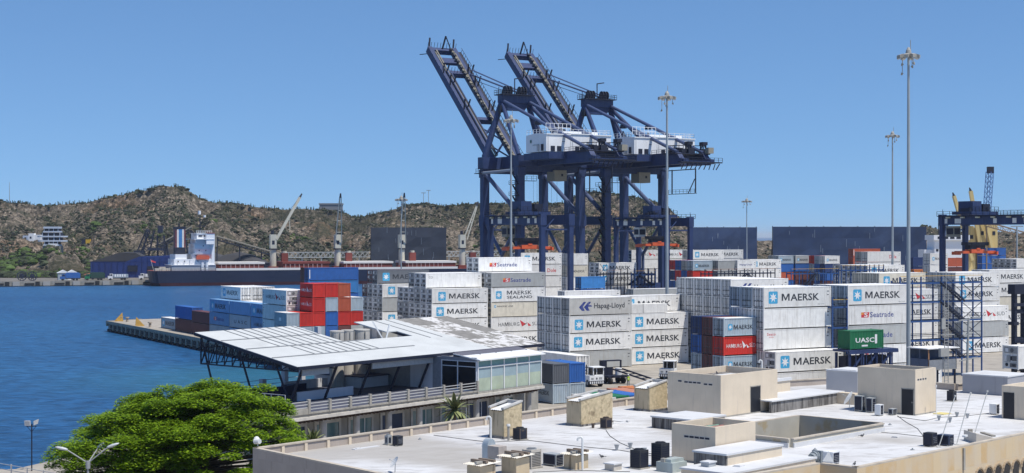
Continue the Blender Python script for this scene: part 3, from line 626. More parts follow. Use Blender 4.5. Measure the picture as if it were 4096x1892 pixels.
# ---------------------------------------------------------------- ship-to-shore cranes
M_cb = mat("crane_navy", (0.021, 0.040, 0.118), 0.5, 0.18, 0.5, dirt=(0.09,0.11,0.18), dirt_amt=0.5, streak=True)
M_cl = mat("crane_tube_blue", (0.075, 0.10, 0.19), 0.45, 0.12, 0.5)
M_cd = mat("crane_black", (0.012, 0.016, 0.035), 0.6)
M_cy = mat("crane_deck_tan", (0.20, 0.185, 0.15), 0.8, 0.3, 1.0)
M_ch = mat("house_white", (0.78, 0.79, 0.80), 0.5, 0.05, 0.3, dirt=(0.45,0.44,0.42), dirt_amt=0.4, streak=True)
M_cab = mat("cabin_beige", (0.28, 0.26, 0.21), 0.7)
GW, GG, ZT, ZG = 19.9, 20.2, 41.0, 44.6
def sts(loc, label):
    r = root("ship_to_shore_crane", label, "crane", loc, 30, "blue container cranes on the quay")
    for (x, y) in ((0,0),(GW,0),(0,GG),(GW,GG)):
        m = MB(); m.box(x-1, y-1, 2.4, x+1, y+1, ZT); m.box(x-1.25, y-1.25, 26-1.6, x+1.25, y+1.25, 26+1.6); m.box(x-1.3, y-1.1, ZT-2.5, x+1.3, y+1.1, ZT-.2)
        for k in (-3.4, -1.2, 1.2, 3.4): m.tube((x+k, y-.4, .5), (x+k, y+.4, .5), .48, 10, 1)
        m.box(x-4.6, y-.5, .9, x+4.6, y+.5, 2.0); m.box(x-2, y-.7, 1.9, x+2, y+.7, 2.6)
        m.build("leg", [M_cb, M_cd], r)
    for bx_ in [(x-.85, 1, 24.9, x+.85, GG-1, 27.3) for x in (0, GW)] + [(x-.7, 1, 4.4, x+.7, GG-1, 6.0) for x in (0, GW)] + [(1.3, y-.8, 6.2, GW-1.3, y+.8, 8.0) for y in (0, GG)] + [(1.25, y-.9, 39.7, GW-1.25, y+.9, 41.2) for y in (0, GG)]:
        MB().box(*bx_).build("portal_beam", [M_cb], r)
    for x in (0, GW):
        m = MB(); m.tube((x, GG-1, 39.3), (x, 1.0, 28.0), .62, 12); m.tube((x, 1.0, 25.2), (x, GG/2, 16.2), .5, 10); m.tube((x, GG-1.0, 25.2), (x, GG/2, 16.2), .5, 10); m.tube((x, GG/2, 16.2), (x, GG/2, 6), .45, 8)
        m.build("diagonal_brace", [M_cl], r)
    # main girder (twin boxes), tapering to the tail
    m = MB(); c0 = GW/2
    for x in (c0-4.4, c0+4.4):
        m.extr([(-31,.2),(-27,0),(GG+4.5,0),(GG+6.5,1.2),(GG+6.5,3.3),(-27.6,3.3),(-29,1.7),(-31,1.4)], (x-.8, 0, ZT+.25), (0,1,0), (0,0,1), (1.6,0,0))
    for y in (-30.5, -27): m.box(c0-3.6, y-.5, ZT+.0, c0+3.6, y+.5, ZT+1.2)
    for y in (-19, 4, 12, GG+3): m.box(c0-3.6, y-.5, ZT+1.4, c0+3.6, y+.5, ZT+3.2)
    m.box(c0-10.6, -16.5, ZT+1.5, c0+10.6, -3.2, ZT+3.3); m.box(-1.4, GG-1.6, ZT, GW+1.4, GG+1.6, ZT+3.4); m.box(-1.2, -1.4, ZT+.1, GW+1.2, 1.4, ZT+3.1)
    m.build("main_girder", [M_cb], r)
    m = MB()
    zb = ZT+3.4
    for x in (c0-6.0, c0+6.0): rail(m, [(x,-29,zb),(x,-17,zb)], 1.1, 2.2, .06)
    m.box(c0-7,-32.2,ZT+.6,c0+7,-30.6,ZT+.9); rail(m, [(c0-7,-32.2,ZT+.9),(c0+7,-32.2,ZT+.9)], 1.1, 1.4, .06)
    for i in range(9):
        x = c0-6+i*1.5; m.tube((x,-32.2,ZT+.4),(x+random.uniform(-.3,.3),-31.0,ZT-1.2),.14,6)
    for (x, y) in ((c0+1.2,-24.5),(c0+6.3,-24.5)):
        for (ax_, ay_) in ((-.6,-.6),(.35,-.6),(-.6,.6),(.35,.6)): m.box(x+ax_,y+ay_,zb,x+ax_+.25,y+ay_+.25,ZT+6.6)
        m.box(x-.8,y-.9,ZT+5.9,x+.8,y+.9,ZT+6.8); m.box(x-.5,y-.4,zb,x+.5,y+.4,ZT+4.9)
        m.beam((x-1.6,y,zb),(x-.3,y,ZT+6.0),.22); m.beam((x+1.6,y,zb),(x+.3,y,ZT+6.0),.22)
    m.box(c0-6,-28,zb-.3,c0+6,-22,zb)
    for z in (4.6,5.6): m.beam((c0-1,-27,ZT+z),(c0-1,-17,ZT+z+.4),.2); m.beam((c0+4,-27,ZT+z),(c0+4,-19,ZT+z+.4),.2)
    for k in range(6): m.beam((c0-1,-27+k*2,zb),(c0-1,-27+k*2,ZT+5.8),.14)
    for k in range(10): m.box(c0-4+random.uniform(0,7),-28+k*1.0,zb,c0-3+random.uniform(0,7),-27.4+k*1.0,zb+random.uniform(.6,1.9))
    m.build("rope_tower", [M_cd], r)
    m = MB(); m.box(c0+4.2,-29.6,ZT+3.4,c0+6.0,-28.0,ZT+5.0); m.build("winch_box", [M_cab], r)
    # machinery house in three bays
    m = MB(); z0, z1 = ZT+3.5, ZT+8.4
    xs = [-.6, 7.2, 14.2, 20.4]
    for i in range(3):
        dz = (0, .25, .1)[i]; x0, x1 = xs[i]+.06, xs[i+1]-.06
        m.extr([(-15,z0),(-4.3,z0),(-4.3,z1-.2+dz),(-9.6,z1+.25+dz),(-15,z1-.2+dz)], (x0,0,0), (0,1,0), (0,0,1), (x1-x0,0,0), 0)
        m.box(x0+.5,-15.08,z0+.2,x0+.62,-15,z1-.4,1)
        m.box(x0-.1,-15.25,z1-.35+dz,x1+.1,-15,z1-.1+dz,0)
        for dx in (1.4, 3.4): m.box(x0+dx,-15.1,z0+.1,x0+dx+1.3,-15,z0+1.5,2)
        m.box(x0+5.0,-15.12,z1-2.2,x0+5.9,-15.0,z1-2.1,2)
    for k in range(2): m.box(-1.0+0*k, -13.6+k*2.2, z0+.2, -.6, -12.9+k*2.2, z0+2.0, 1 if k else 2)
    h_ = m.build("machinery_house", [M_ch, mat("house_trim_grey",(0.45,0.46,0.47),.6), M_cd], r)
    m = MB(); v, f, tw_ = text_polys("S NTA ARTA", .01); k = len(m.v)
    m.v += [(-.68, -8.0-a*3.6/tw_, z0+1.7+b*.6) for a, b in v]
    for q_ in f: m.f.append(tuple(k+i for i in q_)); m.m.append(0)
    for i in range(6): m.face([(-.68,-7.0+.12*math.cos(R(a))*4+0, z0+3.0+.5*math.sin(R(a))+i*.0) for a in range(0,360,45)],0) if i==0 else None
    m.build("lettering", [mat("dull_green_letter",(0.10,0.20,0.17),.7)], h_)
    m = MB(); rail(m, [(-.4,-4.5,z1+.1),(-.4,-14.8,z1+.1),(20.2,-14.8,z1+.1),(20.2,-4.5,z1+.1)], 1.2, 1.6, .06); m.box(6,-13,z1+.3,12,-8,z1+.9); m.box(16,-12,z1+.2,18,-9,z1+1.0)
    rail(m, [(3,-9,z1+1),(11,-9,z1+1)], 2.2, 1.2, .07); m.build("roof_railing", [M_ch], r)
    # A-frame and apex platform
    ca = 9.5; xa, xb, ya, za = 5.2, 13.9, 19.3, 61.0
    for (xt, xf) in ((xa, 0), (xb, GW)):
        m = MB(); m.tube((xf, GG, ZT+3.4), (xt, ya, za), .95, 14, 0, .8); m.build("a_frame_leg", [M_cb], r)
        m = MB(); m.tube((xf, .5, ZT+3.2), (xt, ya, za-.3), .6, 12, 0); m.tube((xf+ (4.2 if xf==0 else -4.2), 8, ZT+3.2), (xt, ya, za-1), .42, 10, 0); m.build("a_frame_strut", [M_cb], r)
        m = MB(); m.tube((xt, ya-.5, za), (xt, -27.5, ZT+3.6), .48, 12, 0); m.tube((xt+.3, ya-20, za-8.3), (xt+.3, ya-20, za-7.3), 1.0, 8, 1)
        for s in (-1, 1): m.beam((xt, -1, za-9.2), (xt+s*1.6, -1.5+s, ZT+8.3), .3, mi=1)
        m.box(xt-1.8,-2.5,za-11.4,xt+1.8,.5,za-11.1,1); rail(m, [(xt-1.8,-2.5,za-11.1),(xt+1.8,-2.5,za-11.1),(xt+1.8,.5,za-11.1)], 1.1, 1.2, .05, 1)
        m.build("backstay", [M_cl, M_cd], r)
    m = MB(); m.extr([(-6.8,0),(6.8,0),(6.8,2.2),(-6.8,2.2),(-6.8,1.2),(-5.4,1.2),(-4.2,-.6),(4.2,-.6),(5.4,1.2),(6.8,1.2)][:4], (ca, ya-1.2, za-.6), (.74,0,0), (0,0,1), (0,2.4,0))
    m.extr([(-3.6,-2.2),(3.6,-2.2),(5.4,0),(-5.4,0)], (ca, ya-.8, za-.6), (.8,0,0), (0,0,1), (0,1.6,0))
    m.box(ca-5.5, ya-2.4, za+1.6, ca+5.5, ya+2.4, za+1.85, 1); rail(m, [(ca-5.5,ya-2.4,za+1.8),(ca+5.5,ya-2.4,za+1.8),(ca+5.5,ya+2.4,za+1.8),(ca-5.5,ya+2.4,za+1.8),(ca-5.5,ya-2.4,za+1.8)], 1.3, 1.0, .05, 1)
    for x in (ca-2.6, ca+2.2):
        for k in range(3): m.tube((x-.9+k*.9, ya-.3, za+3.0), (x-.7+k*.9, ya-.3, za+3.0), 1.35, 12, 1)
        m.box(x-1.3, ya-1, za+1.8, x+1.3, ya+1, za+2.8, 1)
    m.tube((ca, ya, za+1.8), (ca, ya, za+6.6), .16, 6, 1); m.beam((ca, ya, za+6.5), (ca+2.4, ya, za+6.9), .5, .3, 1)
    m.tube((ca-5.3, ya, za+1.8), (ca-5.3, ya, za+4), .1, 5, 1); m.box(ca-5.9, ya-2.0, za-3.6, ca-5.0, ya-.4, za-1.6, 1); m.build("apex_platform", [M_cb, M_cd], r)
    # raised boom
    hy, hz, ty, tz = GG+5.6, ZT+2.6, 66.9, 81.0
    D = Vector((0, ty-hy, tz-hz)); Ld = D.length; D.normalize(); Nn = Vector((0, -D.z, D.y))
    def bp_(x, t, n=0): return Vector((x, hy, hz)) + D*t + Nn*n
    m = MB()
    for s in (-1, 1):
        x = c0+s*4.3; m.obox(bp_(x-.75, 0, -1.1), (1.5,0,0), D*Ld, Nn*2.2)
    for t0, wd in ((Ld-1.4, 1.4), (Ld-13.5, 1.5), (Ld*.34, 1.3)): m.obox(bp_(c0-3.6, t0, -.9), (7.2,0,0), D*wd, Nn*1.7)
    m.obox(bp_(c0-3.0, Ld-7.5, -.5), (6.0,0,0), D*2.6, Nn*1.0)
    m.beam(bp_(c0-3.6, 1, 0), bp_(c0+3.6, Ld*.17, 0), .45); m.beam(bp_(c0+3.6, 1, 0), bp_(c0-3.6, Ld*.17, 0), .45); m.beam(bp_(c0-3.6, Ld*.18, 0), bp_(c0+3.6, Ld*.33, 0), .45); m.beam(bp_(c0+3.6, Ld*.18, 0), bp_(c0-3.6, Ld*.33, 0), .45)
    bm_ = m.build("boom", [M_cb], r)
    m = MB()      # crane rails, walkways and cable chains on the boom
    for s in (-1, 1):
        x = c0+s*2.9; m.obox(bp_(x-.22, 1, 1.15), (.44,0,0), D*(Ld-3), Nn*.25, 0)
        m.obox(bp_(c0+s*3.55-.2, 1, 1.2), (.35,0,0), D*(Ld-4), Nn*.1, 0)
    x = c0+5.9; m.obox(bp_(x-.45, .5, .6), (.9,0,0), D*(Ld-2), Nn*.12, 1)
    for i in range(int(Ld/1.6)):
        t_ = 1+i*1.6; m.obox(bp_(c0+2.2, t_, .9), (.9,0,0), D*.7, Nn*.8, i % 2)
        m.beam(bp_(x+.4, t_, .7), bp_(x+.4, t_, 1.9), .1, mi=1)
        if i % 2: m.beam(bp_(c0-5.4, t_, 1.0), bp_(c0-5.4, t_, 1.7), .1, mi=1)
    m.beam(bp_(x+.4, 1, 1.9), bp_(x+.4, Ld-1, 1.9), .1, mi=1); m.beam(bp_(c0-2.0, 2, .8), bp_(c0-2.0, Ld-14, .8), .3, mi=1)
    m.build("boom_walkway", [M_cy, M_cd], bm_)
    m = MB()
    for t_ in (Ld*.42, Ld*.64, Ld-14):
        for s in (-1, 1):
            for k in (-.55, .55): m.beam(bp_(c0+s*4.3+k, t_, 1.0), bp_(c0+s*4.3+k*1.7, t_+1.1, 4.2), .42, .25)
    for s in (-1, 1):
        m.beam(bp_(c0+s*4.3, Ld, 0), bp_(c0+s*4.3+.4, Ld+2.6, 2.6), .5, .25)
        m.beam(bp_(c0+s*4.3, Ld-1, -1), bp_(c0+s*4.9-.9, Ld+1.6, -3.4), .35, .2) if s < 0 else None
    for i in range(10):
        xx = c0-5+i*1.1; m.beam(bp_(xx, Ld, .8), bp_(xx, Ld+.6, 2.4), .1)
        m.beam(bp_(xx, Ld-13, .8), bp_(xx, Ld-12.4, 2.4), .1)
    m.beam(bp_(c0, Ld-.5, .8), bp_(c0+.6, Ld+1.2, 4.6), .4); m.beam(bp_(c0+3, Ld-.5, .8), bp_(c0+.7, Ld+1.2, 4.4), .25); m.box(c0-.1,0,0,c0,0.01,0.01)
    m.build("boom_fittings", [M_cd], bm_)
    m = MB()      # forestays: one side taut to the apex, the other folded along its girder
    for k in (-.3, .3): m.tube((ca+4.2+k, ya, za+2.2), bp_(c0+4.6+k, Ld-13.5, 2.6), .12, 5)
    m.tube((ca+4.2, ya, za+1.7), bp_(c0+4.6, Ld-14.0, 1.2), .26, 8); m.tube((ca+3.2, ya, za+1.0), bp_(c0+4.6, Ld-17, 1.2), .1, 5)
    m.tube(bp_(c0-3.6, 4, 1.7), bp_(c0-3.6, Ld-13, 1.7), .24, 8); m.tube(bp_(c0-2.6, 4, 1.9), bp_(c0-2.6, Ld-13, 1.9), .12, 6)
    m.build("forestay", [M_cl], r)
    # trolley, cab, ropes, walkways, stairs
    m = MB(); m.box(c0-3.6, 1.0, ZT-.6, c0+3.6, 6.5, ZT+.2, 1); m.box(c0+.2, -1.9, ZT-3.9, c0+4.2, 2.2, ZT-.9, 0); m.box(c0+2.4,-1.96,ZT-2.6,c0+3.0,-1.9,ZT-1.9,1)
    m.build("trolley_cab", [M_cab, M_cd], r)
    m = MB()
    for dx in (-2.6, -1.4, 3.4): 
        for dy in (2, 5): m.tube((c0+dx, dy, ZT-.5), (c0+dx, dy, 30), .035, 4)
    m.build("hoist_rope", [M_cd], r)
    m = MB(); m.box(-1.4, .9, ZT-4.0, c0-4, 1.9, ZT-3.85); rail(m, [(1.2,.9,ZT-3.8),(c0-4,.9,ZT-3.8)], 1.2, 1.3, .05)
    m.build("walkway", [M_cd], r); m = MB()
    m.box(GW+1.1, -14, ZT-7.2, GW+2.0, 2.2, ZT-7.05); rail(m, [(GW+1.1,-14,ZT-7),(GW+1.1,2.2,ZT-7)], 1.1, 1.7, .05)
    for y in (2.2,-2.6,-14): m.beam((GW+1.5,y,ZT-7),(GW+1.5,y,ZT),.28)
    m.beam((GW+1.5,-14,ZT-.2),(GW+1.5,2.2,ZT-.2),.25); m.beam((GW+1.5,-10.5,ZT-7),(GW+1.5,-13.6,ZT-3),.2)
    m.build("hanging_catwalk", [M_cd], r); m = MB()
    rail(m, [(-1.8,GG+2,ZT-1.2),(-1.8,GG-2,ZT-1.2)], 1.3, 1.2, .06); m.box(-2.6,GG-1.6,ZT-1.4,-1,GG+1.6,ZT-1.2)
    m.build("corner_platform", [M_cd], r); m = MB()
    z = 8
    while z < ZT-3:
        m.box(-2.6, -1.6, z, -.95, 1.6, z+.14); rail(m, [(-2.6,-1.6,z),(-2.6,1.6,z)], 1.1, 1.1, .05)
        m.beam((-1.4,-1.5,z+.1),(-1.4,1.5,z+3.0),.5,.12); z += 3.1
    m.build("stairs", [M_cd], r)
    m = MB(); m.tube((-1.3, GG-1.1, ZT-1.2), (-1.3, 2.0, ZT-1.0), .42, 10); m.build("counter_tube", [mat("tube_grey_blue",(0.25,0.28,0.33),.5)], r)
    m = MB(); m.box(0.4,-.6,25.2,2.6,.6,27.6,0); m.build("junction_box", [M_cab], r)
    return r
B0 = Vector((2.2, 427.5, 0)); crane1 = sts(B0, "blue quay crane with its boom raised, left of the two")
crane2 = copy_tree(crane1); crane2.location = B0 + U*28.7; crane2["label"] = "blue quay crane with its boom raised, right of the two"
# ---------------------------------------------------------------- yard gantries on tyres
M_or = mat("spreader_orange", (0.62, 0.11, 0.04), 0.5, 0.15, 1.0)
M_pl = mat("number_plate_white", (0.72, 0.73, 0.70), 0.6)
def rtg(loc, span, label, sy=12.0, sz=18.9, cabz=0):
    r = root("yard_gantry", label, "gantry crane", loc, 30, "navy rubber-tyred gantries over the yard"); wb = 7.4; H_ = 26.6
    for (x, y) in ((0,0),(wb,0),(0,span),(wb,span)):
        m = MB(); m.box(x-.55, y-.5, 1.8, x+.55, y+.5, H_-1.2); m.box(x-.75, y-.65, H_-2.6, x+.75, y+.65, H_); m.tube((x,y,H_),(x,y,H_+1.2),.06,5)
        l_ = m.build("leg", [M_cb], r)
        m = MB()
        for k in (-.9, .9): m.tube((x+k, y-.35, .8), (x+k, y+.35, .8), .8, 12)
        m.build("wheel", [M_dark], l_)
    for y in (0, span):
        m = MB(); m.box(-1.6, y-.5, 1.5, wb+1.6, y+.5, 2.5)
        if y == 0: m.box(1, -1.2, 2.5, wb-1, 1.2, 4.6)
        m.build("sill_beam", [M_cb], r); m = MB(); m.box(.55, y-.16, 22.9, wb-.55, y+.16, 23.25); m.beam((.5,y,23),(wb*.4,y,25.4),.22); m.build("tie_beam", [M_cb], r)
    for x in (0, wb):
        m = MB(); m.box(x-.5, .66, H_-2.4, x+.5, span-.66, H_-.2, 0)
        m.box(x-1.3 if x == 0 else x+.5, -.5, H_-.5, x-.5 if x == 0 else x+1.3, span+.5, H_-.35, 1)
        xx = x-1.3 if x == 0 else x+1.3; rail(m, [(xx,-.5,H_-.4),(xx,span+.5,H_-.4)], 1.1, 1.9, .05, 1)
        b_ = m.build("top_beam", [M_cb, M_cd], r)
        if x == 0:
            m = MB()
            for (yy, ww_) in ((1.6,.9),(4.6,1.1),(10.2,1.0),(span-6.2,1.9),(span-2.0,.8)): m.box(-.54, yy, H_-2.1, -.5, yy+ww_, H_-1.0, 0)
            m.build("sign_plate", [M_pl], b_)
            m = MB()
            for k in range(6): m.box(-1.1, 1.5+k*span/6, H_-.9, -.6, 2.5+k*span/6, H_-.6)
            m.build("lamp_cover", [mat("lamp_cream",(0.62,0.60,0.45),.6)], b_)
    m = MB(); y0 = sy
    m.box(-.6, y0-3, H_-.1, wb+.6, y0+3, H_+.6, 0); m.box(.6, y0-2.2, H_+.6, 3.4, y0+2.2, H_+3.0, 0); m.box(4.4, y0-1.8, H_+.6, 6.6, y0+1.2, H_+2.4, 1); m.tube((2,y0+2.6,H_+1.5),(5.6,y0+2.6,H_+1.5),.7,10,1)
    for k in range(8): m.box(-.5+k, y0-2.9+random.uniform(0,3), H_+.5, .1+k, y0-1.8+random.uniform(0,3), H_+random.uniform(.9,1.7), 1)
    rail(m, [(-.6,y0-3,H_+.6),(wb+.6,y0-3,H_+.6)], 1.1, 1.2, .05, 1); tr = m.build("trolley", [M_cb, M_cd], r)
    m = MB(); m.box(-.4, y0+2.6, H_-5.2, 1.8, y0+5.0, H_-2.7, 0); m.box(-.45, y0+2.8, H_-4.6, -.4, y0+4.8, H_-3.2, 1); m.box(-.2,y0+2.55,H_-4.6,1.6,y0+2.6,H_-3.2,1); m.build("operator_cabin", [mat("gantry_cabin",(0.55,0.56,0.54),.6) if cabz else M_cab, M_cd], r)
    xm = wb/2; m = MB()
    m.box(xm-6.05, y0-.55, sz, xm+6.05, y0+.55, sz+.6, 0); m.box(xm-2.2, y0-1.0, sz+.1, xm+2.2, y0+1.0, sz+.95, 0); m.box(xm-.5,y0-1.1,sz+.9,xm+.5,y0+1.1,sz+1.25,0)
    for s in (-1, 1): m.box(xm+s*6.0-.25, y0-1.22, sz-.3, xm+s*6.0+.25, y0+1.22, sz+.45, 0)
    sp = m.build("spreader", [M_or], r)
    m = MB()
    m.box(xm-3.3, y0-1.1, sz+1.9, xm+3.3, y0+1.1, sz+2.6); m.box(xm-2.4,y0-.8,sz+1.0,xm+2.4,y0+.8,sz+1.9)
    for k in range(9): m.tube((xm-3+k*.75, y0-1.1, sz+2.2), (xm-3+k*.75, y0+1.1, sz+2.2), random.uniform(.2,.4), 8)
    m.build("head_block", [M_cd], sp)
    m = MB()
    for x in (xm-2.6, xm+2.6):
        for y in (y0-.9, y0+.9): m.tube((x, y, sz+2.5), (x*1.0, y, H_), .05, 4)
    m.build("hoist_rope", [M_cd], sp)
    return r
rtg(aty(2169, 342), 23.5, "navy yard gantry in front of the left crane's legs", 12.5, 18.6)
rtg(aty(2668, 397), 23.5, "navy yard gantry below the right crane", 9.5, 19.0, 1)
rtg(aty(3770, 358) - V*27, 27, "navy yard gantry at the right edge of the photo", 20.5, 17.6)
# ---------------------------------------------------------------- high lamp masts
M_mast = mat("mast_grey", (0.30, 0.34, 0.37), 0.5, 0.1, 0.5, metal=0.0)
M_lamp = mat("lamp_head_grey", (0.34, 0.33, 0.30), 0.6, 0.2, 2); M_glass = mat("lamp_glass", (0.55, 0.58, 0.6), 0.2)
def mast(px, Y, h, label, r0=.33, seed=1, ring=1.15):
    rn = random.Random(seed); P = aty(px, Y, 0); r = root("lamp_mast", label, "lamp mast", P, rn.uniform(0, 60), "tall lamp masts")
    m = MB(); m.tube((0,0,0), (0,0,h), r0, 14, 0, r0*.45); m.box(-.5,-.5,0,.5,.5,.12); m.build("pole", [M_mast], r)
    m = MB(); m.tube((0,0,h-.5), (0,0,h+.2), ring*.42, 12, 0, ring*.3); m.tube((0,0,h+.2), (0,0,h+.6), ring*.3, 12, 0, .1)
    for i in range(16):
        a = 2*math.pi*i/16; b_ = a+2*math.pi/16; m.beam((ring*.8*math.cos(a), ring*.8*math.sin(a), h-.5), (ring*.8*math.cos(b_), ring*.8*math.sin(b_), h-.5), .12)
    for i in range(4): a = math.pi*i/2; m.beam((0,0,h-.4), (ring*math.cos(a), ring*math.sin(a), h-.55), .14)
    m.tube((.3,0,h),(.3,0,h+1.6),.05,5); m.build("lamp_ring", [M_lamp], r)
    for i in range(8):
        a = 2*math.pi*i/8 + .2; c, s = math.cos(a), math.sin(a); m = MB(); q = Vector((c, s, 0)); tq = Vector((-s, c, 0))
        m.obox(q*ring*.85 - tq*.33 + Vector((0,0,h-.75)), q*.62 + Vector((0,0,-.2)), tq*.6, (0,0,.42), 0); m.obox(q*ring*.9 - tq*.28 + Vector((0,0,h-.85)), q*.5 + Vector((0,0,-.2)), tq*.5, (0,0,.08), 1)
        m.build("floodlight", [M_lamp, M_glass], r)
    m = MB()
    for (a, dz) in ((.6, -1.9), (3.2, -1.7), (2.4, -2.9), (5.2, -1.6)):
        c, s = math.cos(a)*ring*.8, math.sin(a)*ring*.8; m.tube((c, s, h-.6), (c, s, h+dz), .05, 5); m.tube((c, s, h+dz), (c*1.15, s*1.15, h+dz-.3), .2, 6, 0, .1)
    m.build("camera_bracket", [M_lamp], r)
    return r
mast(3634, 212, 47, "tallest grey lamp mast, right of the streaked stack", .34, 1, 1.1)
mast(2668, 282, 47.6, "grey lamp mast rising in front of the right quay crane", .36, 2, 1.25)
mast(2044, 335, 47.4, "grey lamp mast in front of the left quay crane's legs", .33, 3, 1.3)
mast(3570, 387, 47.4, "thinner grey lamp mast just left of the tallest one", .36, 4, 1.4)
mast(2987, 590, 35.6, "distant short lamp mast before the navy wind screens", .3, 5, 1.6)
mast(1605, 462, 33.2, "lamp mast overlapping the ship's third deck crane", .24, 6, 1.5)
# ---------------------------------------------------------------- wind screens
M_net = mat("wind_net_navy", (0.020, 0.042, 0.105), 0.8, 0.25, 0.15, dirt=(0.045,0.075,0.15), dirt_amt=0.7, bump=0.4, bscale=0.6)
M_net2 = mat("wind_net_grey", (0.035, 0.045, 0.07), 0.8, 0.25, 0.15, dirt=(0.07,0.085,0.11), dirt_amt=0.7, bump=0.4, bscale=0.6)
def screen(pxa, pxb, Y, ztop, label, m_):
    A = aty(pxa, Y, 0); B = aty(pxb, Y+6, 0); d = B-A; L = d.length; dn = d/L; nn = Vector((dn.y, -dn.x, 0))
    r = root("wind_screen", label, "wind screen", A, 0, "netted wind screens round the coal yard"); m = MB(); n = max(3, int(L/7.5)); rr = 5
    dz = [[random.uniform(-.35, .35) for _ in range(rr+1)] for _ in range(n+1)]
    for i in range(n):
        for j in range(rr):
            z0, z1 = ztop*j/rr, ztop*(j+1)/rr; q = []
            for (ii, jj, zz) in ((i,j,z0),(i+1,j,z0),(i+1,j+1,z1),(i,j+1,z1)): q.append(d*(ii/n) + nn*dz[ii][jj] + Vector((0,0,zz)))
            m.face(q, 0)
    m.build("net", [m_], r); m = MB()
    for i in range(n+1):
        p = d*(i/n) - nn*1.0; m.beam(p, p+Vector((0,0,ztop+.4)), .3); m.beam(p+Vector((0,0,ztop*.7)), p-nn*7, .3)
    for j in range(rr+1): m.beam(-nn*.8+Vector((0,0,ztop*j/rr)), d-nn*.8+Vector((0,0,ztop*j/rr)), .15)
    m.build("steel_frame", [M_cd], r); m = MB()
    for k in range(n*3):
        i = rnd.uniform(.03,.97); z = rnd.uniform(.25,.98)*ztop; m.obox(d*i + nn*.5 + Vector((0,0,z-rnd.uniform(1,4))), dn*.14, nn*.05, (0,0,rnd.uniform(1.5,4)))
    m.build("batten", [mat("pale_batten",(0.22,0.27,0.34),.7)], r)
    return r
screen(1484, 1785, 845, 26.4, "grey-black wind screen behind the bulk carrier", M_net2)
screen(2765, 3028, 690, 25.6, "navy wind screen right of the right gantry", M_net)
screen(3092, 3705, 700, 25.9, "longest navy wind screen, behind the two lamp masts", M_net)
# ---------------------------------------------------------------- steel stair racks for the reefers
M_rk = mat("rack_blue", (0.025, 0.075, 0.22), 0.5, 0.15, 1); M_rkd = mat("rack_dark", (0.015, 0.022, 0.045), 0.6); M_yel = mat("handrail_yellow", (0.62, 0.38, 0.07), 0.6)
def rack(P, L, nlev, label, bay=3.0, W=1.6, h=2.9, top=1.2, mats=None, stairs=(), z_off=0.0, xbr=(), deck_y=True, first=1):
    r = root("stair_rack", label, "steel rack", P, 30, "steel racks between the reefers"); mats = mats or [M_rk, M_rkd, M_yel]; n = max(1, int(round(L/bay)))
    m = MB(); zt = z_off+nlev*h
    for i in range(n+1):
        for y in (0, W): m.box(i*L/n-.09, y-.09, 0, i*L/n+.09, y+.09, zt+top*(.9 if y == 0 else .3), 0)
    for l_ in range(first, nlev+1):
        z = z_off+l_*h
        for y in (0, W): m.beam((0,y,z-.1),(L,y,z-.1),.14,.24,0)
        for i in range(n+1): m.beam((i*L/n,0,z-.1),(i*L/n,W,z-.1),.12,.2,0)
    for (i, l_) in xbr:
        x0, x1, z0 = i*L/n, (i+1)*L/n, z_off+l_*h
        m.beam((x0,0,z0),(x1,0,z0+h-.2),.08,mi=1); m.beam((x1,0,z0),(x0,0,z0+h-.2),.08,mi=1)
    m.build("frame", mats, r); m = MB()
    for l_ in range(first, nlev+1):
        z = z_off+l_*h; m.box(0,.1,z-.02,L,W-.1,z+.04,0)
        m.beam((0,-.1,z+1.0),(L,-.1,z+1.0),.07,mi=1 if (l_ == nlev and deck_y) else 0); m.beam((0,-.1,z+.5),(L,-.1,z+.5),.05,mi=0)
    m.build("walkway", [mats[1], mats[2]], r)
    if stairs:
        m = MB()
        for (x0, x1, l_) in stairs:
            z0 = z_off+l_*h; a, b_ = Vector((x0,-.9,z0)), Vector((x1,-.9,z0+h)); m.beam(a,b_,.12,.3,0); m.beam(a+Vector((0,.8,0)),b_+Vector((0,.8,0)),.12,.3,0); m.beam(a+Vector((0,0,1)),b_+Vector((0,0,1)),.06,mi=0)
            for k in range(10): p = a.lerp(b_, (k+.5)/10); m.box(p.x-.13,-.9,p.z-.03,p.x+.13,-.1,p.z+.03,0)
        m.build("stair_flight", [mats[1]], r)
    return r
rack(aty(3600, 231), 17.2, 5, "blue stair rack with zigzag flights, right of the tallest mast", 4.3, 1.8, 2.9, 1.0, stairs=((12.6,8.2,4),(12.6,8.2,3),(12.6,8.2,2),(12.6,8.2,1)), xbr=((3,1),(3,2),(3,3),(3,4)))
rack(aty(3330, 216.5), 2.7, 4, "narrow blue rack with yellow rails between two white stacks", 2.7, 6.5, 2.9, 1.5)
rack(aty(2400, 404), 17.5, 4, "black stair rack in front of a white lettered stack", 2.2, 1.6, 2.9, 1.6, mats=[M_rkd, M_rkd, mat("rail_rust",(0.38,0.2,0.12),.8)], stairs=((9,13.5,3),(9,13.5,2)), xbr=((0,4),(0,3)))
rack(aty(2540, 398), 6.5, 4, "blue stair rack beside the black one", 2.2, 1.6, 2.9, 1.6, stairs=((5.5,1,3),(5.5,1,2),(1,5.5,1)))
rack(aty(2820, 360), 21, 4, "dark catwalk rack behind the long six-row block", 2.4, 1.6, 3.2, 1.2, mats=[M_rkd, M_rkd, mat("rail_rust",(0.38,0.2,0.12),.8)], stairs=((8,12,3),(15.5,12,3)))
rack(aty(3165, 345), 14, 4, "dark blue catwalk rack before the mixed far pile", 2.4, 1.6, 3.3, 1.2, stairs=((3,7,3),(7,3,2)))
rack(aty(3365, 352), 13, 4, "long catwalk with crowded rails above the reefer ends", 1.5, 1.6, 3.45, 1.3)
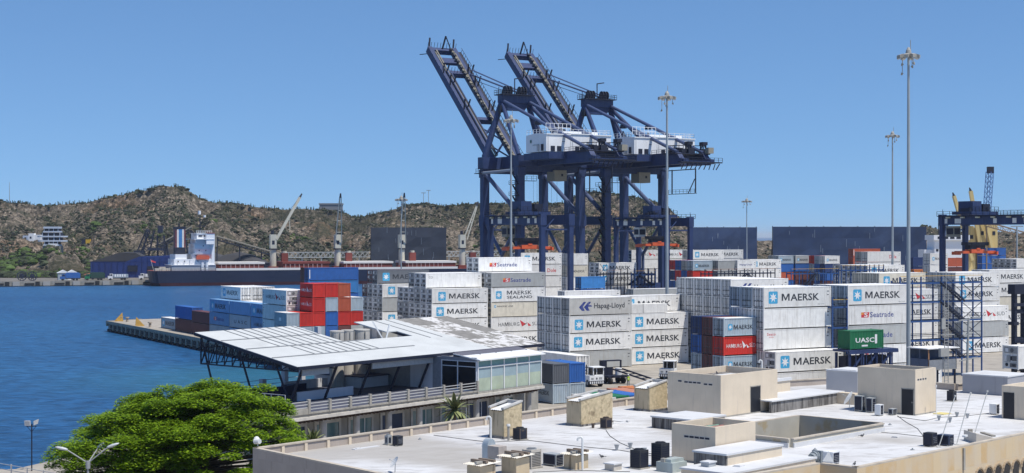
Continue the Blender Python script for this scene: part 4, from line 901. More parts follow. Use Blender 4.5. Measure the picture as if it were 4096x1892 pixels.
rack(aty(3245, 300), 8, 3, "yellow-railed catwalk left of the reefer ends", 2.4, 1.6, 3.3, 1.2)
rack(aty(3655, 330), 11, 4, "orange-railed catwalk under the right gantry", 2.2, 1.6, 3.2, 1.4)
# stand under the green box
gs = root("steel_platform", "navy braced platform holding up the green box", "platform", aty(3400.6, 208) - U*0.3 - V*.2, 30); m = MB()
for x in (0, 2.4, 4.8, 7.4):
    for y in (0, 2.6): m.box(x-.14, y-.14, 0, x+.14, y+.14, 5.7)
m.box(-.3,-.3,5.85,8.6,3.0,6.13); m.box(-.3,-.35,5.6,8.6,-.1,5.95)
for k in range(9): m.box(k*.95,-.2,3.2,k*.95+.1,-.1,5.6)
for x in (2.4, 4.8, 7.4): m.beam((x-2.3,0,3.0),(x,0,5.6),.26); m.beam((x-2.3,2.6,3.0),(x,2.6,5.6),.26)
m.box(-.3,-.15,2.9,8,.15,3.15); m.box(.2,1.0,.2,7.6,2.4,5.2,1); m.build("frame", [M_cb, M_cd], gs); m = MB(); m.box(-.5,-.3,3.2,8,-.16,3.3); m.box(3,-.5,3.0,6,-.3,3.25); m.build("handrail", [M_yel], gs)
# dark reefer handler on the right edge
hd = root("container_handler", "dark tall-masted container handler holding a white reefer", "container handler", aty(4058, 189.5), 30); m = MB()
for x in (0, 1.6): m.box(x-.2,-.25,.6,x+.2,.35,15.4)
for z in (2, 5.3, 8.6, 12, 15): m.box(0,-.2,z,1.6,.3,z+.5)
m.box(-.5,-.5,14.4,2.4,.6,15.6); m.build("mast", [M_cd], hd); m = MB()
m.box(-.6,-3.4,5.05,6.5,-.3,5.45); m.box(-.6,-.6,8.4,2.4,-.3,9.0); m.box(-.7,-.6,10.6,.1,.4,11.0); m.box(-.6,-.5,12.9,2.3,-.25,13.3); m.build("carriage", [M_cd], hd); m = MB()
m.box(-1.2,.5,.9,2.8,7,2.4,0); m.box(-.2,1.5,2.4,1.8,3.4,4.4,1); m.build("chassis", [M_cd, M_unit_g], hd); m = MB()
for x in (-1.4, 2.4):
    for y in (1.4, 5.6): m.tube((x,y,.85),(x+.6,y,.85),.85,12)
m.build("wheel", [M_dark], hd)
# control cabin on stilts with ladder tower
cc = root("control_cabin", "blue-grey open control cabin on stilts with a white roof", "cabin", aty(3714, 190), 30); cc.scale = (1.2, .68, 1); CB = 4.95; m = MB()
m.box(-.0,0,CB,4.0,4.6,CB+.12,0); m.box(0,0,CB+.1,.1,4.6,CB+1.35,1); m.box(0,0,CB+.1,4.0,.1,CB+1.25,2)
for (x,y) in ((0,0),(3.9,0),(0,4.5),(3.9,4.5),(2,0),(0,2.2)): m.box(x,y,CB,x+.12,y+.12,CB+2.6,1 if (x,y)!=(0,0) else 3)
m.box(3.9,0,CB+.1,4.0,4.6,CB+1.25,2); m.box(0,4.5,CB+.1,4.0,4.6,CB+2.5,1)
m.build("body", [M_unit_g, mat("cabin_blue_grey",(0.08,0.11,0.18),.6,dirt=(0.03,0.04,0.06),dirt_amt=.5,streak=True), mat("cabin_grey",(0.25,0.27,0.30),.6), mat("rusty_post",(0.4,0.22,0.12),.8)], cc); m = MB()
m.box(-.3,-.3,CB+2.6,4.3,4.9,CB+2.72); m.build("roof", [M_roof], cc); m = MB()
for (x,y) in ((.1,.1),(3.8,.1),(.1,4.4),(3.8,4.4)): MB().box(x-.1,y-.1,0,x+.1,y+.1,CB).build("stilt", [M_cd], cc)
lt = root("ladder_tower", "slim grey ladder tower rising beside the blue-grey cabin", "ladder tower", aty(3778, 186), 30); m = MB()
for x in (0, .62): m.beam((x,0,0),(x,0,15),.07)
for k in range(38): m.beam((0,0,.3+k*.34),(.62,0,.3+k*.34),.06)
m.box(-.5,-.1,12.6-2.3,.1,.05,12.6-1.0); m.beam((-.6,0,9.6),(1.6,0,9.6),.1); m.box(-.9,-.3,7.0,.5,.1,8.0); m.beam((.3,0,15),(.3,0,17.2),.05); m.build("ladder", [mat("ladder_grey",(0.36,0.36,0.34),.6)], lt)
lp = root("street_lamp", "grey post with crossarms right of the control cabin", "post", aty(3862, 172), 20); m = MB()
m.tube((0,0,0),(.4,0,12.4),.16,8,0,.12); 
for z, w_ in ((12.3,2.4),(10.6,1.2),(7.8,2.2)): m.beam((.3-w_*.5,0,z-.2),(.3+w_*.6,0,z+.15),.12)
m.box(.8,-.2,12.3,1.9,.2,12.5); m.build("post", [mat("post_grey",(0.33,0.34,0.33),.7)], lp)
# ---------------------------------------------------------------- bulk carrier
M_hull = mat("hull_navy", (0.012, 0.018, 0.045), 0.45, 0.15, 0.05, dirt=(0.04,0.045,0.07), dirt_amt=.4, streak=True); M_boot = mat("boot_maroon", (0.07, 0.015, 0.018), .6, .2, .1)
M_sw = mat("ship_white", (0.80, 0.80, 0.80), .5, .05, .1); M_deck = mat("deck_maroon", (0.20, 0.045, 0.035), .8, .2, .1); M_hc = mat("hatch_cream", (0.72, 0.68, 0.62), .7, .08, .1); M_cre = mat("deck_crane_cream", (0.55, 0.52, 0.42), .6, .12, .2, dirt=(0.3,0.24,0.16), dirt_amt=.5, streak=True)
sh = root("bulk_carrier", "long navy bulk carrier with white deckhouse moored across the water", "ship", (-173, 738, -2.5), math.degrees(math.atan2(.371, .928)))
LS, BS, DK = 178.0, 22.0, 7.4
def hullring(z, w, x0, x1):
    n = []; 
    for i in range(8): a = math.pi/2+math.pi*i/7; n.append((x0+2.5+2.5*math.cos(a), BS/2-(w/2)*math.sin(a)*-1 if 0 else BS/2+w/2*math.sin(a), z))
    for i in range(9):
        f = i/8; n.append((x1-26+26*math.sin(f*math.pi/2), BS/2-w/2*math.cos(f*math.pi/2)**.8, z))
    for i in range(7, -1, -1):
        f = i/8; n.append((x1-26+26*math.sin(f*math.pi/2), BS/2+w/2*math.cos(f*math.pi/2)**.8, z))
    return n
rings = [hullring(-1.5, BS-1, 3, LS-6), hullring(1.6, BS, 1, LS-4), hullring(1.62, BS, 1, LS-4), hullring(DK, BS, 0, LS)]
m = MB()
for rg in rings: m.v += rg
nr = len(rings[0])
for a in range(3):
    for i in range(nr): j = (i+1) % nr; m.f.append((a*nr+j, a*nr+i, (a+1)*nr+i, (a+1)*nr+j)); m.m.append(1 if a == 0 else 0)
m.f.append(tuple(3*nr+i for i in range(nr-1, -1, -1))); m.m.append(2)
m.build("hull", [M_hull, M_boot, M_deck], sh)
m = MB(); m.box(31,-.12,DK-.02,LS-22,.1,DK+1.1,0); m.box(168,1,DK,176,BS-1,DK+2.4,1); m.build("bulwark", [M_hc, M_hull], sh)
m = MB(); rail(m, [(2,.1,DK),(30,.1,DK)], 1.1, 2, .07); m.box(2,2,DK,9,5,DK+1.2); m.box(5,8,DK,8,11,DK+1.8); m.tube((1.5,3,DK),(0,3,DK+5.5),.12,5)
for k in range(12): m.box(3+k*1.1,1.5,DK,3.6+k*1.1,2.3,DK+.5+(k%3)*.5)
m.build("deck_gear", [mat("gear_cream",(0.5,0.47,0.40),.8)], sh); m = MB(); m.face([(0,3,DK+5.4),(2.6,3.4,DK+4.4),(2.4,3.4,DK+3.8),(.3,3,DK+4.4)]); m.build("flag", [mat("flag_red",(0.6,0.05,0.05),.7)], sh)
m = MB()
m.box(17.5,1,DK,44,BS-1,DK+3.0,2); m.box(17.2,.7,DK+3.0,44,BS-.7,DK+3.3,0); m.box(19,2,DK+3.3,29.5,BS-2,DK+6.4,0); m.box(28.5,1.5,DK+3.3,42.6,BS-1.5,DK+6.4,0)
m.box(20,3,DK+6.4,26.8,BS-3,DK+9,0); m.box(30,2.5,DK+6.4,42.6,BS-2.5,DK+9.2,0); m.box(31.5,2.5,DK+9.2,42.6,BS-2.5,DK+12.0,0); m.box(31.5,2.5,DK+12.0,42.6,BS-2.5,DK+14.8,0); m.box(32.5,3,DK+14.8,41,BS-3,DK+17.2,0)
m.box(30.5,-.6,DK+17.2,42.8,BS+.6,DK+17.6,0); m.box(33,3.2,DK+17.6,41.6,BS-3.2,DK+20.6,0); m.box(32.6,2.8,DK+20.6,42,BS-2.8,DK+20.9,0); m.box(38,-.4,DK+14.6,43.0,2.6,DK+20.6,0); m.box(38.2,-.6,DK+20.5,43.2,3,DK+20.9,3)
for z in (DK+6.4, DK+9.1, DK+12.0, DK+14.8): m.box(30,1.6,z,43,2.4,z+.2,0)
for x in (34, 37): m.box(x,3.1,DK+18.6,x+2.4,3.25,DK+19.6,1)
for x, z in ((21.2,4.9),(25,4.9),(32,8),(34,10.8),(38,10.8),(36.5,13.4),(33,5)): m.box(x,2.35 if z > 6.4 else 1.4,DK+z,x+.5,2.55 if z > 6.4 else 2.05,DK+z+.6,1)
m.box(41.6,1.4,DK+3,43.4,4,DK+17,0); m.tube((36,8,DK+20.6),(36,8,DK+30),.5,8,1,.25); m.box(33.5,7,DK+24.5,39,9,DK+24.9,1); m.tube((35.6,8,DK+31.2),(35.6,8,DK+33.2),.85,10,0); m.tube((38.8,8,DK+29.6),(38.8,8,DK+30.8),.7,10,0); m.beam((35,8,DK+24),(39,8,DK+30),.25,mi=1)
rail(m, [(32.6,2.8,DK+20.9),(42,2.8,DK+20.9)], 1.2, 1.3, .08, 0); rail(m, [(17.2,.8,DK+3.3),(30,.8,DK+3.3)], 1.1, 1.6, .06, 0); rail(m, [(30.5,-.5,DK+17.6),(37.6,-.5,DK+17.6)], 1.1, 1.5, .07, 0)
m.v = [(9.4+(x-17)*.80 if x < 60 else x, y, DK+(z-DK)*.88 if z > DK else z) for x, y, z in m.v]
m.build("deckhouse", [M_sw, M_cd, mat("ship_shade_grey",(0.28,0.31,0.36),.7), mat("wing_red",(0.35,0.12,0.1),.6)], sh)
m = MB(); FX, FY = 12.6, 7.5
m.box(FX,FY,DK+5,FX+8,FY+6,DK+13.2,0); m.box(FX,FY,DK+13.2,FX+8,FY+6,DK+23.5,1); m.box(FX-.2,FY-.2,DK+23.5,FX+8.2,FY+6.2,DK+24.8,0); m.tube((FX+3.5,FY+2,DK+24.8),(FX+3.5,FY+2,DK+26.6),.7,8,0)
for (x0, x1, k) in ((1.2,2.6,2),(2.6,5.4,3),(5.4,6.8,2)): m.box(FX+x0,FY-.08,DK+13.3,FX+x1,FY,DK+23.4,k)
m.v = [(FX+(x-FX)*.6, y, DK+(z-DK)*.88-.4) for x, y, z in m.v]
m.build("funnel", [M_cd, mat("funnel_red",(0.18,0.05,0.06),.6), M_hc, mat("funnel_blue",(0.05,0.20,0.45),.6)], sh)
m = MB(); m.extr([(0,0),(7.2,0),(8,1.0),(7.4,2.2),(.6,2.4),(-.2,1)], (21.6,0,DK+5.4), (.8,0,0), (0,0,.9), (0,2.2,0)); m.build("lifeboat", [mat("lifeboat_orange",(0.62,0.12,0.06),.5)], sh)
m = MB()
for x in (24.4, 26.6):
    m.tube((x,.8,DK+1.8),(x,.8,DK+4.0),.7,8); m.box(x-.5,.3,DK,x+.5,1.2,DK+1.6)
m.build("life_raft", [M_sw], sh)
PN = Vector((-173, 738, 0)); hx = [(reach(PN, S2, a), reach(PN, S2, b_), k) for a, b_, k in ((880,1060,1),(1138,1322,0),(1382,1575,1),(1630,1828,1))]
for i, (a, b_, cr_) in enumerate(hx):
    m = MB(); m.box(a,2.6,DK,b_,BS-2.6,DK+3.0,0); m.box(a-.4,2.2,DK+3.0,b_+.4,BS-2.2,DK+4.0,1 if cr_ else 0)
    for k in range(9): m.box(a+1+k*2.3,2.3,DK+.6,a+1.35+k*2.3,2.6,DK+2.9,2)
    m.build("hatch", [M_deck, M_hc, mat("stay_pink",(0.45,0.3,0.28),.8)], sh)
for i, px in enumerate((1092, 1350, 1606, 1848)):
    # crane position along the ship centre line
    P0_ = Vector((-173, 738, 0)) + NS*BS/2; t_ = reach(P0_, S2, px); x = t_; y = BS/2; m = MB()
    m.tube((x,y,DK-.2),(x,y,DK+10),1.7,14,0,1.5); m.box(x-2.6,y-2.2,DK,x+2.6,y+2.2,DK+1.6,3); m.tube((x,y,DK+10),(x,y,DK+10.6),2.2,14,1); m.box(x-1.6,y-1.4,DK+10.6,x+1.5,y+1.5,DK+17.6,0); m.box(x-.8,y-1.45,DK+12.6,x+.5,y-1.35,DK+14.6,1); m.tube((x-.3,y,DK+17.6),(x-.3,y,DK+19.6),.8,8,1)
    m.box(x+4.2,y-1.2,DK,x+7.4,y+1.2,DK+8.3,2); m.tube((x+5.8,y,DK+8.3),(x+5.8,y,DK+9.3),1.2,8,0)
    tip = (Vector((x+14.2, y+2, DK+36.4)), Vector((x-1.0, y-9, DK+36.2)), Vector((x-1.5, y-9, DK+36.8)), Vector((x+8.6, y+1, DK+33)))[i]
    base = Vector((x+1.4, y-1.0, DK+15.0)) if i in (0, 3) else Vector((x, y-1.6, DK+13))
    c_ = m.build("deck_crane", [M_cre, M_cd, M_deck, M_deck], sh); m = MB()
    if i == 0:
        m.beam(base, tip, 1.15, 1.1, 0); m.beam(base.lerp(tip,.55)+Vector((.2,0,-.9)), base.lerp(tip,.55)+Vector((.2,0,-7)), .3, mi=0)
    else:
        s_ = Vector((1,0,0))*(1.7 if i != 3 else 1.0)
        m.beam(base-s_, tip-s_*.25, .42, .45, 0); m.beam(base+s_, tip+s_*.25, .42, .45, 0)
        for f in (.25,.5,.72,.9): 
            w__ = s_*(1-.75*f); m.beam(base.lerp(tip,f)-w__, base.lerp(tip,f)+w__, .3, mi=0)
    dtp = (tip-base).normalized(); m.tube(tip, tip+dtp*2.2, .6, 8, 1, .35)
    m.tube(Vector((x-.3,y,DK+19.4)), tip, .08, 4, 1); m.build("jib", [M_cre, M_cd], c_)
# ---------------------------------------------------------------- coal terminal and hillside houses
M_shed = mat("shed_blue", (0.012, 0.035, 0.17), .6, .2, .08, dirt=(0.01,0.015,0.05), dirt_amt=.7, streak=True); M_coal = mat("coal_dust_roof", (0.055, 0.055, 0.062), .9, .25, .05); M_lat = mat("lattice_dark", (0.02, 0.028, 0.055), .7)
cs = root("coal_shed", "large blue coal shed with a grey sloping cover left of the ship", "shed", aty(362, 800, 0), 6); m = MB()
m.prism([(0,0),(43,0),(43,26),(0,26)], 0, 8.4, 0); m.extr([(0,8.4),(18,8.4),(25,11),(43,11.4),(43,8.3),(0,8.3)], (0,-.1,0), (1,0,0), (0,0,1), (0,24,0), 0)
m.extr([(0,8.5),(19,8.5),(26,11.2),(23,13),(15,13.2),(7,10.6)], (0,.4,0), (1,0,0), (0,0,1), (0,24,0), 1)
for k in range(14): m.box(1.4+k*3.1,-.35,0,1.6+k*3.1,-.05,8.3+(2.6 if k > 7 else 0),0)
m.box(19,-.5,3.2,24,-.1,6.4,2); m.box(29,-.4,1,35,-.1,6,2); m.build("walls", [M_shed, M_coal, M_cd], cs)
def lattice(m, p, q, w, h, bays, r, mi=0):
    p, q = Vector(p), Vector(q); d = (q-p).normalized(); a = d.cross(Vector((0,0,1)))
    if a.length < .1: a = Vector((1,0,0))
    a.normalize(); b_ = a.cross(d).normalized(); C4 = [a*sx*w/2+b_*sz*h/2 for sx, sz in ((-1,-1),(1,-1),(1,1),(-1,1))]
    for c in C4: m.beam(p+c, q+c, r, mi=mi)
    for i in range(bays):
        f0, f1 = i/bays, (i+1)/bays
        for k in range(4):
            c, c2 = C4[k], C4[(k+1)%4]; m.beam(p.lerp(q,f0)+c, p.lerp(q,f1)+c2, r*.6, mi=mi); m.beam(p.lerp(q,f0)+c, p.lerp(q,f0)+c2, r*.6, mi=mi)
tw = root("hopper_tower", "dark lattice loading tower above the blue shed", "tower", aty(600, 815, 0), 5); m = MB()
lattice(m, (-6,8,0), (-.5,8,25), 3.4, 3.4, 8, .4); lattice(m, (5,8,0), (4.5,8,22), 3.6, 3.4, 6, .4); lattice(m, (-10,8,6), (-2,8,25), 2, 2, 8, .35); m.box(3.2,5,23.5,5.8,8,27.4); m.box(-2,4,14,6,10,15.4); m.box(-6,4,9,8,10,10.4); m.box(-9,3,9,-4,10,14); m.box(-15,2,9.5,-4,8,10.6)
m.build("lattice", [M_lat], tw)
cv = root("conveyor", "dark inclined conveyor bridge climbing behind the ship's funnel", "conveyor", aty(640, 830, 0), 0); m = MB(); e_ = aty(765, 842, 0) - aty(640, 830, 0)
lattice(m, (0,0,16.5), (e_.x,e_.y,25.5), 2, 2, 10, .3); m.obox((0,-1.6,17.4), (e_.x,e_.y,9), (0,3,0), (0,0,.6), 1)
for f in (.2,.5,.8,1): m.beam((e_.x*f-1.5,e_.y*f,0),(e_.x*f,e_.y*f,16+9*f),.8); m.beam((e_.x*f+3,e_.y*f,0),(e_.x*f,e_.y*f,16+9*f),.8)
m.build("gallery", [M_lat, mat("gallery_tan",(0.26,0.24,0.20),.8)], cv)
cv = root("conveyor", "pale-topped conveyor bridge descending right of the ship's deckhouse", "conveyor", aty(868, 838, 0), 0); m = MB(); e_ = aty(1120, 866, 0) - aty(868, 838, 0)
lattice(m, (0,0,20.6), (e_.x,e_.y,10.6), 2, 2, 14, .3); m.obox((0,-1.6,21.5), (e_.x,e_.y,-10), (0,3,0), (0,0,.5), 1); m.box(-5,-3,16,0,3,22,1)
for f in (0,.35,.7,.95): m.beam((e_.x*f,e_.y*f,0),(e_.x*f,e_.y*f,20-10*f),.6)
m.build("gallery", [M_lat, mat("gallery_tan",(0.26,0.24,0.20),.8)], cv)
cv = root("conveyor", "long low pale conveyor gallery behind the ship's hatches", "conveyor", aty(1130, 830, 0), 0); m = MB(); e_ = aty(2000, 905, 0) - aty(1130, 830, 0)
lattice(m, (0,0,11.5), (e_.x,e_.y,11.5), 3, 2.8, 46, .3)
for k in range(13): f = k/12; m.beam((e_.x*f,e_.y*f,0),(e_.x*f,e_.y*f,10.2),.7)
m.build("gallery", [mat("gallery_pale",(0.42,0.44,0.45),.7)], cv)
def pile(px, Y, rx, h, label, c_=M_coal):
    P = aty(px, Y, 0); m = MB(); n = 20; k = len(m.v); m.v.append((0,0,h))
    for rr, zz in ((.25,.85),(.6,.42),(1,-.02)):
        for i in range(n): a = 2*math.pi*i/n; q_ = rr*(1+.1*math.sin(3*a+px)); m.v.append((rx*q_*math.cos(a), rx*.45*q_*math.sin(a), h*zz))
    for i in range(n):
        j = (i+1)%n; m.f.append((0,1+i,1+j)); m.m.append(0)
        for s in range(2): a = 1+s*n; m.f.append((a+i,a+n+i,a+n+j,a+j)); m.m.append(0)
    o = single("coal_pile", m, [c_], label, "coal pile", "coal piles in the terminal", P)
pile(700, 850, 16, 17, "dark coal pile behind the ship's funnel"); pile(960, 858, 34, 13, "dark coal pile right of the deckhouse"); pile(1160, 868, 36, 9, "low coal pile under the dusty slope"); pile(860, 880, 30, 12, "coal pile behind the deckhouse")
dk = root("stockyard_wall", "dark low stockyard wall behind the ship's hatches", "wall", aty(850, 812, 0), 6); m = MB(); m.box(0,0,0,86,1.2,7.4); m.box(0,-.3,4.5,86,0,5.1); m.box(0,-.3,7.2,86,0,7.6)
for k in range(16): m.box(k*5.5,-.5,0,k*5.5+.5,0,7.4)
m.build("wall", [M_lat], dk)
bh = root("lookout_house", "rounded four-storey white lookout house on the left hillside", "house", hill_at(204, 984), 4); bh.scale = (.76, 1, .84); m = MB()
for k, (w_, z0) in enumerate(((12,0),(15,3),(15.5,6.2),(12.5,9.6))):
    m.box(-w_/2,0,z0,w_/2,9,z0+1.0,0); m.box(-w_/2+.7,.6,z0+1.0,w_/2-.7,9,z0+3.1,1)
    for i in range(4): m.box(-w_/2+.7+i*(w_-1.9)/3,.4,z0+1,-w_/2+1.2+i*(w_-1.9)/3,.62,z0+3.1,0)
    for s in (-1,1): m.tube((s*w_/2,4.5,z0),(s*w_/2,4.5,z0+1.0),4.2,12,0) if k in (1,2) else None
m.box(-6,-.2,12.4,6,9.2,13.8,0); m.box(-2,-.7,-.4,5,-.1,1.6,2); m.box(-7,1,-9,7,9,0,3); m.build("storeys", [mat("house_blue_white",(0.50,0.56,0.66),.6), M_cd, M_ch, M_quay], bh)
wh = root("white_cottage", "small white stepped house on the hillside left of the lookout", "house", hill_at(118, 962), 0); wh.scale = (.68, .7, .55); m = MB(); m.box(-6.5,0,-6,-1,7,5.6,1); m.box(-1,0,-6,4,7,8.2,0); m.box(4,1,-6,10,7,6.6,0); m.box(-5,-.1,1.5,-3,0,3.5,2); m.box(.2,-.1,2,2,0,4.4,2); m.build("walls", [M_ch, mat("house_blue_white",(0.5,0.56,0.66),.6), M_cd], wh)
yh = root("yellow_hut", "small bright yellow hut on the hillside right of the lookout", "hut", (hill_at(353, 970)+Vector((0,-2,1.0))), 0); yh.scale = (.65, .6, .7); m = MB(); m.box(-1.8,0,-6,2.6,4,2.4,0); m.box(-6,0,-6,-2,4,1.6,1); m.box(-6.2,-.3,2.2,2.8,4,2.6,1); m.build("walls", [mat("hut_yellow",(0.65,0.40,0.04),.7), M_lat], yh)
rb = root("ridge_blockhouse", "grey box building on the ridge above the ship", "building", hill_pt(1322, 1.0)-Vector((0,0,1)), 0); m = MB(); m.box(-9,0,-4,9,10,6.2,0); m.box(-9.5,-.4,6.2,9.5,10.4,7.4,0); m.box(-9.1,-.1,1,9.1,0,2,1); m.build("walls", [mat("block_grey",(0.22,0.23,0.25),.8), M_cd], rb)
rm = single("radio_mast", MB().tube((0,0,-2),(0,0,17),.35,5,0,.15), [M_mast], "thin radio mast on the far left ridge", "mast", None, hill_pt(38, 1.0))
for i, px in enumerate((1694, 1714)):
    r = root("ridge_lamp_pole", ("left" if i == 0 else "right") + " of two small lamp poles on the middle ridge", "lamp pole", hill_pt(px, 1.0)-Vector((0,0,2)), 0, "lamp poles on the ridge"); MB().tube((0,0,0),(0,0,11+i*2),.22,5).build("pole", [M_mast], r); MB().box(-1.8,-.3,11+i*2,1.8,.3,11.5+i*2).build("lamp", [M_mast], r)
# vehicles and gear on the far quay
def lorry(px, cab, load, label, L=9.5, cover=True):
    t_ = reach(Q0 + NS*4, S2, px); P = Q0 + NS*4 + S2*t_; r = root("lorry", label, "lorry", P, math.degrees(math.atan2(.371,.928)), "lorries parked on the far quay")
    m = MB(); m.box(0,0,.7,2.3,2.4,2.0,0); m.box(.9,0,2.0,2.5,2.4,3.1,0); m.box(.85,.2,2.1,.9,2.2,2.9,1); m.box(1.1,-.03,2.1,2.1,0,2.9,1); m.build("cab", [cab, M_cd], r)
    m = MB(); m.box(2.6,0,1.2,L,2.5,3.4 if cover else 2.9,0); m.box(2.6,-.05,.8,L,2.5,1.2,1)
    if cover: m.extr([(2.6,3.4),(L,3.4),(L-.8,3.9),(3.2,3.9)], (0,0,0), (1,0,0), (0,0,1), (0,2.5,0), 0)
    else:
        for k in range(5): m.box(3.2+k*1.15,-.08,1.6,3.9+k*1.15,0,2.8,2)
    m.build("load_bed", [load, M_cd, M_ch], r)
    for x in (1.2, L-3, L-1.6):
        m = MB()
        for y in (-.1, 2.2): m.tube((x,y,.5),(x,y+.35,.5),.5,10)
        m.build("wheel", [M_dark], r)
lorry(241, paint('B'), paint('B'), "blue covered lorry on the far quay")
lorry(340, paint('E'), mat("tarp_dark_green",(0.02,0.06,0.05),.8), "dark green covered lorry on the far quay")
lorry(432, mat("cab_white",(0.7,0.7,0.72),.5), mat("load_grey",(0.3,0.36,0.42),.7), "white lorry with pale slatted load on the far quay", 9.8, False)
lorry(556, mat("cab_white",(0.7,0.7,0.72),.5), mat("load_pale",(0.45,0.45,0.45),.7), "white lorry close to the ship's stern", 8.5, False)
for i, (px, s) in enumerate(((88, 2.3), (130, 2.2))):
    t_ = reach(Q0 + NS*7, S2, px); P = Q0 + NS*7 + S2*t_; r = root("cable_reel", ("left" if i == 0 else "right") + " of two large dark reels on the far quay", "reel", P, math.degrees(math.atan2(.371,.928)), "reels on the far quay"); m = MB()
    for y in (0, 1.6):
        for k in range(20): a = 2*math.pi*k/20; b_ = 2*math.pi*(k+1)/20; m.beam((s*.95*math.cos(a),y,s+s*.95*math.sin(a)),(s*.95*math.cos(b_),y,s+s*.95*math.sin(b_)),.3)
        for k in range(5): a = math.pi*k/5; m.beam((-s*.9*math.cos(a),y,s-s*.9*math.sin(a)),(s*.9*math.cos(a),y,s+s*.9*math.sin(a)),.16)
    m.tube((0,0,s),(0,1.6,s),s*.55,12); m.build("reel", [M_lat], r)
for i, (px, w_, c_, l_) in enumerate(((254, 5, 'S', "pale blue quay hut between reels and blue lorry"), (290, 4.6, 'W', "small white gabled quay hut behind the blue lorry"), (372, 7, 'O', "low red-roofed shed behind the green lorry"))):
    t_ = reach(Q0 + NS*14, S2, px); P = Q0 + NS*14 + S2*t_; r = root("quay_hut", l_, "hut", P, math.degrees(math.atan2(.371,.928)), "huts on the far quay"); m = MB(); m.box(-w_/2,0,0,w_/2,4,3.6 if i != 2 else 2.6,0); m.box(-.6,-.05,.2,.4,0,2.2,2)
    m.extr([(-w_/2-.5,3.5 if i != 2 else 2.6),(w_/2+.5,3.5 if i != 2 else 2.6),(0,5.0 if i != 2 else 3.4)], (0,-.3,0), (1,0,0), (0,0,1), (0,4.6,0), 1); m.build("walls", [paint('S') if i == 0 else M_ch if i == 1 else M_quay, M_ch if i < 2 else paint('O'), M_cd], r)
# ---------------------------------------------------------------- far right: ships and mobile crane
M_yc = mat("ship_crane_yellow", (0.60, 0.46, 0.20), .6, .1, .2)
fr2 = root("cargo_ship", "white-housed cargo ship with yellow deck cranes, far right", "ship", aty(3700, 640, -2.5), 0); m = MB(); m.box(0,0,-1,90,16,8,0); m.box(0,-.1,8,90,.1,9,1); m.build("hull", [M_sw, M_sw], fr2); m = MB()
m.box(.3,2,8,4,12,18.5,0); m.box(4,0,8,17,12,22.5,0); m.box(3.4,-1,22.5,18.4,13,24.6,0); m.box(9,4,24.6,13,10,27.5,1); m.tube((7,5,24.6),(7,5,29),.2,6,2)
for k in range(3): m.box(4.6,-.1,10.6+k*3.6,5.6,.0,11.6+k*3.6,2)
for k in range(5): m.box(5+k*2.6,-1.05,23.0,6.8+k*2.6,-1,24.0,2)
m.build("deckhouse", [M_sw, mat("funnel_pale_blue",(0.3,0.4,0.55),.6), M_cd], fr2)
for i, (x, hh) in enumerate(((20.5, 27), (25.0, 28.6), (29.8, 28.6))):
    m = MB(); m.box(x-1.7,4,8,x+1.7,8,hh,0); m.extr([(x-1.7,hh),(x+1.7,hh),(x+1,hh+1.4),(x-1,hh+1.4)], (0,4,0), (1,0,0), (0,0,1), (0,4,0), 0); m.box(x-.5,3.9,hh-4,x+.7,4,hh-2.4,1)
    tipx = ((12.6, 41), (19.6, 43), (25.0, 34))[i]
    c_ = m.build("deck_crane", [M_yc, M_cd], fr2); m = MB(); m.beam((x,3,14),(tipx[0],2,tipx[1]),1.5,1.2,0); m.tube((tipx[0],2,tipx[1]),(tipx[0]-.5,2,tipx[1]+1.4),.6,6,1,.2); m.build("jib", [M_yc, M_cd], c_)
mc = root("mobile_harbour_crane", "blue lattice crane jib rising behind the right gantry", "crane", aty(3936, 700, 0), 0); m = MB(); lattice(m, (0,0,14), (3.6,3,51.0), 2.6, 2.2, 16, .22); m.build("jib", [mat("jib_blue",(0.05,0.12,0.34),.6)], mc); m = MB(); m.box(2.6,2,50.4,5.2,4.5,53.4,0); m.box(-3,-2,0,3,2,6); m.box(-2,-1.5,6,2,1.5,20); m.box(-3.5,-2,19,3,2,24); m.build("tower", [M_cd], mc)
cv = root("conveyor", "rusty conveyor bridge sloping down behind the right gantry", "conveyor", aty(3950, 560, 0), 0); m = MB(); lattice(m, (0,0,26), (32,2,17), 2, 1.6, 12, .25)
for x in (0, 10, 20, 30): m.beam((x,1,0),(x,1,25-x*.28),.4)
m.build("gallery", [mat("gallery_rust",(0.30,0.22,0.15),.8)], cv)
cv = single("lamp_post", MB().tube((0,0,0),(0,0,25.0),.28,8).box(-2,-.2,24.6,2,.2,25.0), [M_mast], "grey lamp post at the far right under the gantry beam", "lamp post", None, aty(4068, 500))
# ---------------------------------------------------------------- harbour terminal building with the tilted canopy
TO = Vector((-22.2, 159.2, 0)); TR = math.degrees(math.atan2(.8, .6))
M_tin = mat("canopy_tin", (0.53,0.545,0.54), .75, .08, .4, dirt=(0.38,0.39,0.385), dirt_amt=.5); M_seam = mat("canopy_seam", (0.20,0.21,0.22), .7)
M_felt = mat("roof_felt", (0.24,0.23,0.21), .9, .3, 2.6, dirt=(0.62,0.61,0.60), dirt_amt=.9, thr=.46, soft=.07, bump=.3, bscale=3); M_feltd = mat("roof_felt_dark", (0.22,0.21,0.195), .9, .2, 1)
M_wallw = mat("terrace_white", (0.60,0.60,0.62), .7, .06, .5, dirt=(0.3,0.3,0.32), dirt_amt=.4, streak=True); M_conc = mat("weathered_concrete", (0.36,0.34,0.30), .9, .25, 1.2, dirt=(0.12,0.11,0.10), dirt_amt=.7, streak=True)
M_rail = mat("rail_pale", (0.50,0.50,0.49), .6, .1, 1); M_floor = mat("terrace_floor", (0.07,0.075,0.105), .8, .2, .6); M_postn = mat("post_navy", (0.012,0.016,0.035), .5)
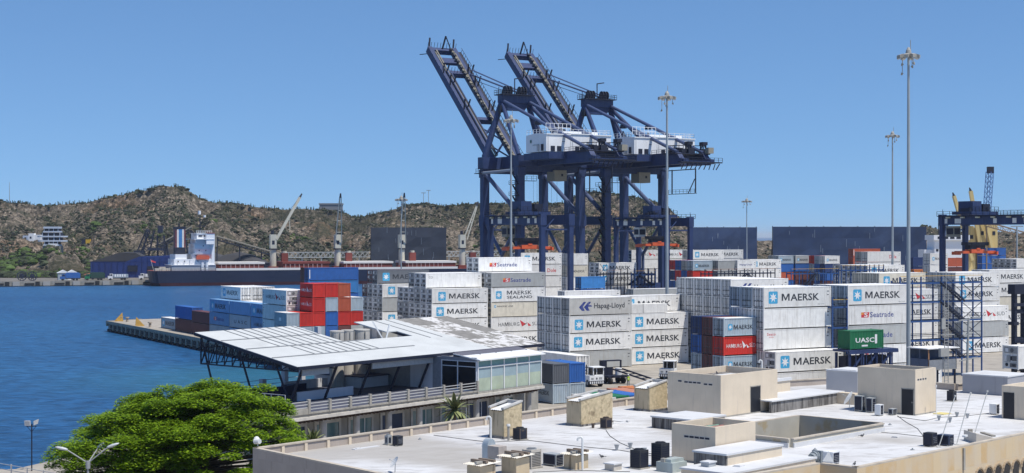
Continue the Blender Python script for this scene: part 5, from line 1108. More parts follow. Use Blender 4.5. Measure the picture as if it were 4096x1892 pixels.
M_navy = mat("low_wall_navy", (0.015,0.02,0.06), .6); M_teal = mat("teal_glass", (0.10,0.19,0.21), .15, .2, .8, spec=.6); M_gblue = mat("pane_blue", (0.30,0.40,0.44), .3, .12, .8, dirt=(0.35,0.42,0.42), dirt_amt=.3); M_ggreen = mat("pane_green", (0.42,0.49,0.38), .3, .15, .8, dirt=(0.45,0.50,0.25), dirt_amt=.6)
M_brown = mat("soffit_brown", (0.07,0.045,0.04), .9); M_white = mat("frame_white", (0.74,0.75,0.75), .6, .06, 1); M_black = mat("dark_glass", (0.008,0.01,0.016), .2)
tb = root("terminal_building", "two-storey waterside building with tilted tin canopy and concrete terrace", "building", TO, TR)
zr_ = lambda t: 8.0 + .19*t
def slab(m, s0, s1, t0, t1, mi=0, dz=0, th=.12): m.extr([(t0, zr_(t0)-th+dz), (t1, zr_(t1)-th+dz), (t1, zr_(t1)+dz), (t0, zr_(t0)+dz)], (s0,0,0), (0,1,0), (0,0,1), (s1-s0,0,0), mi)
m = MB()
slab(m, 0, 15.3, 0, 15.75); slab(m, 15.3, 27.5, 0, 7.9); slab(m, 27.5, 33.2, 0, 15.75); slab(m, 25.6, 27.5, 10.5, 15.75)
slab(m, 33.2, 43.7, 0, 15.75, 2); slab(m, 34.5, 38.0, 4.5, 8.6, 3, .012, .02); slab(m, 33.6, 37.5, 12.0, 15.6, 3, .012, .02); slab(m, 40.5, 43.6, 7.0, 15.6, 3, .012, .02)
for (t, e_) in ((11.6, 15.2), (7.75, 19.5), (3.8, 23)): slab(m, 0.1, e_, t-.11, t+.11, 1, .05, .05)
for k in range(9): s = 4.3+k*1.3; slab(m, s-.09, s+.09, 11.6, 15.7, 1, .045, .045)
for k in range(9): s = 5.2+k*1.3; slab(m, s-.09, s+.09, 7.8, 11.6, 1, .045, .045) if s < 15.2 else None
for k in range(9): s = 6.6+k*1.3; slab(m, s-.09, s+.09, 3.8, 7.7, 1, .045, .045)
for s in (29.2, 31.4): slab(m, s-.1, s+.1, 6.5, 15.7, 1, .04, .04)
m.build("canopy_roof", [M_tin, M_seam, M_felt, M_feltd], tb)
m = MB(); m.beam((0,-.06,7.82),(43.7,-.06,7.82),.14,.34); m.beam((0,0,7.8),(0,15.8,10.8),.16,.3); m.beam((43.75,0,7.8),(43.75,15.8,10.8),.16,.34)
m.beam((15.3,7.9,9.3),(27.5,7.9,9.3),.2,.25); m.beam((27.6,7.9,9.25),(27.6,15.75,10.7),.2,.3); m.beam((15.4,7.9,9.25),(15.4,15.75,10.7),.15,.2)
for t in (8.4, 10.5, 12.8): m.beam((19,t,8.6),(27.5,t,8.8),.12,.3)
m.build("fascia", [M_postn], tb)
m = MB()      # gable and inner trusses
for s in (.4, 6.0, 11.6):
    m.beam((s,.3,7.45),(s,15.2,7.55),.14); n = 12
    for i in range(n):
        t0, t1 = .3+14.9*i/n, .3+14.9*(i+1)/n
        m.beam((s,t0,7.5),(s,t0,zr_(t0)-.15),.09); m.beam((s,t0,zr_(t0)-.15),(s,t1,7.5),.09)
    m.beam((s,15.2,7.5),(s,15.2,10.7),.12)
m.beam((.4,15.2,7.55),(15,15.2,7.55),.1); m.beam((.4,15.2,9.3),(15,15.2,9.3),.1)
for k in range(10): m.beam((.4+k*1.5,15.2,7.5),(1.9+k*1.5,15.2,10.6),.08)
m.build("truss", [M_postn], tb)
for s in (1.1, 6.3, 11.8, 16.9, 22.0, 27.9):
    if s > 23: continue
    m = MB(); m.beam((s,2.2,4.0),(s+.3,.5,8.0),.24,.2); m.build("post", [M_postn], tb)
for t in (15.0, 9.0, 3.6): m = MB(); m.beam((1.5,t-.9,4.0),(.2,t,zr_(t)-.2),.24,.2); m.build("post", [M_postn], tb)
# the light boxes hanging under the eave
for q_ in ((1.0,5.0),(11.8,22.2)): MB().box(q_[0],.25,6.95,q_[1],.4,7.6).build("eave_board", [mat("eave_cream",(0.48,0.46,0.42),.7)], tb)
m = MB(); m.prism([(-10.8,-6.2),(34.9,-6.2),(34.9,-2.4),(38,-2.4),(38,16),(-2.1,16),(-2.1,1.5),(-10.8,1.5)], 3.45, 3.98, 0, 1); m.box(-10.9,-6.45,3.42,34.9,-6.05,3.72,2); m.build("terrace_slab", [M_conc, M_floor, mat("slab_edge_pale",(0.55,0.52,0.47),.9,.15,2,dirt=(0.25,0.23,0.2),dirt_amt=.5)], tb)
# concrete balustrade with pale rails
npost = 12; s0, s1 = -10.7, 22.2
for i in range(npost): 
    s = s0+(s1-s0)*i/(npost-1); m = MB(); hgt = 1.35 if i < 3 else 1.15; m.box(s-.16,-6.35,3.98,s+.16,-6.05,3.98+hgt+.1); m.build("baluster_post", [M_conc], tb)
m = MB()
for i in range(npost-1):
    a, b_ = s0+(s1-s0)*i/(npost-1)+.16, s0+(s1-s0)*(i+1)/(npost-1)-.16
    for z in (4.42,4.72,5.02): m.beam((a,-6.2,z+(.2 if i < 2 else 0)),(b_,-6.2,z+(.2 if i < 2 else 0)),.07,.07,0)
    m.box(a,-6.3,3.98,b_,-6.1,4.15+(.4 if i < 2 else 0),1)
m.build("railing", [M_rail, M_conc], tb); m = MB()
for z in (4.5,4.85,5.2): m.beam((-10.7,-6.0,z),(-10.7,1.4,z),.09,mi=0)
m.box(-10.8,-6,3.98,-10.62,1.4,4.35,1)
m.build("railing", [M_rail, M_conc], tb); m = MB()
for z in (4.35,4.8,5.25): m.beam((-2.1,-.3,z),(-2.1,6.8,z),.07,mi=0)
for t in range(8): m.beam((-2.1,-.3+t,4),(-2.1,-.3+t,5.25),.07,mi=0)
for z in (4.35,4.8,5.25): m.beam((-2.1,-.3,z),(-2.1,-6,z),.05,mi=0) if 0 else None
m.build("railing", [M_rail, M_conc], tb)
m = MB(); m.box(3.0,2.9,3.98,11.6,3.1,4.95,0); m.box(-.2,8.5,3.98,8,8.8,5.0,1); m.box(17.6,7.2,3.98,17.8,14.3,5.2,0); m.box(17.8,7.2,3.98,22.3,7.4,5.2,0); m.box(17.5,7.0,5.2,22.3,14.4,5.32,1); m.box(10,12,3.98,17,12.2,5,0); m.box(9,10.5,4,12,11.5,4.8,1)
m.box(19.0,12,5.3,22.3,12.2,8.6,2); m.box(20.2,11.9,5.3,21.2,12,7.3,3); m.build("low_wall", [M_wallw, M_navy, mat("inner_grey",(0.25,0.26,0.28),.8), M_black], tb)
m = MB()
for (s,t) in ((13,15),(16,15.2),(9.5,15),(5.2,15),(19,15.5)): m.box(s-.3,t-.3,3.98,s+.3,t+.3,zr_(t)-.2 if s > 12 else 5.2,0)
for z in (4.5,5.0): m.beam((0,15.6,z),(22,15.6,z),.06,mi=1)
m.build("back_pillar", [M_wallw, M_rail], tb)
# cross wall at s=22.4
m = MB(); m.box(22.4,.5,3.98,22.6,3.9,8.1,0); m.box(22.4,-.8,3.98,22.6,.5,7.7,1); m.box(22.4,3.9,3.98,22.6,15.6,8.6,1); m.box(22.38,-5.9,7.35,22.6,-.8,7.8,1); m.build("cross_wall", [M_wallw, mat("inner_grey",(0.25,0.26,0.28),.8)], tb)
m = MB(); m.box(22.45,-5.9,4,22.5,-.8,7.4,1)
for t in (-5.9,-3.2,-.85): m.box(22.36,t-.05,4,22.46,t+.05,7.4,0)
for z in (4.0,6.7,7.3): m.box(22.36,-5.9,z,22.46,-.8,z+.08,0)
m.build("side_glazing", [M_white, M_black], tb)
# glazed bay
gb = MB(); gb.box(22.5,-6.0,3.7,34.7,-5.9,3.78,0); n = 5; bw = 12.2/n
for i in range(n+1): s = 22.5+i*bw; gb.box(s-.07,-6.12,3.7,s+.07,-5.95,7.5,0)
for z in (3.68,6.62,7.42): gb.box(22.45,-6.14,z,34.8,-5.97,z+.13,0)
gb.box(34.63,-6,3.7,34.8,-1,7.5,0); gb.build("window_frame", [M_white], tb)
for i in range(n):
    s = 22.5+i*bw; m = MB(); zz = 5.45+.08*math.sin(i*2.3); m.box(s+.07,-6.02,3.8,s+bw-.07,-5.99,zz,1); m.box(s+.07,-6.02,zz,s+bw-.07,-5.99,6.62,0); m.box(s+.07,-6.02,6.75,s+bw-.07,-5.99,7.42,2); m.build("window_pane", [M_gblue, M_ggreen, mat("pane_teal",(0.16,0.32,0.32),.3)], tb)  # each pane coloured in bands: greenish below, bluish above, teal on top
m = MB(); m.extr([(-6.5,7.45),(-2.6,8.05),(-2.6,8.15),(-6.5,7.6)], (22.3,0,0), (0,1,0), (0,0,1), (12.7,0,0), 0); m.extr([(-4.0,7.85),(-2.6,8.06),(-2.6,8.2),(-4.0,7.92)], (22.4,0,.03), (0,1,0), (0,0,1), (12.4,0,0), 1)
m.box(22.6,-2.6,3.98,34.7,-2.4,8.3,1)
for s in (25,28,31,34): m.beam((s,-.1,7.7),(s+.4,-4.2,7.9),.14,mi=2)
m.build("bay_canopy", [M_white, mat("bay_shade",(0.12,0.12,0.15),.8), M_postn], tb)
m = MB(); m.box(22.6,-2.3,3.98,37.8,15.5,7.6,0); m.build("upper_room", [M_wallw], tb)
# ground floor
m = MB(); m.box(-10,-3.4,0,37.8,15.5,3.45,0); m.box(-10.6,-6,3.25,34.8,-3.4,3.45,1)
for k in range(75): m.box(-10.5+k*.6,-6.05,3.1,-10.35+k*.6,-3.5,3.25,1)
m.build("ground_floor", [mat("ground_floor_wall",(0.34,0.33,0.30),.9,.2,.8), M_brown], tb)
sp_ = 5.0
for k in range(10):
    s = -11.7+k*sp_+.0
    if s > -11: m = MB(); m.tube((s,-5.2,0),(s,-5.2,3.0),.36,12); m.box(s-.45,-5.65,2.9,s+.45,-4.75,3.25); m.build("column", [mat("column_grey",(0.42,0.41,0.39),.85,.2,1,dirt=(0.2,0.19,0.18),dirt_amt=.5)], tb)
    if k < 9:
        w_ = MB(); w_.box(s+.6,-3.52,.1,s+4.5,-3.41,.6,0); w_.box(s+.6,-3.52,2.35,s+4.5,-3.41,3.05,0)
        for x in (.6, 4.2): w_.box(s+x,-3.53,.6,s+x+.3,-3.41,2.35,0)
        w_.box(s+(3.1 if k % 2 else 2.3),-3.5,.6,s+(3.1 if k % 2 else 2.3)+.1,-3.41,2.35,1)
        fw = w_.build("window", [mat("window_surround",(0.50,0.49,0.46),.8,.15,1.2,dirt=(0.3,0.28,0.25),dirt_amt=.5), M_white], tb); p_ = MB(); p_.box(s+.9,-3.45,.6,s+4.2,-3.42,2.35,0); p_.build("pane", [M_teal if k % 3 != 1 else mat("blue_shutter",(0.02,0.04,0.09),.5)], fw)
ac = MB(); ac.box(30.8,-3.9,2.55,31.9,-3.45,3.15,0); ac.tube((31.3,-3.95,2.85),(31.3,-3.9,2.85),.22,10,1); ac.build("air_conditioner", [M_white, M_cd], tb)
# tanks seen through the roof opening
for i, (s, t, r_) in enumerate(((16.9,10.4,.82),(18.9,10.6,.72),(20.9,10.2,.98))):
    P = TO + Vector((.6*s-.8*t, .8*s+.6*t, 3.98)); m = MB(); m.tube((0,0,0),(0,0,6.4),r_,20,0); m.tube((0,0,6.4),(0,0,6.55),r_*1.04,20,0); m.box(-r_*.8,-r_*1.02,4,-r_*.7,-r_*.9,6.4,1); m.box(r_*.5,-r_*1.0,4,r_*.6,-r_*.8,6.4,1)
    single("water_tank", m, [mat("tank_pale",(0.52,0.49,0.44),.8,.1,.8,dirt=(0.35,0.32,0.28),dirt_amt=.5,streak=True), M_conc], ("left", "middle", "right, widest")[i] + " of three pale round tanks in the canopy's opening", "tank", "tanks in the canopy opening", P, 0, False)
m = MB(); m.beam((0,0,0),(-1.1,1.0,2.6),.16); m.beam((0,0,0),(.5,-.3,2.2),.16); m.beam((-.8,.2,.4),(.4,.1,.3),.12)
single("fallen_strut", m, [M_white], "white V of broken struts sticking up through the canopy opening", "strut", None, TO + Vector((.6*22.6-.8*8.0, .8*22.6+.6*8.0, 8.9)), TR)
# ---------------------------------------------------------------- near building: white roof seen from above
RZ, PZ = 6.6, 7.25
E1 = Vector((.688, .7257, 0)).normalized(); E2 = Vector((-E1.y, E1.x, 0)); ER = math.degrees(math.atan2(E1.y, E1.x))
M_rf = mat("white_roof_coating", (0.61,0.61,0.61), .85, .07, .25, dirt=(0.47,0.46,0.455), dirt_amt=.7, world=True, thr=.47, soft=.14)
def dirt_more(m_):
    t = m_.node_tree; N = t.nodes; L = t.links; p = N["Principled BSDF"]; src = p.inputs["Base Color"].links[0].from_socket
    g = N.new("ShaderNodeNewGeometry"); mp = N.new("ShaderNodeMapping"); mp.inputs["Rotation"].default_value = (0,0,R(-46)); mp.inputs["Scale"].default_value = (.45,1.3,1); L.new(g.outputs["Position"], mp.inputs[0])
    n = N.new("ShaderNodeTexNoise"); n.inputs["Scale"].default_value = 1.0; n.inputs["Detail"].default_value = 7; n.inputs["Roughness"].default_value = .62; L.new(mp.outputs[0], n.inputs["Vector"])
    mr = N.new("ShaderNodeMapRange"); mr.inputs[1].default_value = .53; mr.inputs[2].default_value = .58; mr.inputs[3].default_value = 0; mr.inputs[4].default_value = .5; L.new(n.outputs[0], mr.inputs[0])
    x = N.new("ShaderNodeMix"); x.data_type = 'RGBA'; L.new(mr.outputs[0], x.inputs[0]); L.new(src, x.inputs[6]); x.inputs[7].default_value = (0.36,0.345,0.33,1)
    n2 = N.new("ShaderNodeTexNoise"); n2.inputs["Scale"].default_value = .06; n2.inputs["Detail"].default_value = 3; L.new(g.outputs["Position"], n2.inputs["Vector"])
    m2 = N.new("ShaderNodeMapRange"); m2.inputs[1].default_value = .52; m2.inputs[2].default_value = .62; m2.inputs[4].default_value = .75; L.new(n2.outputs[0], m2.inputs[0])
    y = N.new("ShaderNodeMix"); y.data_type = 'RGBA'; L.new(m2.outputs[0], y.inputs[0]); L.new(x.outputs[2], y.inputs[6]); y.inputs[7].default_value = (0.36,0.335,0.30,1)
    m3 = N.new("ShaderNodeMapping"); m3.inputs["Rotation"].default_value = (0,0,R(-46.5)); L.new(g.outputs["Position"], m3.inputs[0]); bt = N.new("ShaderNodeTexBrick"); L.new(m3.outputs[0], bt.inputs["Vector"]); bt.inputs["Scale"].default_value = 1; bt.inputs["Brick Width"].default_value = 9.0; bt.inputs["Row Height"].default_value = 1.05; bt.inputs["Mortar Size"].default_value = .022; bt.inputs["Color1"].default_value = (1,1,1,1); bt.inputs["Color2"].default_value = (.96,.96,.96,1); bt.inputs["Mortar"].default_value = (.80,.795,.78,1)
    z_ = N.new("ShaderNodeMix"); z_.data_type = 'RGBA'; z_.blend_type = 'MULTIPLY'; z_.inputs[0].default_value = .8; L.new(y.outputs[2], z_.inputs[6]); L.new(bt.outputs[0], z_.inputs[7])
    L.new(z_.outputs[2], p.inputs["Base Color"])
dirt_more(M_rf)
M_rw = mat("white_membrane", (0.60,0.605,0.61), .75, .06, .6, dirt=(0.40,0.38,0.35), dirt_amt=.4, bump=.15, bscale=4)
M_stone = mat("cream_render", (0.66,0.56,0.43), .9, .07, .8, dirt=(0.42,0.36,0.31), dirt_amt=.4, streak=True); M_stone2 = mat("yellow_render", (0.52,0.42,0.28), .9, .12, .8, dirt=(0.10,0.075,0.05), dirt_amt=.75, streak=True, thr=.56, soft=.10)
M_stain = mat("blotchy_render", (0.54,0.44,0.28), .95, .25, 3.2, dirt=(0.15,0.11,0.065), dirt_amt=.75, thr=.55, soft=.12, bump=.3, bscale=6); M_black_st = mat("blackened_concrete", (0.24,0.23,0.22), .95, .3, 1.2, dirt=(0.045,0.04,0.04), dirt_amt=.9, streak=True, thr=.45, soft=.15); M_cop = mat("parapet_coping", (0.50,0.44,0.36), .9, .15, 1.5, dirt=(0.22,0.19,0.16), dirt_amt=.7)
M_wellw = mat("well_wall", (0.46,0.43,0.36), .9, .1, .5, dirt=(0.40,0.28,0.12), dirt_amt=.6, thr=.6, soft=.05)
bk = bpy.data.materials.new("facade_stone_panels"); bk.use_nodes = True; t = bk.node_tree; N = t.nodes; Lk = t.links; p = N["Principled BSDF"]; p.inputs["Roughness"].default_value = .9
tc = N.new("ShaderNodeTexCoord"); sp2 = N.new("ShaderNodeSeparateXYZ"); Lk.new(tc.outputs["Object"], sp2.inputs[0]); dt = N.new("ShaderNodeVectorMath"); dt.operation = 'DOT_PRODUCT'; Lk.new(tc.outputs["Object"], dt.inputs[0]); dt.inputs[1].default_value = tuple(E1)
cb2 = N.new("ShaderNodeCombineXYZ"); Lk.new(dt.outputs["Value"], cb2.inputs[0]); Lk.new(sp2.outputs[2], cb2.inputs[1]); br = N.new("ShaderNodeTexBrick"); Lk.new(cb2.outputs[0], br.inputs["Vector"])
br.inputs["Color1"].default_value = (0.62,0.50,0.33,1); br.inputs["Color2"].default_value = (0.56,0.39,0.20,1); br.inputs["Mortar"].default_value = (0.50,0.42,0.31,1); br.inputs["Scale"].default_value = 1; br.inputs["Brick Width"].default_value = .95; br.inputs["Row Height"].default_value = 1.9; br.inputs["Mortar Size"].default_value = .01; br.offset = .5
nn_ = N.new("ShaderNodeTexNoise"); nn_.inputs["Scale"].default_value = .8; nn_.inputs["Detail"].default_value = 6; Lk.new(tc.outputs["Object"], nn_.inputs["Vector"]); x = N.new("ShaderNodeMix"); x.data_type = 'RGBA'; mr = N.new("ShaderNodeMapRange"); mr.inputs[1].default_value = .4; mr.inputs[2].default_value = .65; mr.inputs[4].default_value = .75; Lk.new(nn_.outputs[0], mr.inputs[0]); Lk.new(mr.outputs[0], x.inputs[0]); Lk.new(br.outputs[0], x.inputs[6]); x.inputs[7].default_value = (0.57,0.48,0.36,1); Lk.new(x.outputs[2], p.inputs["Base Color"])
A0 = onz(1011,1790,7.25); A1 = A0 + Vector((.643,-.766,0))*30; A2 = onz(3281,1852,7.25); A3 = onz(3428,1869,7.25); Afar = onz(4096,1733,7.25); A4 = A3 + (Afar-A3)*2.2
C1 = onz(1049,1778.5,7.25); C2 = onz(2263,1621.5,7.25); ed = (C2-C1).normalized(); C3 = C2 + ed*27
OUT = [A0, A1, A2, A3, A4, Vector((52,156,0)), Vector((43,149,0)), Vector((35,157,0)), C3, C2]
OUT = [Vector((q.x, q.y, 0)) for q in OUT]
W0 = onz(3162,1757,7.18); WR = reach(W0, E1, 3524.6); WLn = 7.3
w0 = Vector((W0.x, W0.y, 0)); HOLE = [w0, w0+E1*WR, w0+E1*WR+E2*WLn, w0+E2*WLn]
nb = root("near_building", "large flat white-roofed building filling the foreground", "building", (0,0,0)); m = MB()
vs = OUT + HOLE
for tr in mg.tessellate_polygon([OUT, HOLE]):
    a, b_, c = [vs[i] for i in tr]
    if (b_-a).cross(c-a).z < 0: b_, c = c, b_
    m.face([(q.x, q.y, RZ) for q in (a, b_, c)])
m.build("roof", [M_rf], nb)
def edgewall(m, a, b_, th, z0, z1, inset=True, mi=0, ext=0):
    a, b_ = Vector(a), Vector(b_); d = (b_-a).normalized(); n = Vector((-d.y, d.x, 0)); m.obox(Vector((a.x,a.y,z0)) - d*ext, (b_-a)+d*2*ext, n*th*(1 if inset else -1), (0,0,z1-z0), mi)
m = MB(); 
for i, (a, b_) in enumerate(zip(OUT, OUT[1:]+OUT[:1])):
    edgewall(m, a, b_, .3, 0, RZ-.004, True, 1 if i in (1,2,3) else 0)
m.build("walls", [mat("taupe_wall", (0.40,0.345,0.30), .9, .12, .5, dirt=(0.25,0.21,0.18), dirt_amt=.5, streak=True), bk], nb)
m = MB()
for i, (a, b_) in enumerate(zip(OUT, OUT[1:]+OUT[:1])):
    edgewall(m, a, b_, .26, RZ-.003, PZ-.1, True, 1 if i in (1,2,3) else 0); edgewall(m, a, b_, .34, PZ-.1, PZ, True, 2, .02*0)
    if i in (8, 9):
        d = (b_-a).normalized(); n = Vector((-d.y, d.x, 0)); L = (b_-a).length; k = 0
        while k*2.1 < L-2: m.obox(Vector((a.x,a.y,RZ)) + d*(k*2.1) + n*.26, d*.25, n*.12, (0,0,.5), 3); k += 1
m.build("parapet", [mat("taupe_wall", (0.40,0.345,0.30)), bk, M_cop, M_stone], nb)
m = MB()
for (a, b_) in zip(HOLE, HOLE[1:]+HOLE[:1]):
    edgewall(m, a, b_, .22, -.1+1, PZ-.09, False, 0); edgewall(m, a, b_, .3, PZ-.09, PZ+.0, False, 1)
    d = (b_-a).normalized(); n = Vector((d.y, -d.x, 0)); m.obox(Vector((a.x,a.y,RZ)) + n*.22, (b_-a), n*.1, (0,0,.33), 2)
m.face([(q.x,q.y,1.0) for q in HOLE], 3); m.build("light_well", [M_wellw, M_cop, M_rw, M_feltd], nb)
# arched windows and a downpipe notch on the stone facade
fd = (A4-A3).normalized(); fn = Vector((fd.y, -fd.x, 0)); 
for k, px in enumerate((3916, 3952, 3989, 4025, 4062, 4098)):
    tt = reach(A3, fd, px); P = A3 + fd*tt; P.z = 0; z1 = 5.35
    arc = [(-.47,1.2),(.47,1.2)] + [(.47*math.cos(R(a)), z1-.47+.47*math.sin(R(a))) for a in range(0,181,20)]
    m = MB(); m.extr(arc, P + fn*.02, fd, (0,0,1), fn*.02, 0)
    outer = [(.62*math.cos(R(a)), z1-.47+.62*math.sin(R(a))) for a in range(0,181,20)]
    f_ = m.build("arched_window", [M_black], nb); m = MB()
    for (q0, q1) in zip(outer[:-1], outer[1:]): m.beam(P+fd*q0[0]+Vector((0,0,q0[1]))+fn*.04, P+fd*q1[0]+Vector((0,0,q1[1]))+fn*.04, .16, .1)
    m.build("arch_frame", [mat("arch_trim",(0.40,0.31,0.21),.9)], f_)
tt = reach(A3, fd, 3850); P = A3 + fd*tt; P.z = 5.6; m = MB(); m.obox(P+fn*.01, fd*.22, fn*.1, (0,0,1.5)); m.build("scupper", [M_conc], nb)
def fg(name, label, cat, px, py, zb, zt, pxR, pxL, group=None):
    P = onz(px, py, zb); r = root(name, label, cat, P, ER, group); return r, reach(P, E1, pxR), reach(P, E2, pxL), zt-zb
def corr_roof(m, x0, x1, y0, y1, za, zb_, mi=0, p_=.18):
    n = int((y1-y0)/p_)
    for i in range(n):
        ya = y0+i*p_; m.face([(x0,ya,za),(x1,ya,zb_),(x1,ya+p_/2,zb_+.05),(x0,ya+p_/2,za+.05)],mi); m.face([(x0,ya+p_/2,za+.05),(x1,ya+p_/2,zb_+.05),(x1,ya+p_,zb_),(x0,ya+p_,za)],mi)
M_pipe = mat("pipe_white", (0.70,0.70,0.68), .5, .08, 2); M_dkdoor = mat("door_charcoal", (0.012,0.014,0.02), .5); M_patch = mat("rust_patch", (0.30,0.20,0.12), .9)
# three stained sheds with mono-pitch roofs
for (px, py, pxR, pxL, h, lab) in ((2016,1756.5,2087.6,1957,2.1,"smallest stained cream roof shed, left of the other two"), (2325,1707,2450,2266,1.98,"widest stained cream roof shed, with dark unit at its corner"), (2598,1647,2669,2537,1.95,"streaked cream roof shed against the big penthouse")):
    r, L1, L2, H_ = fg("roof_shed", lab, "shed", px, py, RZ, RZ+h, pxR, pxL, "stained sheds on the white roof"); m = MB()
    m.box(0,0,.0,L1,.18,h,3); m.box(0,L2-.18,0,L1,L2,h+.15); m.box(0,.18,0,.18,L2-.18,h-.1); m.extr([(0,h-.02),(L1,h-.02),(L1,h+.5),(0,h+.08)], (0,0,0), (1,0,0), (0,0,1), (0,.18,0), 3); m.box(L1-.18,.18,0,L1,L2-.18,h+.3)
    m.box(-.06,-.06,0,L1+.06,L2+.06,.16,2); m.build("walls", [M_stone2, M_stone2, M_black_st, M_stain], r)
    m = MB(); corr_roof(m, -.18, L1-.15, .12, L2-.1, h-.02, h+.32, 0, .2); m.extr([(-.1,h+.08),(L1+.05,h+.5),(L1+.05,h+.62),(-.1,h+.2)], (0,-.05,0), (1,0,0), (0,0,1), (0,.26,0), 1); m.extr([(-.1,h+.1),(L1+.05,h+.5),(L1+.05,h+.62),(-.1,h+.22)], (0,L2-.2,0), (1,0,0), (0,0,1), (0,.22,0), 1); m.box(L1-.2,.2,h+.28,L1+.04,L2-.2,h+.58,1)
    m.build("roof", [M_rw, mat("kerb_pale_grey",(0.48,0.47,0.45),.9,.2,2)], r)
def parapet_box(name, lab, px, py, zt, pxR, pxL, vents, door=None, vface='left', depth=.55, rust=None, group="penthouses on the white roof"):
    r, L1, L2, H_ = fg(name, lab, "penthouse", px, py, RZ, zt, pxR, pxL, group); m = MB(); T = .2; hz = H_-depth
    m.box(0,0,0,L1,T,H_); m.box(0,L2-T,0,L1,L2,H_); m.box(0,T,0,T,L2-T,H_); m.box(L1-T,T,0,L1,L2-T,H_)
    m.box(-.015,-.015,0,L1+.01,L2+.01,.12,1); wl = m.build("walls", [M_stone, M_conc], r)
    m = MB(); m.box(T,T,hz-.1,L1-T,L2-T,hz,0); m.box(T,L2-T-.9,hz,L1-T,L2-T,hz+.04,1); m.box(L1-T-.5,T,hz,L1-T,L2-T-.9,hz+.04,1) if rust is None else None
    if rust is not None:
        for k in range(7): m.box(T+.1,T+.2+k*(L2-.8)/7,hz+.01,L1-T-.1,T+.32+k*(L2-.8)/7,hz+.10,2+k%2)
    m.build("roof", [M_rw, M_black_st, mat("sheet_green",(0.25,0.42,0.33),.6), mat("sheet_pink",(0.45,0.22,0.2),.6)], r)
    m = MB()
    for (f0, zz, w_, n_) in vents:
        for k in range(n_):
            if vface == 'left': y = L2-(f0+k*w_); m.box(-.012,y-.36,zz,.03,y,zz+.13,0); m.box(-.008,y-.40,zz-.03,.02,y+.04,zz+.17,1)
            else: x = f0+k*w_; m.box(x,-.012,zz,x+.24,.03,zz+.13,0); m.box(x-.03,-.008,zz-.03,x+.27,.02,zz+.16,1)
    m.build("vent_slot", [M_cd, mat("vent_trim",(0.60,0.56,0.5),.9)], r)
    if door:
        m = MB(); f, a, b_, zz = door; 
        if f == 'right': m.box(a,-.03,zz,b_,.02,zz+2.12,0); m.box(a-.07,-.02,zz,a,.03,zz+2.2,1); m.box(b_,-.02,zz,b_+.07,.03,zz+2.2,1); m.box(a-.07,-.02,zz+2.12,b_+.07,.03,zz+2.2,1); m.box(b_-.12,-.06,zz+1,b_-.06,-.03,zz+1.1,1)
        else: m.box(-.03,a,zz,.02,b_,zz+2.12,0); m.box(-.02,a-.07,zz,.03,a,zz+2.2,1); m.box(-.02,b_,zz,.03,b_+.07,zz+2.2,1); m.box(-.02,a-.07,zz+2.12,.03,b_+.07,zz+2.2,1); m.box(-.06,a+.06,zz+1,-.03,a+.12,zz+1.1,1)
        m.build("door", [M_dkdoor, M_conc], r)
    return r, L1, L2
PA = onz(2882.8,1502,10.1); pa_py = 946+(EYE-RZ)*FPX/PA.y
dx0 = reach(PA, E1, 3002.4); dx1 = reach(PA, E1, 3040.6)
ra, L1a, L2a = parapet_box("penthouse", "big cream penthouse with seven dark slots and a charcoal door", 2882.8, pa_py, 10.1, 3110, 2671, [(1.1,2.72,.55,1),(1.75,2.68,.44,4),(3.75,2.62,.5,2)], ('right', dx0, dx1, .12))
P_ = onz(2861.7,1710,9.08); pb_py = 946+(EYE-RZ)*FPX/P_.y
parapet_box("penthouse", "smaller cream penthouse with five dark slots, coloured sheets inside its parapet", 2861.7, pb_py, 9.08, 3022, 2686.7, [(1.05,1.63,.42,5)], None, 'left', .5, rust=1)
PCc = onz(3661.4,1480,10.4); pc_py = 946+(EYE-RZ)*FPX/PCc.y
ly0 = reach(PCc, E2, 3653); ly1 = reach(PCc, E2, 3607.7)
parapet_box("penthouse", "right-hand cream penthouse with door on its shaded side and four slots", 3661.4, pc_py, 10.4, 3743.8, 3430.6, [(.35,2.9,.42,4)], ('left', ly0, ly1, .03), 'right', .25)
PD = onz(4007,1541,9.3); D0 = PD - E2*5.5; pdr, L1d, L2d, H_ = None, 5.0, 5.5, 2.7
r = root("penthouse", "cream penthouse cut off by the photo's right edge, with charcoal door", "penthouse", Vector((D0.x, D0.y, RZ)), ER, "penthouses on the white roof"); m = MB()
m.box(0,0,0,5,.2,2.7); m.box(0,5.3,0,5,5.5,2.7); m.box(0,.2,0,.2,5.3,2.7); m.box(4.8,.2,0,5,5.3,2.7); m.build("walls", [M_stone], r); MB().box(.2,.2,2.0,4.8,5.3,2.1).build("roof", [M_rw], r)
a = -reach(PD, E2, 4012)*-1; y1 = 5.5 + reach(PD, E2, 4014); y0 = 5.5 + reach(PD, E2, 4057); MB().box(-.03,y0,.03,.02,y1,2.15).build("door", [M_dkdoor], r)
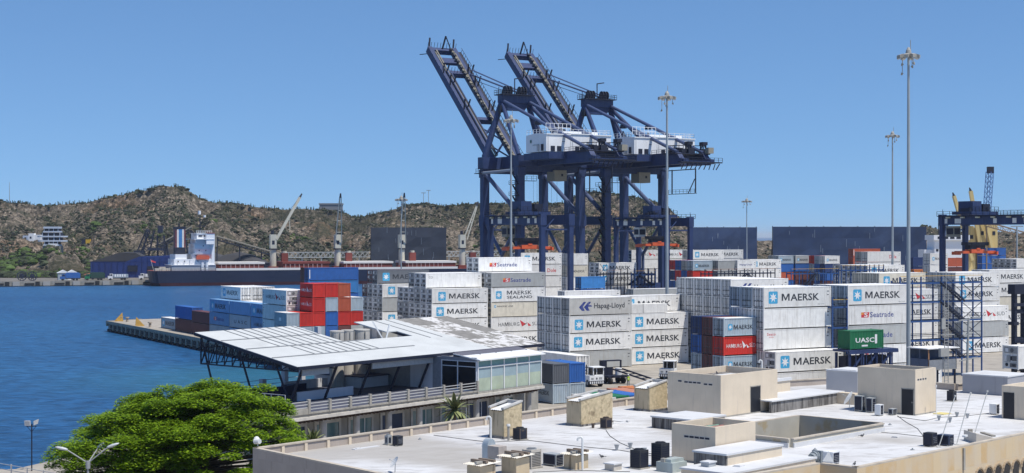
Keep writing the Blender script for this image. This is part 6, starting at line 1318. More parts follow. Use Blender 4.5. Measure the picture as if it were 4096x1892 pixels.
# low annexes
def annex(lab, px, py, zb, zt, pxR, pxL, mw=M_black_st, mr=M_stone, over=.08, L2=None, L1=None):
    P = onz(px, py, zt); P.z = zb; r = root("roof_annex", lab, "annex", P, ER, "low annexes on the white roof"); l1 = L1 or reach(P, E1, pxR); l2 = L2 or reach(P, E2, pxL); h = zt-zb; m = MB()
    m.box(0,.02,0,.15,l2,h-.12,0); m.box(.15,0,0,l1,.15,h-.12,1); m.box(.15,l2-.15,0,l1,l2,h-.12,1); m.box(l1-.15,.15,0,l1,l2-.15,h-.12,1); m.build("walls", [mw, mr], r)
    m = MB(); m.box(-over,-over,h-.12,l1+over,l2+over,h,0); m.build("roof", [M_rw], r); return r, l1, l2
annex("low block with white top and blackened side before the big penthouse", 2764, 1678, RZ, 7.55, 2899.5, 2607)
annex("low white-topped block with blackened end before the five-slot penthouse", 2905, 1815.8, RZ-.3, 7.9, 3128, 2775)
annex("broad low white platform at the bottom edge of the photo", 2915, 1893, RZ-.3, 7.15, 3262, 2890, M_stone, M_stone, L2=3.6)
# long block behind the big penthouse
P = onz(3112, 1649, RZ); t_ = reach(P, E1, 3372)
P -= E1*1.0; t_ += 1.0
r = root("roof_block", "long low block with dark wall and white top right of the big penthouse", "annex", P, ER, "low annexes on the white roof"); m = MB(); m.box(0,0,0,t_,.2,.95,0); m.box(0,3.6,0,t_-3,3.8,2.0,1); m.box(t_-.2,.2,0,t_,3.6,.95,1); m.box(t_-1.0,-1.8,0,t_-.2,0,1.0,1)
m.build("walls", [M_black_st, M_stone], r); m = MB(); m.box(-.1,-.12,.95,t_+.1,3.6,1.05,0); m.box(-.1,3.5,2.0,t_-2.9,9.5,2.1,0); m.box(-.1,3.5,2.1,t_-2.9,3.8,2.25,0); m.build("roof", [M_rw], r)
m = MB(); m.extr([(0,0),(3.4,0),(1.7,.7)], (3.2,4.6,2.1), (0,1,0), (0,0,1), (3.4,0,0), 0); m.box(3.0,4.4,2.1,6.8,8.2,2.22,1); m.build("skylight", [mat("skylight_grey",(0.40,0.46,0.50),.3), M_rw], r)
# grey low box structures beyond
P = onz(3430, 1560, 7.4); P.z = RZ; r = root("roof_block", "smooth grey sloping-topped block left of the right-hand penthouse", "annex", P, ER, "low annexes on the white roof"); l2 = reach(P, E2, 3305); m = MB(); m.box(0,0,0,3.4,l2,2.4,0); m.box(-.05,-.05,2.4,3.5,l2+.05,2.5,1); m.box(.3,.3,2.5,3.2,l2-.3,2.56,1); m.build("walls", [mat("grey_render",(0.50,0.49,0.49),.9,.06,.6), M_rw], r)
P = onz(4030, 1585, RZ); r = root("roof_block", "long smooth grey block before the right-edge penthouse", "annex", P, ER, "low annexes on the white roof"); l2 = reach(P, E2, 3850); m = MB(); m.box(0,0,0,4.5,l2,1.75,0); m.box(-.06,-.06,1.75,4.6,l2+.06,1.86,1); m.build("walls", [mat("grey_render_dark",(0.33,0.33,0.35),.9,.06,.6,dirt=(0.22,0.21,0.21),dirt_amt=.4,streak=True), M_rw], r)
# corrugated little cream huts in the front
def hut(px, py, pxR, pxL, h, lab):
    P = onz(px, py, RZ); r = root("vent_hut", lab, "vent hut", P, ER, "little vent huts with wavy roofs"); l1 = reach(P, E1, pxR); l2 = reach(P, E2, pxL); m = MB(); m.box(0,0,0,l1,l2,h-.12); m.build("walls", [M_stone2], r)
    m = MB(); corr_roof(m, -.25, l1+.25, -.25, l2+.25, h-.05, h+.05, 0, .16); m.box(-.2,.1,h+.06,.35,.28,h+.2,1); m.box(l1*.3,-.1,h+.06,l1*.3+.22,l2+.1,h+.22,2); m.box(l1*.8,-.1,h+.06,l1*.8+.2,l2+.1,h+.2,2); m.build("roof", [mat("wavy_cream",(0.66,0.62,0.54),.8,.12,1.5,dirt=(0.35,0.29,0.22),dirt_amt=.5), M_conc, mat("beam_brown",(0.22,0.17,0.13),.9)], r)
hut(2302,1880,2353,2255,1.0,"little cream vent hut with pipe, right of the grey condenser"); hut(2065,1902,2118,2006,1.15,"middle cream vent hut with two brown beams"); hut(1920,1912,1982,1868,.8,"lowest cream vent hut at the bottom edge")
# ---------------------------------------------------------------- roof equipment on the near building
M_acd = mat("unit_charcoal", (0.035,0.037,0.042), .6, .15, 3); M_acb = mat("unit_beige", (0.50,0.46,0.40), .6, .1, 2, dirt=(0.3,0.25,0.2), dirt_amt=.4); M_acg = mat("unit_steel", (0.36,0.38,0.39), .5, .15, 2, dirt=(0.25,0.22,0.2), dirt_amt=.4); M_acbr = mat("unit_brown", (0.10,0.075,0.06), .7); M_acblue = mat("unit_blue_grey", (0.06,0.08,0.13), .6)
M_gal = mat("galvanised_duct", (0.40,0.46,0.50), .4, .15, 1.5, metal=.3, dirt=(0.3,0.27,0.22), dirt_amt=.4); M_tan = mat("unit_grill", (0.10,0.095,0.09), .7)
def at_roof(px, py, z=RZ): return onz(px, py, z)
def condenser(px, py, w, d, h, kind, label, rot=None, gap=.08):
    """standing unit; px,py is the base point of the corner nearest the camera"""
    P = at_roof(px, py); r = root("air_conditioner", label, "air conditioner", P, ER if rot is None else rot, "air conditioners on the white roof"); m = MB()
    body, grl = {'dark': (M_acd, M_cd), 'beige': (M_acb, M_tan), 'steel': (M_acg, M_cd), 'brown': (M_acbr, M_cd), 'blue': (M_acblue, M_cd), 'white': (M_white, M_cd)}[kind]
    m.box(0,0,gap,w,d,h,0); m.box(-.08,-.08,0,w+.08,d+.08,gap,2)
    n = 9
    for k in range(n):
        z = gap+.08+k*(h-gap-.2)/n; m.box(.05,-.012,z,w-.05,0,z+(h-gap-.2)/n*.55,1); m.box(-.012,.05,z,0,d-.05,z+(h-gap-.2)/n*.55,1)
    for (x, y) in ((0,0),(w-.05,0),(0,d-.05),(w-.05,d-.05)): m.box(x-.015,y-.015,gap,x+.055,y+.055,h+.01,0 if kind not in ('dark','steel') else 3)
    m.box(w*.25,-.025,h-.2,w*.55,-.01,h-.12,3) if kind == 'dark' else None
    m.build("casing", [body, grl, M_conc, M_acg if kind != 'dark' else M_acbr if h < .9 else M_acd], r)
    m = MB(); rr = min(w, d)*.42
    m.tube((w/2,d/2,h),(w/2,d/2,h+.07),rr,18,0); m.tube((w/2,d/2,h+.071),(w/2,d/2,h+.078),rr*.82,18,1)
    for k in range(6): a = math.pi*k/6; m.beam((w/2-rr*.82*math.cos(a),d/2-rr*.82*math.sin(a),h+.09),(w/2+rr*.82*math.cos(a),d/2+rr*.82*math.sin(a),h+.09),.015,mi=0)
    m.build("fan_guard", [body if kind in ('dark','brown') else M_acg, M_cd], r); return r
def frontunit(px, py, w, d, h, kind, label):
    """flat unit with a fan grille on its right-hand face"""
    P = at_roof(px, py); r = root("air_conditioner", label, "air conditioner", P, ER, "air conditioners on the white roof"); m = MB()
    body = {'dark': M_acd, 'steel': M_acg, 'blue': M_acblue, 'white': M_white, 'beige': M_acb}[kind]
    m.box(0,0,.08,w,d,h,0); m.box(.06,-.02,.14,w-.06,0,h-.07,1); m.box(-.02,.06,.14,0,d-.06,h-.07,1 if kind != 'white' else 0); m.box(0,-.03,.08,.06,.0,h,0); m.box(w-.06,-.03,.08,w,.0,h,0)
    for y in (.05, d-.15): m.box(-.05,y,0,w+.05,y+.1,.08,2)
    m.build("casing", [body, M_cd, M_conc], r); m = MB(); m.tube((w*.5,-.05,h*.52),(w*.5,-.02,h*.52),min(w,h)*.36,16,0,cap=True)
    for k in range(4): z = h*.3+k*h*.13; m.beam((.08,-.055,z),(w-.08,-.055,z),.012,mi=1)
    m.build("fan_grille", [M_cd, M_acg], r); return r
frontunit(1588,1786,.55,.5,.72,'dark',"small black unit with silver frame near the left end of the roof")
condenser(1552,1781,.35,.35,.68,'steel',"grey drum-like unit beside the black one at the left roof end")
condenser(2080,1763,.75,.7,.86,'dark',"charcoal condenser at the foot of the smallest shed")
condenser(2125,1877,.95,.8,1.2,'beige',"beige louvred condenser with fan on top, between huts")
frontunit(2222,1868,.75,1.1,.8,'steel',"long grey unit between the beige condenser and a cream hut")
condenser(2425,1718,.68,.6,.84,'brown',"brown condenser at the corner of the widest stained shed")
condenser(2560,1879,.85,.8,1.2,'dark',"charcoal condenser with small badge, left of the tallest one")
condenser(2645,1873,.85,.8,1.55,'dark',"tallest charcoal condenser, before the five-slot penthouse")
frontunit(3448,1648,.45,.75,1.35,'steel',"leftmost tall grey unit by the right-hand penthouse"); frontunit(3488,1652,.6,.6,1.25,'steel',"second grey unit by the right-hand penthouse wall")
frontunit(3520,1665,.55,.5,.95,'white',"white-framed unit nearest the right-hand penthouse door"); frontunit(3570,1662,.7,.4,.55,'steel',"low grey unit left of the charcoal door on the right")
frontunit(3330,1860,.85,.8,.82,'white',"white unit with black grille beside the round duct, front right")
frontunit(3728,1789,.7,.7,.98,'dark',"black unit with silver frame below the leaning poles"); frontunit(3795,1786,.7,.9,.78,'blue',"blue-grey unit behind the black one by the leaning poles")
frontunit(3984,1660,.6,.6,.9,'white',"unit with black grille left of the right-edge penthouse"); condenser(3812,1607,.65,.6,.95,'dark',"black condenser before the smooth grey block")
# ducts and hoods
P = at_roof(1990,1868); r = root("duct_hood", "arched blue-grey metal duct hood at the lower left of the roof", "duct", P, ER); m = MB()
arc = [(0,0),(.75,0)] + [(.375+.375*math.cos(R(a)), 1.25+.45*math.sin(R(a))) for a in range(0,181,15)]
m.extr(arc, (0,.9,0), (1,0,0), (0,0,1), (0,.5,0), 0); m.box(.0,-.1,.55,.75,.9,1.3,1); m.box(-.02,.86,1.2,.77,1.42,1.26,0); m.build("duct", [M_gal, mat("duct_beige",(0.42,0.37,0.33),.7)], r)
P = at_roof(3262,1862); r = root("duct_elbow", "round grey duct elbow beside the white unit, front right", "duct", P, ER); m = MB()
for k in range(8):
    a0, a1 = R(k*11.25*2), R((k+1)*11.25*2); m.tube((.1+.45-.45*math.cos(a0),.4,.15+.45*math.sin(a0)*.9),(.1+.45-.45*math.cos(a1),.4,.15+.45*math.sin(a1)*.9),.3,12,0)
m.box(.75,.05,.1,1.0,.75,.85,0); m.build("elbow", [mat("duct_matt_grey",(0.22,0.25,0.27),.6)], r)
P = at_roof(2690,1893); r = root("duct_box", "pale green-grey flat duct box in front of the five-slot penthouse", "duct", P, ER); m = MB(); m.box(0,0,0,1.5,1.3,.62,0); m.box(.1,.2,.62,1.45,.9,.82,0); m.box(0,.65,.62,.3,.95,.85,1); m.build("duct", [mat("duct_pale_green",(0.40,0.45,0.43),.5,.15,1,dirt=(0.3,0.3,0.27),dirt_amt=.5), M_conc], r)
P = at_roof(2835,1905); r = root("vent_block", "small grey block vent against the blackened annex wall", "vent", P, ER); m = MB(); m.box(0,0,0,.75,.6,.8,0); m.box(-.05,-.05,.8,.8,.65,.88,1); m.build("block", [M_acg, M_rw], r)
P = at_roof(2455,1884); r = root("vent_block", "low white box vent left of the charcoal condensers", "vent", P, ER); m = MB(); m.box(0,0,0,.8,.75,.38,0); m.box(-.07,-.07,.38,.87,.82,.46,1); m.build("block", [M_acb, M_rw], r)
P = at_roof(1865,1700); r = root("vent_block", "small stained block with thin pole by the back parapet", "vent", P, ER); m = MB(); m.box(0,0,0,.3,.3,.45,0); m.tube((.1,.1,.45),(.1,.1,1.35),.03,6,1); m.build("block", [M_conc, M_acg], r)
P = at_roof(3740,1660); r = root("vent_pole", "thin white pole beside the right-hand penthouse", "pole", P, ER); m = MB(); m.tube((.2,0,0),(.2,0,2.45),.03,6); m.tube((.2,0,2.3),(.2,0,2.5),.07,6); m.build("pole", [M_pipe], r)
def goose(px, py, h, label, d=1, r_=.075):
    P = at_roof(px, py); r = root("vent_pipe", label, "vent pipe", P, 0, "white vent pipes"); m = MB(); m.tube((0,0,0),(0,0,h-.15),r_,10)
    q0 = Vector((0,0,h-.15))
    for k in range(6):
        a = R(30*(k+1)); q1 = Vector((-d*.15*(1-math.cos(a)), 0, h-.15+.15*math.sin(a))); m.tube(q0, q1, r_, 10); q0 = q1
    m.tube(q0, q0-Vector((0,0,.1)), r_, 10); m.build("pipe", [M_pipe], r)
goose(1963,1778,2.0,"tall white gooseneck pipe left of the smallest shed"); goose(2330,1880,2.1,"tall white gooseneck pipe in front of a cream hut"); goose(3048,1560,2.9,"white gooseneck pipe behind the big penthouse")
P = at_roof(2034,1762); r = root("vent_pipe", "grey flanged vent stack before the smallest shed", "vent pipe", P, 0, "white vent pipes"); m = MB(); m.tube((0,0,0),(0,0,1.05),.09,10,1); m.tube((0,0,1.05),(0,0,1.2),.15,10,0,.13); m.build("pipe", [M_pipe, M_conc], r)
P = at_roof(2372,1712); r = root("vent_pipe", "short dark stub pipe at the foot of the widest shed", "vent pipe", P, 0, "white vent pipes"); m = MB(); m.tube((0,0,0),(0,0,.36),.1,10,0,.14); m.build("pipe", [M_acbr], r)
for i, (xa, ya, xb, yb) in enumerate(((3755,1789,3821,1583),(3826,1779,3883,1571),(3890,1762,3950,1564))):
    P = at_roof(xa, ya); q = aty(xb, P.y+.6, zat(yb, P.y+.6)) - P; r = root("leaning_pole", ("left", "middle", "right")[i] + " of three thin leaning white poles on the roof", "pole", P, 0, "leaning poles on the roof"); m = MB(); m.tube((0,0,0), q, .035, 7); m.tube(q*.985, q*1.01, .07, 7); m.box(-.12,-.12,0,.12,.12,.06); m.build("pole", [mat("pole_offwhite",(0.55,0.55,0.52),.6,.15,3)], r)
# upturned cones, boards, dishes, birds, cables
CN = [(2467,1802,.42),(2521,1795,.42),(2578,1808,.3),(3756,1682,.42),(3800,1690,.42),(3828,1668,.4),(3870,1673,.4)]
for i, (px, py, h) in enumerate(CN):
    P = at_roof(px, py); m = MB(); m.tube((0,0,0),(0,0,h),.06,9,0,.19)
    single("drain_cone", m, [M_acg], ("first", "second", "third")[i] + " from left of grey cones before the charcoal condensers" if i < 3 else ("first", "second", "third", "fourth")[i-3] + " from left of grey cones by the leaning poles", "cone", "grey cones on the roof", P)
for i, (px, py, w_, d_, lab) in enumerate(((2500,1690,.5,2.2,"pale board lying on the roof left of the low annex"),(3775,1660,1.3,1.0,"flat yellow board on the roof beside the leaning poles"))):
    P = at_roof(px, py); m = MB(); m.box(0,0,0,w_,d_,.06); m.box(.1,-.25,0,.3,0,.16) if i == 0 else None; single("board", m, [M_rw if i == 0 else mat("board_yellow",(0.6,0.52,0.22),.8)], lab, "board", None, P, ER)
P = at_roof(3905,1776); m = MB(); m.extr([(0,0),(2.6,0),(2.6,.05),(0,.75)], (0,0,0), (1,0,0), (0,0,1), (0,2.2,0), 0); m.box(.3,2.0,.1,.6,2.2,.8,1); m.box(1.2,.1,.48,1.5,2.1,.6,1)
single("tilted_hatch", m, [mat("hatch_pale",(0.58,0.53,0.46),.8,.1,1), M_conc], "tilted pale hatch boards behind the three leaning poles", "hatch", None, P, ER-40)
def dish(P, rad, az, el, label, pole=.6, name="satellite_dish"):
    r = root(name, label, "satellite dish", P, az, "dishes on the roof"); m = MB(); n = 18; c = Vector((0,0,pole)); ax = Vector((math.cos(R(el)),0,math.sin(R(el)))); u_ = Vector((0,1,0)); v_ = ax.cross(u_); k = 0; prev = None
    rings = [(0,0)] + [(rad*f, rad*.22*f*f) for f in (.4,.75,1)]; base = len(m.v); m.v.append(tuple(c))
    for (rr, dd) in rings[1:]:
        for i in range(n): a = 2*math.pi*i/n; m.v.append(tuple(c+u_*rr*math.cos(a)+v_*rr*math.sin(a)+ax*dd))
    for i in range(n):
        j = (i+1)%n; m.f.append((0,1+i,1+j)); m.m.append(0)
        for s in range(2): a = 1+s*n; m.f.append((a+i,a+n+i,a+n+j,a+j)); m.m.append(0)
    m.build("reflector", [M_pipe], r); m = MB(); m.tube((0,0,0),c-ax*.03,.03,7); m.tube(c, c+ax*rad*.9, .012, 5); m.tube(c+ax*rad*.9, c+ax*rad*1.02, .04, 6); m.build("stand", [M_acg], r)
dish(at_roof(1580,1890), .42, 200, 35, "small tilted dish near the bottom left of the roof")
dish(Vector((onz(3398,1580,8.7).x, onz(3398,1580,8.7).y, 7.65)), .62, 150, 30, "tilted white panel dish left of the right-hand penthouse", .75)
P = onz(1020,1786,7.25); P += E1*.35 + E2*.15; r = root("roof_floodlight", "white twin floodlight on the near building's left corner", "floodlight", P, ER-60); m = MB(); m.tube((0,0,0),(0,0,.2),.04,6)
m.tube((-.12,-.15,.32),(.28,-.35,.36),.2,12,0,.17); m.tube((.0,.1,.3),(-.28,.42,.4),.17,12,0,.2); m.tube((.28,-.35,.36),(.29,-.355,.36),.15,12,1); m.box(-.1,-.1,.14,.1,.1,.24); m.build("lamps", [M_pipe, M_glass], r)
P = onz(3860,1748,7.25); single("parapet_lamp", MB().box(-.3,-.12,.02,.3,.12,.14).box(-.08,-.08,-.02,.08,.08,.04), [M_pipe], "small white lamp on the parapet below the leaning poles", "lamp", None, P, ER+10)
P = onz(3290,1845,7.22); m = MB(); m.extr([(0,0),(.75,-.05),(.42,.62)], (0,0,0), (1,0,0), (0,0,1), (0,.05,0)); single("white_sheet", m, [M_pipe], "crumpled white triangle on the parapet beside the front duct", "sheet", None, P, 10)
def bird(P, rot, label):
    m = MB(); m.blob((0,0,.12), .16, .08, .075, 0, 8, 6); m.blob((.15,0,.21), .05, .045, .05, 0, 6, 4); m.extr([(-.12,-.03),(-.32,-.05),(-.32,.05),(-.12,.03)], (0,0,.11), (1,0,0), (0,1,0), (0,0,.025)); m.tube((.19,0,.21),(.24,0,.2),.012,4,0,.003); m.tube((.02,.03,0),(.02,.03,.08),.01,4); m.tube((.02,-.03,0),(.02,-.03,.08),.01,4)
    single("pigeon", m, [mat("feather_grey",(0.07,0.075,0.085),.7)], label, "bird", "pigeons on the roof", P, rot, True)
bird(at_roof(2408,1832), 150, "pigeon on the white roof left of the charcoal condensers"); bird(at_roof(3448,1748), 20, "pigeon standing beside the light well's right end"); bird(onz(3418,1862,7.27), 60, "dark pigeon perched on the front parapet corner"); bird(onz(2868,1497,10.12), 100, "pigeon on the big penthouse's parapet")
def cable(pts, label, r_=.022):
    m = MB()
    for a, b_ in zip(pts[:-1], pts[1:]): m.tube(Vector(a)+Vector((0,0,.025)), Vector(b_)+Vector((0,0,.025)), r_, 5)
    single("cable", m, [mat("cable_dark",(0.12,0.115,0.11),.8)], label, "cable", "cables lying on the roof")
cable([at_roof(*q) for q in ((1735,1742),(1850,1757),(1960,1770),(2110,1762),(2300,1785),(2480,1802),(2610,1825),(2660,1838))], "long cable running across the left half of the roof")
cable([at_roof(*q) for q in ((2424,1722),(2440,1745),(2480,1772),(2540,1798),(2610,1818))], "curving cable from the brown condenser")
cable([at_roof(*q) for q in ((3590,1664),(3625,1690),(3670,1715),(3690,1740),(3700,1765))], "curving cable from the right-hand penthouse door to the black unit")
cable([at_roof(*q) for q in ((3525,1730),(3600,1737),(3700,1748))], "cable from the light well to the black unit")
cable([at_roof(*q) for q in ((3590,1668),(3700,1684),(3760,1670),(3860,1665),(3990,1650))], "cable along the right-hand penthouse toward the right edge")
cable([at_roof(*q) for q in ((2130,1890),(2260,1884),(2350,1884),(2520,1888))], "cable along the foot of the cream vent huts")
# patches of newer white coating and dark puddle stains are part of the roof; loose things on it:
for i, (px, py, l_, w_, lab) in enumerate(((2452,1698,1.6,.5,"flat white tray left of the brown condenser"),(2700,1702,.9,.4,"white offcut near the low annex's left end"),(1420,1800,2.4,.35,"long white strip lying on the left part of the roof"),(3590,1752,.5,.5,"small pale tile on the roof in the middle right"),(2960,1869,.8,.5,"white offcut on the broad platform at the bottom"))):
    P = at_roof(px, py, RZ if i < 4 else 7.15); m = MB(); m.box(0,0,0,l_,w_,.05); m.box(l_*.1,.05,.05,l_*.25,w_-.05,.09); single("offcut", m, [M_rw], lab, "offcut", "loose pieces on the roof", P, ER-8+i*5)
for i, (px, py) in enumerate(((1680,1758),(2010,1836),(2700,1720),(3260,1800),(3650,1800),(3560,1700))):
    P = at_roof(px, py); m = MB(); m.tube((0,0,0),(0,0,.06),.14,10); m.tube((0,0,.06),(0,0,.14),.05,8); single("roof_drain", m, [M_acg], ("round drain on the roof's far left, by the long cable","round drain behind the arched duct hood","round drain behind the five-slot penthouse's left corner","round drain left of the white unit with round duct","round drain below the black unit by the poles","round drain right of the light well's far corner")[i], "roof drain", "drains on the white roof", P)
# ---------------------------------------------------------------- big tree
M_leaf = bpy.data.materials.new("leaf_bright"); M_leaf.use_nodes = True; t = M_leaf.node_tree; N = t.nodes; Lk = t.links; p = N["Principled BSDF"]; p.inputs["Roughness"].default_value = .55; p.inputs["Specular IOR Level"].default_value = .2
g = N.new("ShaderNodeNewGeometry"); cr = N.new("ShaderNodeValToRGB"); e = cr.color_ramp.elements; e[0].color = (0.08,0.15,0.010,1); e[1].color = (0.33,0.48,0.022,1); x = e.new(.5); x.color = (0.18,0.31,0.014,1); Lk.new(g.outputs["Random Per Island"], cr.inputs[0]); Lk.new(cr.outputs[0], p.inputs["Base Color"])
tl = N.new("ShaderNodeBsdfTranslucent"); Lk.new(cr.outputs[0], tl.inputs[0]); ms = N.new("ShaderNodeMixShader"); ms.inputs[0].default_value = .38; Lk.new(p.outputs[0], ms.inputs[1]); Lk.new(tl.outputs[0], ms.inputs[2]); Lk.new(ms.outputs[0], N["Material Output"].inputs["Surface"])
M_bark = mat("bark", (0.13,0.10,0.08), .95, .3, 2, bump=.5, bscale=8)
TC = Vector((-27.2, 121.5, 3.2)); tr_ = root("shade_tree", "huge bright green spreading tree at the lower left", "tree", (TC.x, TC.y, 0)); rn = random.Random(11)
m = MB(); m.tube((0,0,-.1),(0.2,0,2.6),.75,12,0,.55)
clumps = []
ELL = [(Vector((4.4,0,-.4)), 6.4, 8.2, 7.2), (Vector((-1.2,-.5,-.9)), 6.8, 8.4, 6.2), (Vector((1.4,0,-.7)), 7.2, 8.3, 6.9)]
def inside(c, k): return any(((c-o_).x/a)**2+((c-o_).y/b_)**2+((c-o_).z/h_)**2 < .70 for j, (o_, a, b_, h_) in enumerate(ELL) if j != k)
for k in (0, 1, 2):
    o_, a_, b__, h_ = ELL[k]
    for i in range(150):
        zz = 1 - 1.32*(i+.5)/150; th = 2.39996*i + k; el = math.asin(max(-.4, zz)); cz_ = math.cos(el)
        c = o_ + Vector((a_*cz_*math.cos(th), b__*cz_*math.sin(th), h_*math.sin(el)))*rn.uniform(.84, 1.0) + Vector((rn.uniform(-.5,.5), rn.uniform(-.5,.5), rn.uniform(-.3,.3)))
        if inside(c, k): continue
        clumps.append((c, rn.uniform(.7, 1.45)))
for i in range(30):
    u_ = rn.uniform(0, 2*math.pi); c = Vector((1+6*math.cos(u_)*rn.random(), 6*math.sin(u_)*rn.random(), rn.uniform(1.0,4.4))); clumps.append((c, rn.uniform(1.3, 2.0)))
for (c, rr) in clumps[::2]:
    a = Vector((.2,0,2.5)); b_ = Vector((c.x*.45, c.y*.45, 3.0+c.z*.45)); d_ = Vector((c.x*.92, c.y*.92, c.z*.9+3.0)); m.tube(a,b_,.22,6,0,.13,False); m.tube(b_,d_,.13,5,0,.05,False)
m.build("trunk", [M_bark], tr_)
m = MB()
for (c, rr) in clumps:
    n = int(900*rr*rr/1.3)
    for k in range(n):
        th = rn.uniform(0, 2*math.pi); cz = rn.uniform(-.25, 1)**1 ; sr = math.sqrt(max(0, 1-cz*cz)); q = rn.uniform(.35, 1.15)**.7
        pos = Vector((c.x+rr*1.15*q*sr*math.cos(th), c.y+rr*1.15*q*sr*math.sin(th), c.z+3.2+rr*.55*q*cz))
        L = rn.uniform(.08, .18); w__ = L*rn.uniform(.35, .6); a = rn.uniform(0, 2*math.pi); tl_ = rn.uniform(-.35, .35) ; t2 = rn.uniform(-.35,.35)
        ux = Vector((math.cos(a), math.sin(a), tl_)).normalized()*L; uy = Vector((-math.sin(a), math.cos(a), t2)).normalized()*w__
        k0 = len(m.v); m.v += [tuple(pos-ux), tuple(pos+uy), tuple(pos+ux), tuple(pos-uy)]; m.f.append((k0,k0+1,k0+2,k0+3)); m.m.append(0)
m.build("crown", [M_leaf], tr_)
# ---------------------------------------------------------------- palms
M_palm = mat("palm_frond", (0.17,0.19,0.075), .6, .3, 3, island=.5)
def palm(P, h, fl, label, seed, n=62):
    rn = random.Random(seed); r = root("palm", label, "palm", P, 0, "broad-leaved palms between the buildings"); m = MB(); m.tube((0,0,0),(0.1,0,h),.16,8,0,.12); m.build("trunk", [M_bark], r); m = MB()
    for k in range(n):
        a = 2.4*k; el0 = rn.uniform(-.6, 1.3); L = fl*rn.uniform(.75, 1.1); q = Vector((.1,0,h)); w__ = .17*fl/1.8; d = Vector((math.cos(a)*math.cos(el0), math.sin(a)*math.cos(el0), math.sin(el0))); sd_ = Vector((-math.sin(a), math.cos(a), 0)); k0 = len(m.v); ns = 6
        for s in range(ns+1):
            f = s/ns; ww_ = w__*math.sin(math.pi*min(1, .12+f*.88))*1.05; m.v += [tuple(q-sd_*ww_), tuple(q+Vector((0,0,.03))), tuple(q+sd_*ww_)]; q = q + d*(L/ns); d = (d + Vector((0,0,-.13))).normalized()
        for s in range(ns):
            for j in (0, 1): m.f.append((k0+s*3+j, k0+s*3+j+1, k0+s*3+j+4, k0+s*3+j+3)); m.m.append(0)
    m.build("crown", [M_palm], r)
palm(aty(1815, 146), 5.0, 2.0, "bushy palm between the terminal and the near parapet, right one", 5); palm(aty(1246, 124), 4.9, 1.35, "low palm beside the big tree's right edge", 8)
# ---------------------------------------------------------------- lamps, fence, shore
M_lp = mat("lamp_post_grey", (0.30,0.31,0.32), .5); M_lh = mat("lamp_head_pale", (0.52,0.54,0.56), .4)
P = aty(352, 112); r = root("street_lamp", "triple-armed grey street lamp in front of the big tree", "street lamp", P, 0); m = MB(); m.tube((0,0,0),(0,0,4.8),.1,10,0,.08); m.tube((0,0,4.6),(0,0,5.15),.17,8); m.build("pole", [M_lp], r)
for (dx, dy, dz, s) in ((-1.55,-.1,6.0,-1),(1.45,.1,6.15,1),(.35,1.6,5.95,1)):
    m = MB(); q = Vector((dx,dy,dz)); m.tube((0,0,5.0), q, .045, 7, 0); m.build("arm", [M_lp], r); d = (q-Vector((0,0,5.0))).normalized(); d = Vector((d.x, d.y, .28 if dz > 6 else .2)).normalized(); m = MB()
    sd_ = d.cross(Vector((0,0,1))).normalized(); up_ = sd_.cross(d); n = 9; k0 = 0
    for (f, w__, hh) in ((0,.06,.06),(.15,.11,.10),(.45,.15,.12),(.8,.13,.09),(1,.04,.03)):
        c = q + d*(f*.92-.1)
        for i in range(n): a = 2*math.pi*i/n; m.v.append(tuple(c + sd_*w__*math.cos(a) + up_*hh*math.sin(a)))
    for s_ in range(4):
        for i in range(n): j = (i+1)%n; m.f.append((s_*n+i, s_*n+j, (s_+1)*n+j, (s_+1)*n+i)); m.m.append(0)
    m.f.append(tuple(range(n-1,-1,-1))); m.m.append(0); m.f.append(tuple(4*n+i for i in range(n))); m.m.append(0); m.build("lamp_head", [M_lh], r, True)
P = aty(127, 141); r = root("floodlight_pole", "slim dark pole with two square floodlights by the water", "floodlight pole", P, 0); m = MB(); m.tube((0,0,-.2),(0,0,4.3),.06,8); m.beam((-.5,0,4.1),(.45,0,4.1),.06); m.beam((-.45,0,4.1),(0,0,3.6),.04); m.beam((.4,0,4.1),(0,0,3.6),.04); m.build("pole", [M_postn], r)
for (dx, rr) in ((-.38, 0), (.42, 1)):
    m = MB(); a = Vector((.52,0,.0)) if rr == 0 else Vector((.26,.4,.12)); m.obox(Vector((dx-.26,-.06,4.15)), a, (0,.14,0), (0 if rr == 0 else .12,-.1,.46), 0); m.obox(Vector((dx-.22,-.075,4.2)), a*.85, (0,.01,0), (0,-.09,.38), 1); m.build("floodlight", [M_white, M_lh], r)
fa, fb = Vector((-52,142.6,0)), Vector((-38.5,131,0)); r = root("shore_fence", "pale railing and mesh fence at the bottom left by the water", "fence", fa); m = MB(); d = fb-fa
for i in range(8): p_ = d*(i/7); m.box(p_.x-.05,p_.y-.05,0,p_.x+.05,p_.y+.05,1.35)
for z in (.35,.8,1.25): m.beam((0,0,z), d+Vector((0,0,z)), .05)
m.build("railing", [M_rail], r)
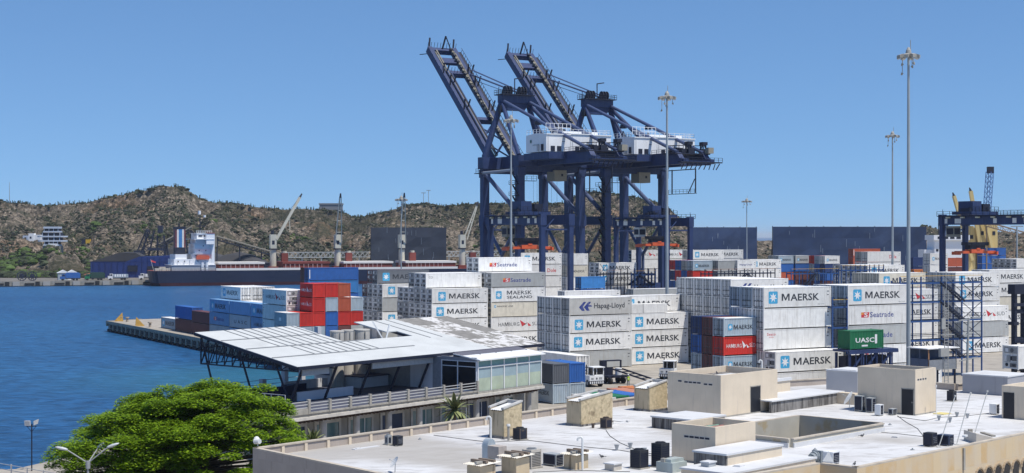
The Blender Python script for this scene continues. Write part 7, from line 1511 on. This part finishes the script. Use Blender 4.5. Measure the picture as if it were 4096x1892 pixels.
# ---------------------------------------------------------------- yard vehicles and people
def tractor(P, rot, label, lamp=True):
    r = root("yard_tractor", label, "yard tractor", P, rot, "white yard tractors"); m = MB()
    m.box(.1,.0,.75,2.4,1.7,1.65,0); m.box(.15,1.2,.6,2.35,5.2,.95,2)
    m.box(.95,.1,1.65,2.35,1.6,1.75,0); m.box(.12,1.75,.9,.85,3.0,1.5,2)
    for k in range(7): m.box(.1+k*.33,-.14,.5,.1+k*.33+.17,-.02,.8,0); m.box(.1+k*.33+.17,-.13,.5,.1+k*.33+.33,-.02,.8,2)
    m.box(.05,-.05,.42,2.45,.1,.9,2); m.box(.35,-.03,1.1,.75,.0,1.35,1); m.box(1.6,-.03,1.1,2.1,.0,1.4,1); m.box(1.15,-.03,1.1,1.35,0,1.35,2)
    m.build("chassis", [M_white, M_unit_g, M_cd], r); m = MB(); c0 = .75
    for (x, y) in ((c0,.1),(2.35,.1),(c0,1.6),(2.35,1.6)): m.box(x-.06,y-.06,1.7,x+.06,y+.06,2.75,0)
    m.box(c0,.12,1.75,2.35,.16,2.7,1); m.box(c0-.02,.2,1.75,c0+.02,1.5,2.7,1); m.box(2.33,.2,1.75,2.37,1.5,2.7,1); m.box(c0,1.56,1.7,2.35,1.6,2.75,0); m.box(c0-.15,-.15,2.75,2.5,1.8,2.87,0); m.box(c0+.5,.1,1.75,c0+.58,.18,2.7,0)
    m.build("cab", [M_white, M_black], r)
    for x in (.1, 1.95):
        for y in (.75, 4.2): m = MB(); m.tube((x,y,.52),(x+.42,y,.52),.52,14,0); m.tube((x-.01,y,.52),(x+.43,y,.52),.26,10,1); m.build("wheel", [M_dark, M_unit_g], r)
    m = MB(); m.tube((.45,1.7,1.4),(.45,1.7,3.1),.07,6); m.beam((.2,1.9,2.0),(.9,1.9,2.9),.08); m.build("exhaust", [M_cd], r)
tractor(aty(2356, 219), 24, "white yard tractor with striped bumper facing the camera"); tractor(aty(2634, 231), -20, "white yard tractor half hidden by the big penthouse")
r = root("flat_trailer", "black low trailer with a long ramp beside the white tractor", "trailer", aty(2432, 223), 30); m = MB(); m.box(.3,.3,.9,3.8,2.6,1.2); m.box(.2,1.8,1.2,1.0,2.6,3.2); m.box(3.4,1.8,1.2,3.6,2.0,3.3); m.box(.2,1.8,3.2,3.6,2.6,3.35); m.box(1.2,2.0,1.2,2.2,2.6,2.3)
m.beam((1.0,.2,2.2),(5.6,-4.8,.15),.3,.2); m.beam((2.6,.2,2.2),(7.2,-4.8,.15),.3,.2)
for k in range(7): f = k/7; m.beam(Vector((1.0,.2,2.1)).lerp(Vector((5.6,-4.8,.1)),f), Vector((2.6,.2,2.1)).lerp(Vector((7.2,-4.8,.1)),f), .12)
m.build("frame", [M_cd], r); m = MB()
for x in (.6,2.9):
    for y in (.6,2.0): m.tube((x,y,.5),(x+.35,y,.5),.5,12)
m.build("wheel", [M_dark], r); single("storage_tank", MB().tube((0,0,.0),(0,0,1.0),.5,14), [M_white], "round white drum on the black trailer", "drum", None, aty(2432, 223) + U*2.9 + V*1.6 + Vector((0,0,1.2)), 0)
def person(P, rot, label, vest, trousers, s=1.0, helmet=None):
    r = root("person", label, "person", P, rot); pts = [(0,0,.98),(0,0,1.2),(0,0,1.42),(0,.01,1.52),(0,0,1.66),(.19,0,1.42),(.25,.04,1.15),(.24,-.08,.92),(-.19,0,1.42),(-.27,.02,1.16),(-.24,-.1,.95),(.1,0,.92),(.12,-.02,.5),(.12,.02,.08),(.12,-.12,.04),(-.1,0,.92),(-.13,.04,.5),(-.14,.06,.08),(-.14,-.08,.04)]
    ed_ = [(0,1),(1,2),(2,3),(3,4),(2,5),(5,6),(6,7),(2,8),(8,9),(9,10),(0,11),(11,12),(12,13),(13,14),(0,15),(15,16),(16,17),(17,18)]; rad = [.16,.15,.15,.06,.105,.075,.055,.04,.075,.055,.04,.10,.075,.05,.045,.10,.075,.05,.045]
    me = bpy.data.meshes.new("body"); me.from_pydata([tuple(v*s for v in q) for q in pts], ed_, []); me.materials.append(trousers); me.materials.append(vest); o = link("body", me, r); sk = o.modifiers.new("skin", 'SKIN')
    for i, q in enumerate(rad): me.skin_vertices[0].data[i].radius = (q*s, q*s*.85)
    me.skin_vertices[0].data[0].use_root = True; o.modifiers.new("sub", 'SUBSURF').levels = 1; o.modifiers["sub"].render_levels = 1
    m = MB(); m.tube((0,0,.95*s),(0,0,1.46*s),.185*s,12,0,.20*s); m.tube((0,0,1.12*s),(0,0,1.18*s),.192*s,12,1,.194*s); m.build("vest", [vest, M_white], r)
    m = MB(); m.blob((0,0,1.74*s), .125*s, .14*s, .085*s, 0, 10, 6); m.build("helmet", [helmet or M_white], r)
M_hi = mat("hi_vis_yellow", (0.55,0.75,0.05), .6); M_tr = mat("work_trousers", (0.03,0.04,0.08), .8)
person(aty(2513, 220), 20, "worker in yellow high-visibility vest and white helmet beside the trailer ramp", M_hi, M_tr)
person(aty(3916, 176, 0)+Vector((0,0,0)), 200, "worker in a light blue outfit near the dark handler", mat("outfit_blue",(0.08,0.35,0.6),.7), M_tr)
# clutter behind the near building on the right
bd = single("blue_drum", MB().tube((0,0,0),(1.6,0.6,0),.75,16), [mat("drum_blue",(0.02,0.12,0.55),.4)], "bright blue tank lying at the foot of the grey crossarm post", "drum", None, aty(3832, 176, .75), 0, True)
r = root("machine_skid", "dark tracked machine parked between the cabin and raised reefer", "machine", aty(3890, 182), 30); m = MB(); m.box(0,0,.5,6.0,2.6,1.6,0); m.box(3.0,.2,1.6,5.0,2.2,3.9,1); m.box(3.1,.1,2.4,4.9,.2,3.7,2); m.box(0,.3,1.6,2.6,2.3,2.6,0); m.beam((-4,1,3.4),(4,1,2.6),.6,.7); m.beam((-4,1,3.4),(-6,1,2.0),.4)
for k in range(5): m.box(.3+k*1.2,-.1,0,1.2+k*1.2,.5,.6,0)
m.build("body", [M_cd, M_unit_g, mat("cab_green_glass",(0.12,0.25,0.22),.3)], r)
if HID.v: tag(HID.build("containers_behind", HIDM), "remaining containers mostly hidden behind the others", None, None, "stuff")
# ---------------------------------------------------------------- haze over the harbour
hz = MB(); hz.box(-30500, -60, -8.5, 30500, 45500, 96); hv = bpy.data.materials.new("harbour_haze"); hv.use_nodes = True; t = hv.node_tree; t.nodes.remove(t.nodes["Principled BSDF"])
pv = t.nodes.new("ShaderNodeVolumePrincipled"); pv.inputs["Color"].default_value = (0.85, 0.92, 1.0, 1); pv.inputs["Density"].default_value = 0.00005; t.links.new(pv.outputs[0], t.nodes["Material Output"].inputs["Volume"])
o = hz.build("haze", hv); tag(o, None, None, None, "stuff")
